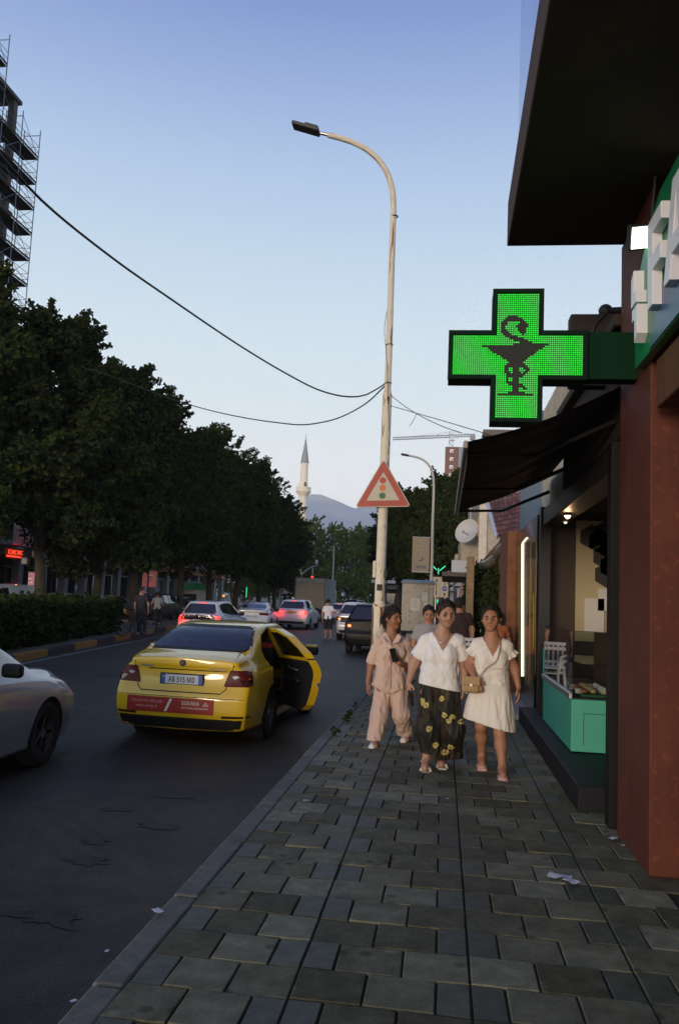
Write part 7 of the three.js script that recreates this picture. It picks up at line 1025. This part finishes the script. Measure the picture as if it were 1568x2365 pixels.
// ---------------------------------------------------------------- cables
const cable = (label, pts, r, g) => solo('cable', label, 'cable', tube(pts.map((q) => (q.isVector3 ? q : onZ(...q))), r, 6, 120), M.black, g);
cable('thick black cable sagging from the cream lamp post up past the scaffolding', [V3(-17, 10.5, 3), V3(-11, 8.2, -0.5), V3(-7, 6.3, -3.2), [-60, 292, -5.2], [0, 356, -5.6], [90, 456, -6.2], [250, 588, -7.5], [400, 694, -9], [560, 802, -10.8], [660, 862, -12], [740, 902, -13], [800, 916, -13.6], [845, 912, -14], [890, 886, -14.2]], 0.013);
cable('lower black cable running from the cream lamp post into the tree row', [[888, 892, -14.2], [850, 928, -14.5], [790, 962, -15.2], [740, 976, -16], [695, 981, -16.8], [640, 976, -17.6], [560, 964, -19], [460, 941, -21], [350, 905, -23.5], [250, 866, -26], [180, 845, -28]], 0.013);
cable('thin cable from the cream lamp post down to the awning corner', [[896, 908, -14.2], [940, 942, -13.6], [985, 968, -13], [1030, 988, -12.4], [1066, 1000, -12]], 0.006);
cable('second thin cable from the cream lamp post to the shop wall', [[898, 936, -14.2], [960, 954, -13.4], [1030, 974, -12.5], [1090, 992, -11.9], [1130, 1004, -11.9]], 0.006);
cable('short loose wire end dangling from the thin cables', [[962, 955, -13.4], [955, 970, -13.4], [945, 985, -13.4]], 0.005);
cable('thin wire running down the side of the cream lamp post', [[893, 720, -14.15], [888, 760, -14.15], [893, 830, -14.15], [896, 930, -14.1], [899, 1000, -14.1], [896, 1050, -14.1]], 0.005);
// ---------------------------------------------------------------- left side: adverts, lanterns, glowing sign, bicycles
function advert(label, u0, v0, u1, v1, z, c1, c2, post) { const a = onZ(u0, v0, z), b = onZ(u1, v1, z), w = b.x - a.x, h = a.y - b.y, t = thing('advert_panel', label, 'poster', [(a.x + b.x) / 2, ROAD, z]); const mt = canvasTex(128, 192, (x, W, H) => { x.fillStyle = c1; x.fillRect(0, 0, W, H); for (let i = 0; i < 9; i++) { x.fillStyle = i % 3 ? c2 : 'rgba(220,205,215,0.75)'; x.fillRect(10 + rnd() * 60, 12 + rnd() * 150, 20 + rnd() * 40, 8 + rnd() * 30); } }); part('poster', box(w, h, 0.06, 0, (a.y + b.y) / 2 - ROAD, 0), std({ map: mt, roughness: 0.4 }), t); part('frame', join(box(w + 0.08, 0.05, 0.09, 0, a.y - ROAD + 0.02, 0), box(w + 0.08, 0.05, 0.09, 0, b.y - ROAD - 0.02, 0)), M.darkMetal, t); part('post', cyl(0.06, 0.05, post === 'side' ? a.y - ROAD : b.y - ROAD, post === 'side' ? -w / 2 - 0.08 : 0, 0, -0.05, 8), M.darkMetal, t); }
advert('red and pink advertising panel on a post behind the cyclist', 331, 1318, 361, 1356, -49, '#c23050', '#8e2f4e'); advert('pale blue banner panel on a tall post left of the kiosk', 417, 1287, 437, 1328, -55, '#8a97a6', '#76858f'); advert('pink poster panel beside the tree trunk over the hedge', 68, 1322, 80, 1352, -33, '#b86a92', '#7e4668'); advert('pale poster panel next to the pink one over the hedge', 84, 1318, 97, 1352, -33.6, '#93929c', '#b8788f'); advert('small pink and white poster by the far crossing', 652, 1348, 670, 1372, -90, '#b58aa4', '#8b4a70', 'side');
for (const [u, z, lab] of [[345, -47, 'park lantern with three frosted heads above the red advert'], [82, -36, 'park lantern with frosted heads over the hedge, near the pink poster']]) { const q = onZ(u, 1308, z), t = thing('park_lantern', lab, 'street lamp', [q.x, ROAD, z]), H = q.y - ROAD, fr = flat(0.42, 0.45, 0.48, 0.35); part('post', cyl(0.06, 0.045, H + 0.4, 0, 0, 0, 10), M.darkMetal, t); part('arms', join(bar(V3(-0.48, H, 0), V3(0.48, H, 0), 0.025)), M.darkMetal, t); for (const [x, y] of [[-0.48, 0.05], [0.48, 0], [0, 0.4]]) { const h = part('lantern', rbox(0.3, 0.32, 0.3, 0.05, x, H + y + 0.18, 0), fr, t); part('cap', rbox(0.36, 0.04, 0.36, 0.015, x, H + y + 0.36, 0), M.darkMetal, h); } }
{ const x = -26.8, a = onX(17, 1267, x), b = onX(58, 1291, x), t = thing('neon_sign', 'red glowing two-line sign on the dark arcade front', 'sign', [x, b.y, a.z]); t.rotation.y = Math.PI / 2; const L = Math.abs(b.z - a.z), h = a.y - b.y, e = glow(1, 0.06, 0.02, 1.3);
  part('backing', box(L + 0.2, h + 0.15, 0.06, L / 2, h / 2, -0.06), M.black, t); let p = 0.1 * L; for (let i = 0; i < 5; i++) { const w = L * 0.12; part('letter', join(box(w * 0.28, h * 0.5, 0.03, p + w * 0.14, h * 0.68, 0), box(w, h * 0.1, 0.03, p + w / 2, h * 0.88, 0.001), box(w * 0.9, h * 0.1, 0.03, p + w / 2, i % 2 ? h * 0.68 : h * 0.48, 0.002), ...(i % 2 ? [box(w * 0.25, h * 0.45, 0.03, p + w * 0.86, h * 0.68, 0.003)] : [])), e, t); p += w * 1.35; } part('underline', rbox(L * 0.98, h * 0.22, 0.03, 0.02, L / 2, h * 0.16, 0), e, t); const pl = new THREE.PointLight(0xff3010, 2); pl.position.set(L / 2, h / 2, 0.35); pl.castShadow = true; t.add(pl); }
function bicycle(label, x, y, z, turn) { const t = thing('bicycle', label, 'bicycle', [x, y, z], turn), m = M.darkMetal; for (const [wx, n] of [[-0.52, 'rear_wheel'], [0.52, 'front_wheel']]) { const w = part(n, new THREE.TorusGeometry(0.32, 0.02, 8, 32).translate(wx, 0.34, 0), M.rubber, t); part('spokes', join([...Array(8)].map((_, k) => bar(V3(wx + Math.cos(k * 0.785) * 0.31, 0.34 + Math.sin(k * 0.785) * 0.31, 0), V3(wx, 0.34, 0), 0.003, 4))), M.steel, w); } const bb = V3(-0.08, 0.3, 0), st = V3(-0.2, 0.82, 0), hd = V3(0.36, 0.84, 0), fw = V3(0.52, 0.34, 0), rw = V3(-0.52, 0.34, 0); part('frame', join(bar(bb, st, 0.016), bar(st, hd, 0.016), bar(bb, hd, 0.018), bar(rw, bb, 0.011), bar(rw, st, 0.01), bar(hd, fw, 0.015)), m, t); part('saddle', rbox(0.26, 0.06, 0.14, 0.03, -0.24, 0.93, 0), M.black, t); part('seat_post', bar(st, V3(-0.23, 0.92, 0), 0.012), m, t); part('handlebar', join(bar(hd, V3(0.33, 1.0, 0), 0.013), bar(V3(0.33, 1.0, -0.27), V3(0.33, 1.0, 0.27), 0.013)), m, t); part('crank', join(bar(V3(-0.08, 0.3, 0.06), V3(0.0, 0.16, 0.1), 0.01), bar(V3(-0.08, 0.3, -0.06), V3(-0.16, 0.44, -0.1), 0.01)), m, t); }
{ const a = onY(364, 1452), b = onY(320, 1468, 0.09); bicycle('bicycle ridden by the cyclist in grey', a.x, ROAD, a.z + 0.05, Math.PI / 2 + 0.1); bicycle('dark bicycle held at the end of the hedge', b.x, 0.09, b.z + 0.3, 0.9); }
// ---------------------------------------------------------------- white plastic chairs by the old house
{ const wp = flat(0.6, 0.6, 0.6, 0.5), mk = (label, x, z, turn, dy) => { const t = thing('plastic_chair', label, 'chair', [x, 0.12 + dy, z], turn, 'white plastic chairs'); part('seat', rbox(0.46, 0.03, 0.44, 0.014, 0, 0.43, 0), wp, t); part('backrest', join(rbox(0.44, 0.06, 0.025, 0.01, 0, 0.84, -0.24), rbox(0.44, 0.04, 0.025, 0.01, 0, 0.52, -0.22), ...[-2, -1, 0, 1, 2].map((k) => rbox(0.035, 0.34, 0.02, 0.008, k * 0.085, 0.67, -0.232))), wp, t); for (const [lx, lz] of [[-0.2, 0.18], [0.2, 0.18], [-0.2, -0.2], [0.2, -0.2]]) part('leg', bar(V3(lx, 0.43, lz), V3(lx * 1.15, 0, lz * 1.2), 0.02), wp, t); for (const s of [-1, 1]) part('arm', join(bar(V3(s * 0.23, 0.64, -0.22), V3(s * 0.25, 0.63, 0.18), 0.018), bar(V3(s * 0.25, 0.63, 0.18), V3(s * 0.23, 0.43, 0.2), 0.018)), wp, t); };
  const a = onZ(1096, 1450, -15.2), b = onZ(1078, 1450, -16); mk('white plastic armchair by the timber post', a.x, -15.2, 0.4, 0); mk('white plastic armchair stacked on the one by the timber post', a.x, -15.2, 0.4, 0.09); mk('white plastic armchair facing away beyond the stacked pair', b.x, -16.2, 2.6, 0); }
// ---------------------------------------------------------------- litter
function paperBit(label, u, v, s, y = 0.121, n = 1) { const c = onY(u, v, y), g = new THREE.PlaneGeometry(s, s * 0.7, 5, 4), p = g.attributes.position; for (let i = 0; i < p.count; i++) { const x = p.getX(i), q = p.getY(i); p.setZ(i, 0.012 + Math.abs(0.3 * s * fbm(x / s * 1.6 + u, q / s * 1.6 + v, 1))); p.setX(i, x * (1 + 0.4 * fbm(x / s + v, q / s + u, 4))); } g.computeVertexNormals(); g.rotateX(-Math.PI / 2).rotateY(rr(0, 6)); const m = solo('paper_scrap', label, 'litter', toCreasedNormals(g, 0.3), flat(0.62, 0.62, 0.66, 0.8)); m.position.copy(c); return m; }
paperBit('crumpled white paper scrap lying on the pavement', 1292, 2030, 0.13); paperBit('torn corner of paper beside the crumpled scrap', 1318, 2040, 0.09); paperBit('white scrap at the foot of the brown pilaster', 1415, 1940, 0.07); paperBit('tiny pale scrap against the pilaster base', 1438, 1957, 0.03); paperBit('small white scrap lying on the kerb', 365, 2110, 0.06, 0.125); paperBit('tiny white scrap on the pavers ahead of the walkers', 706, 1852, 0.05); paperBit('tiny white speck of paper on the road near the kerb', 247, 2202, 0.025, ROAD + 0.006); paperBit('sliver of paper on the road beside the kerb', 170, 2318, 0.03, ROAD + 0.006); paperBit('speck of paper in the paving joints', 1033, 1848, 0.025);
renderer.render(scene, camera);
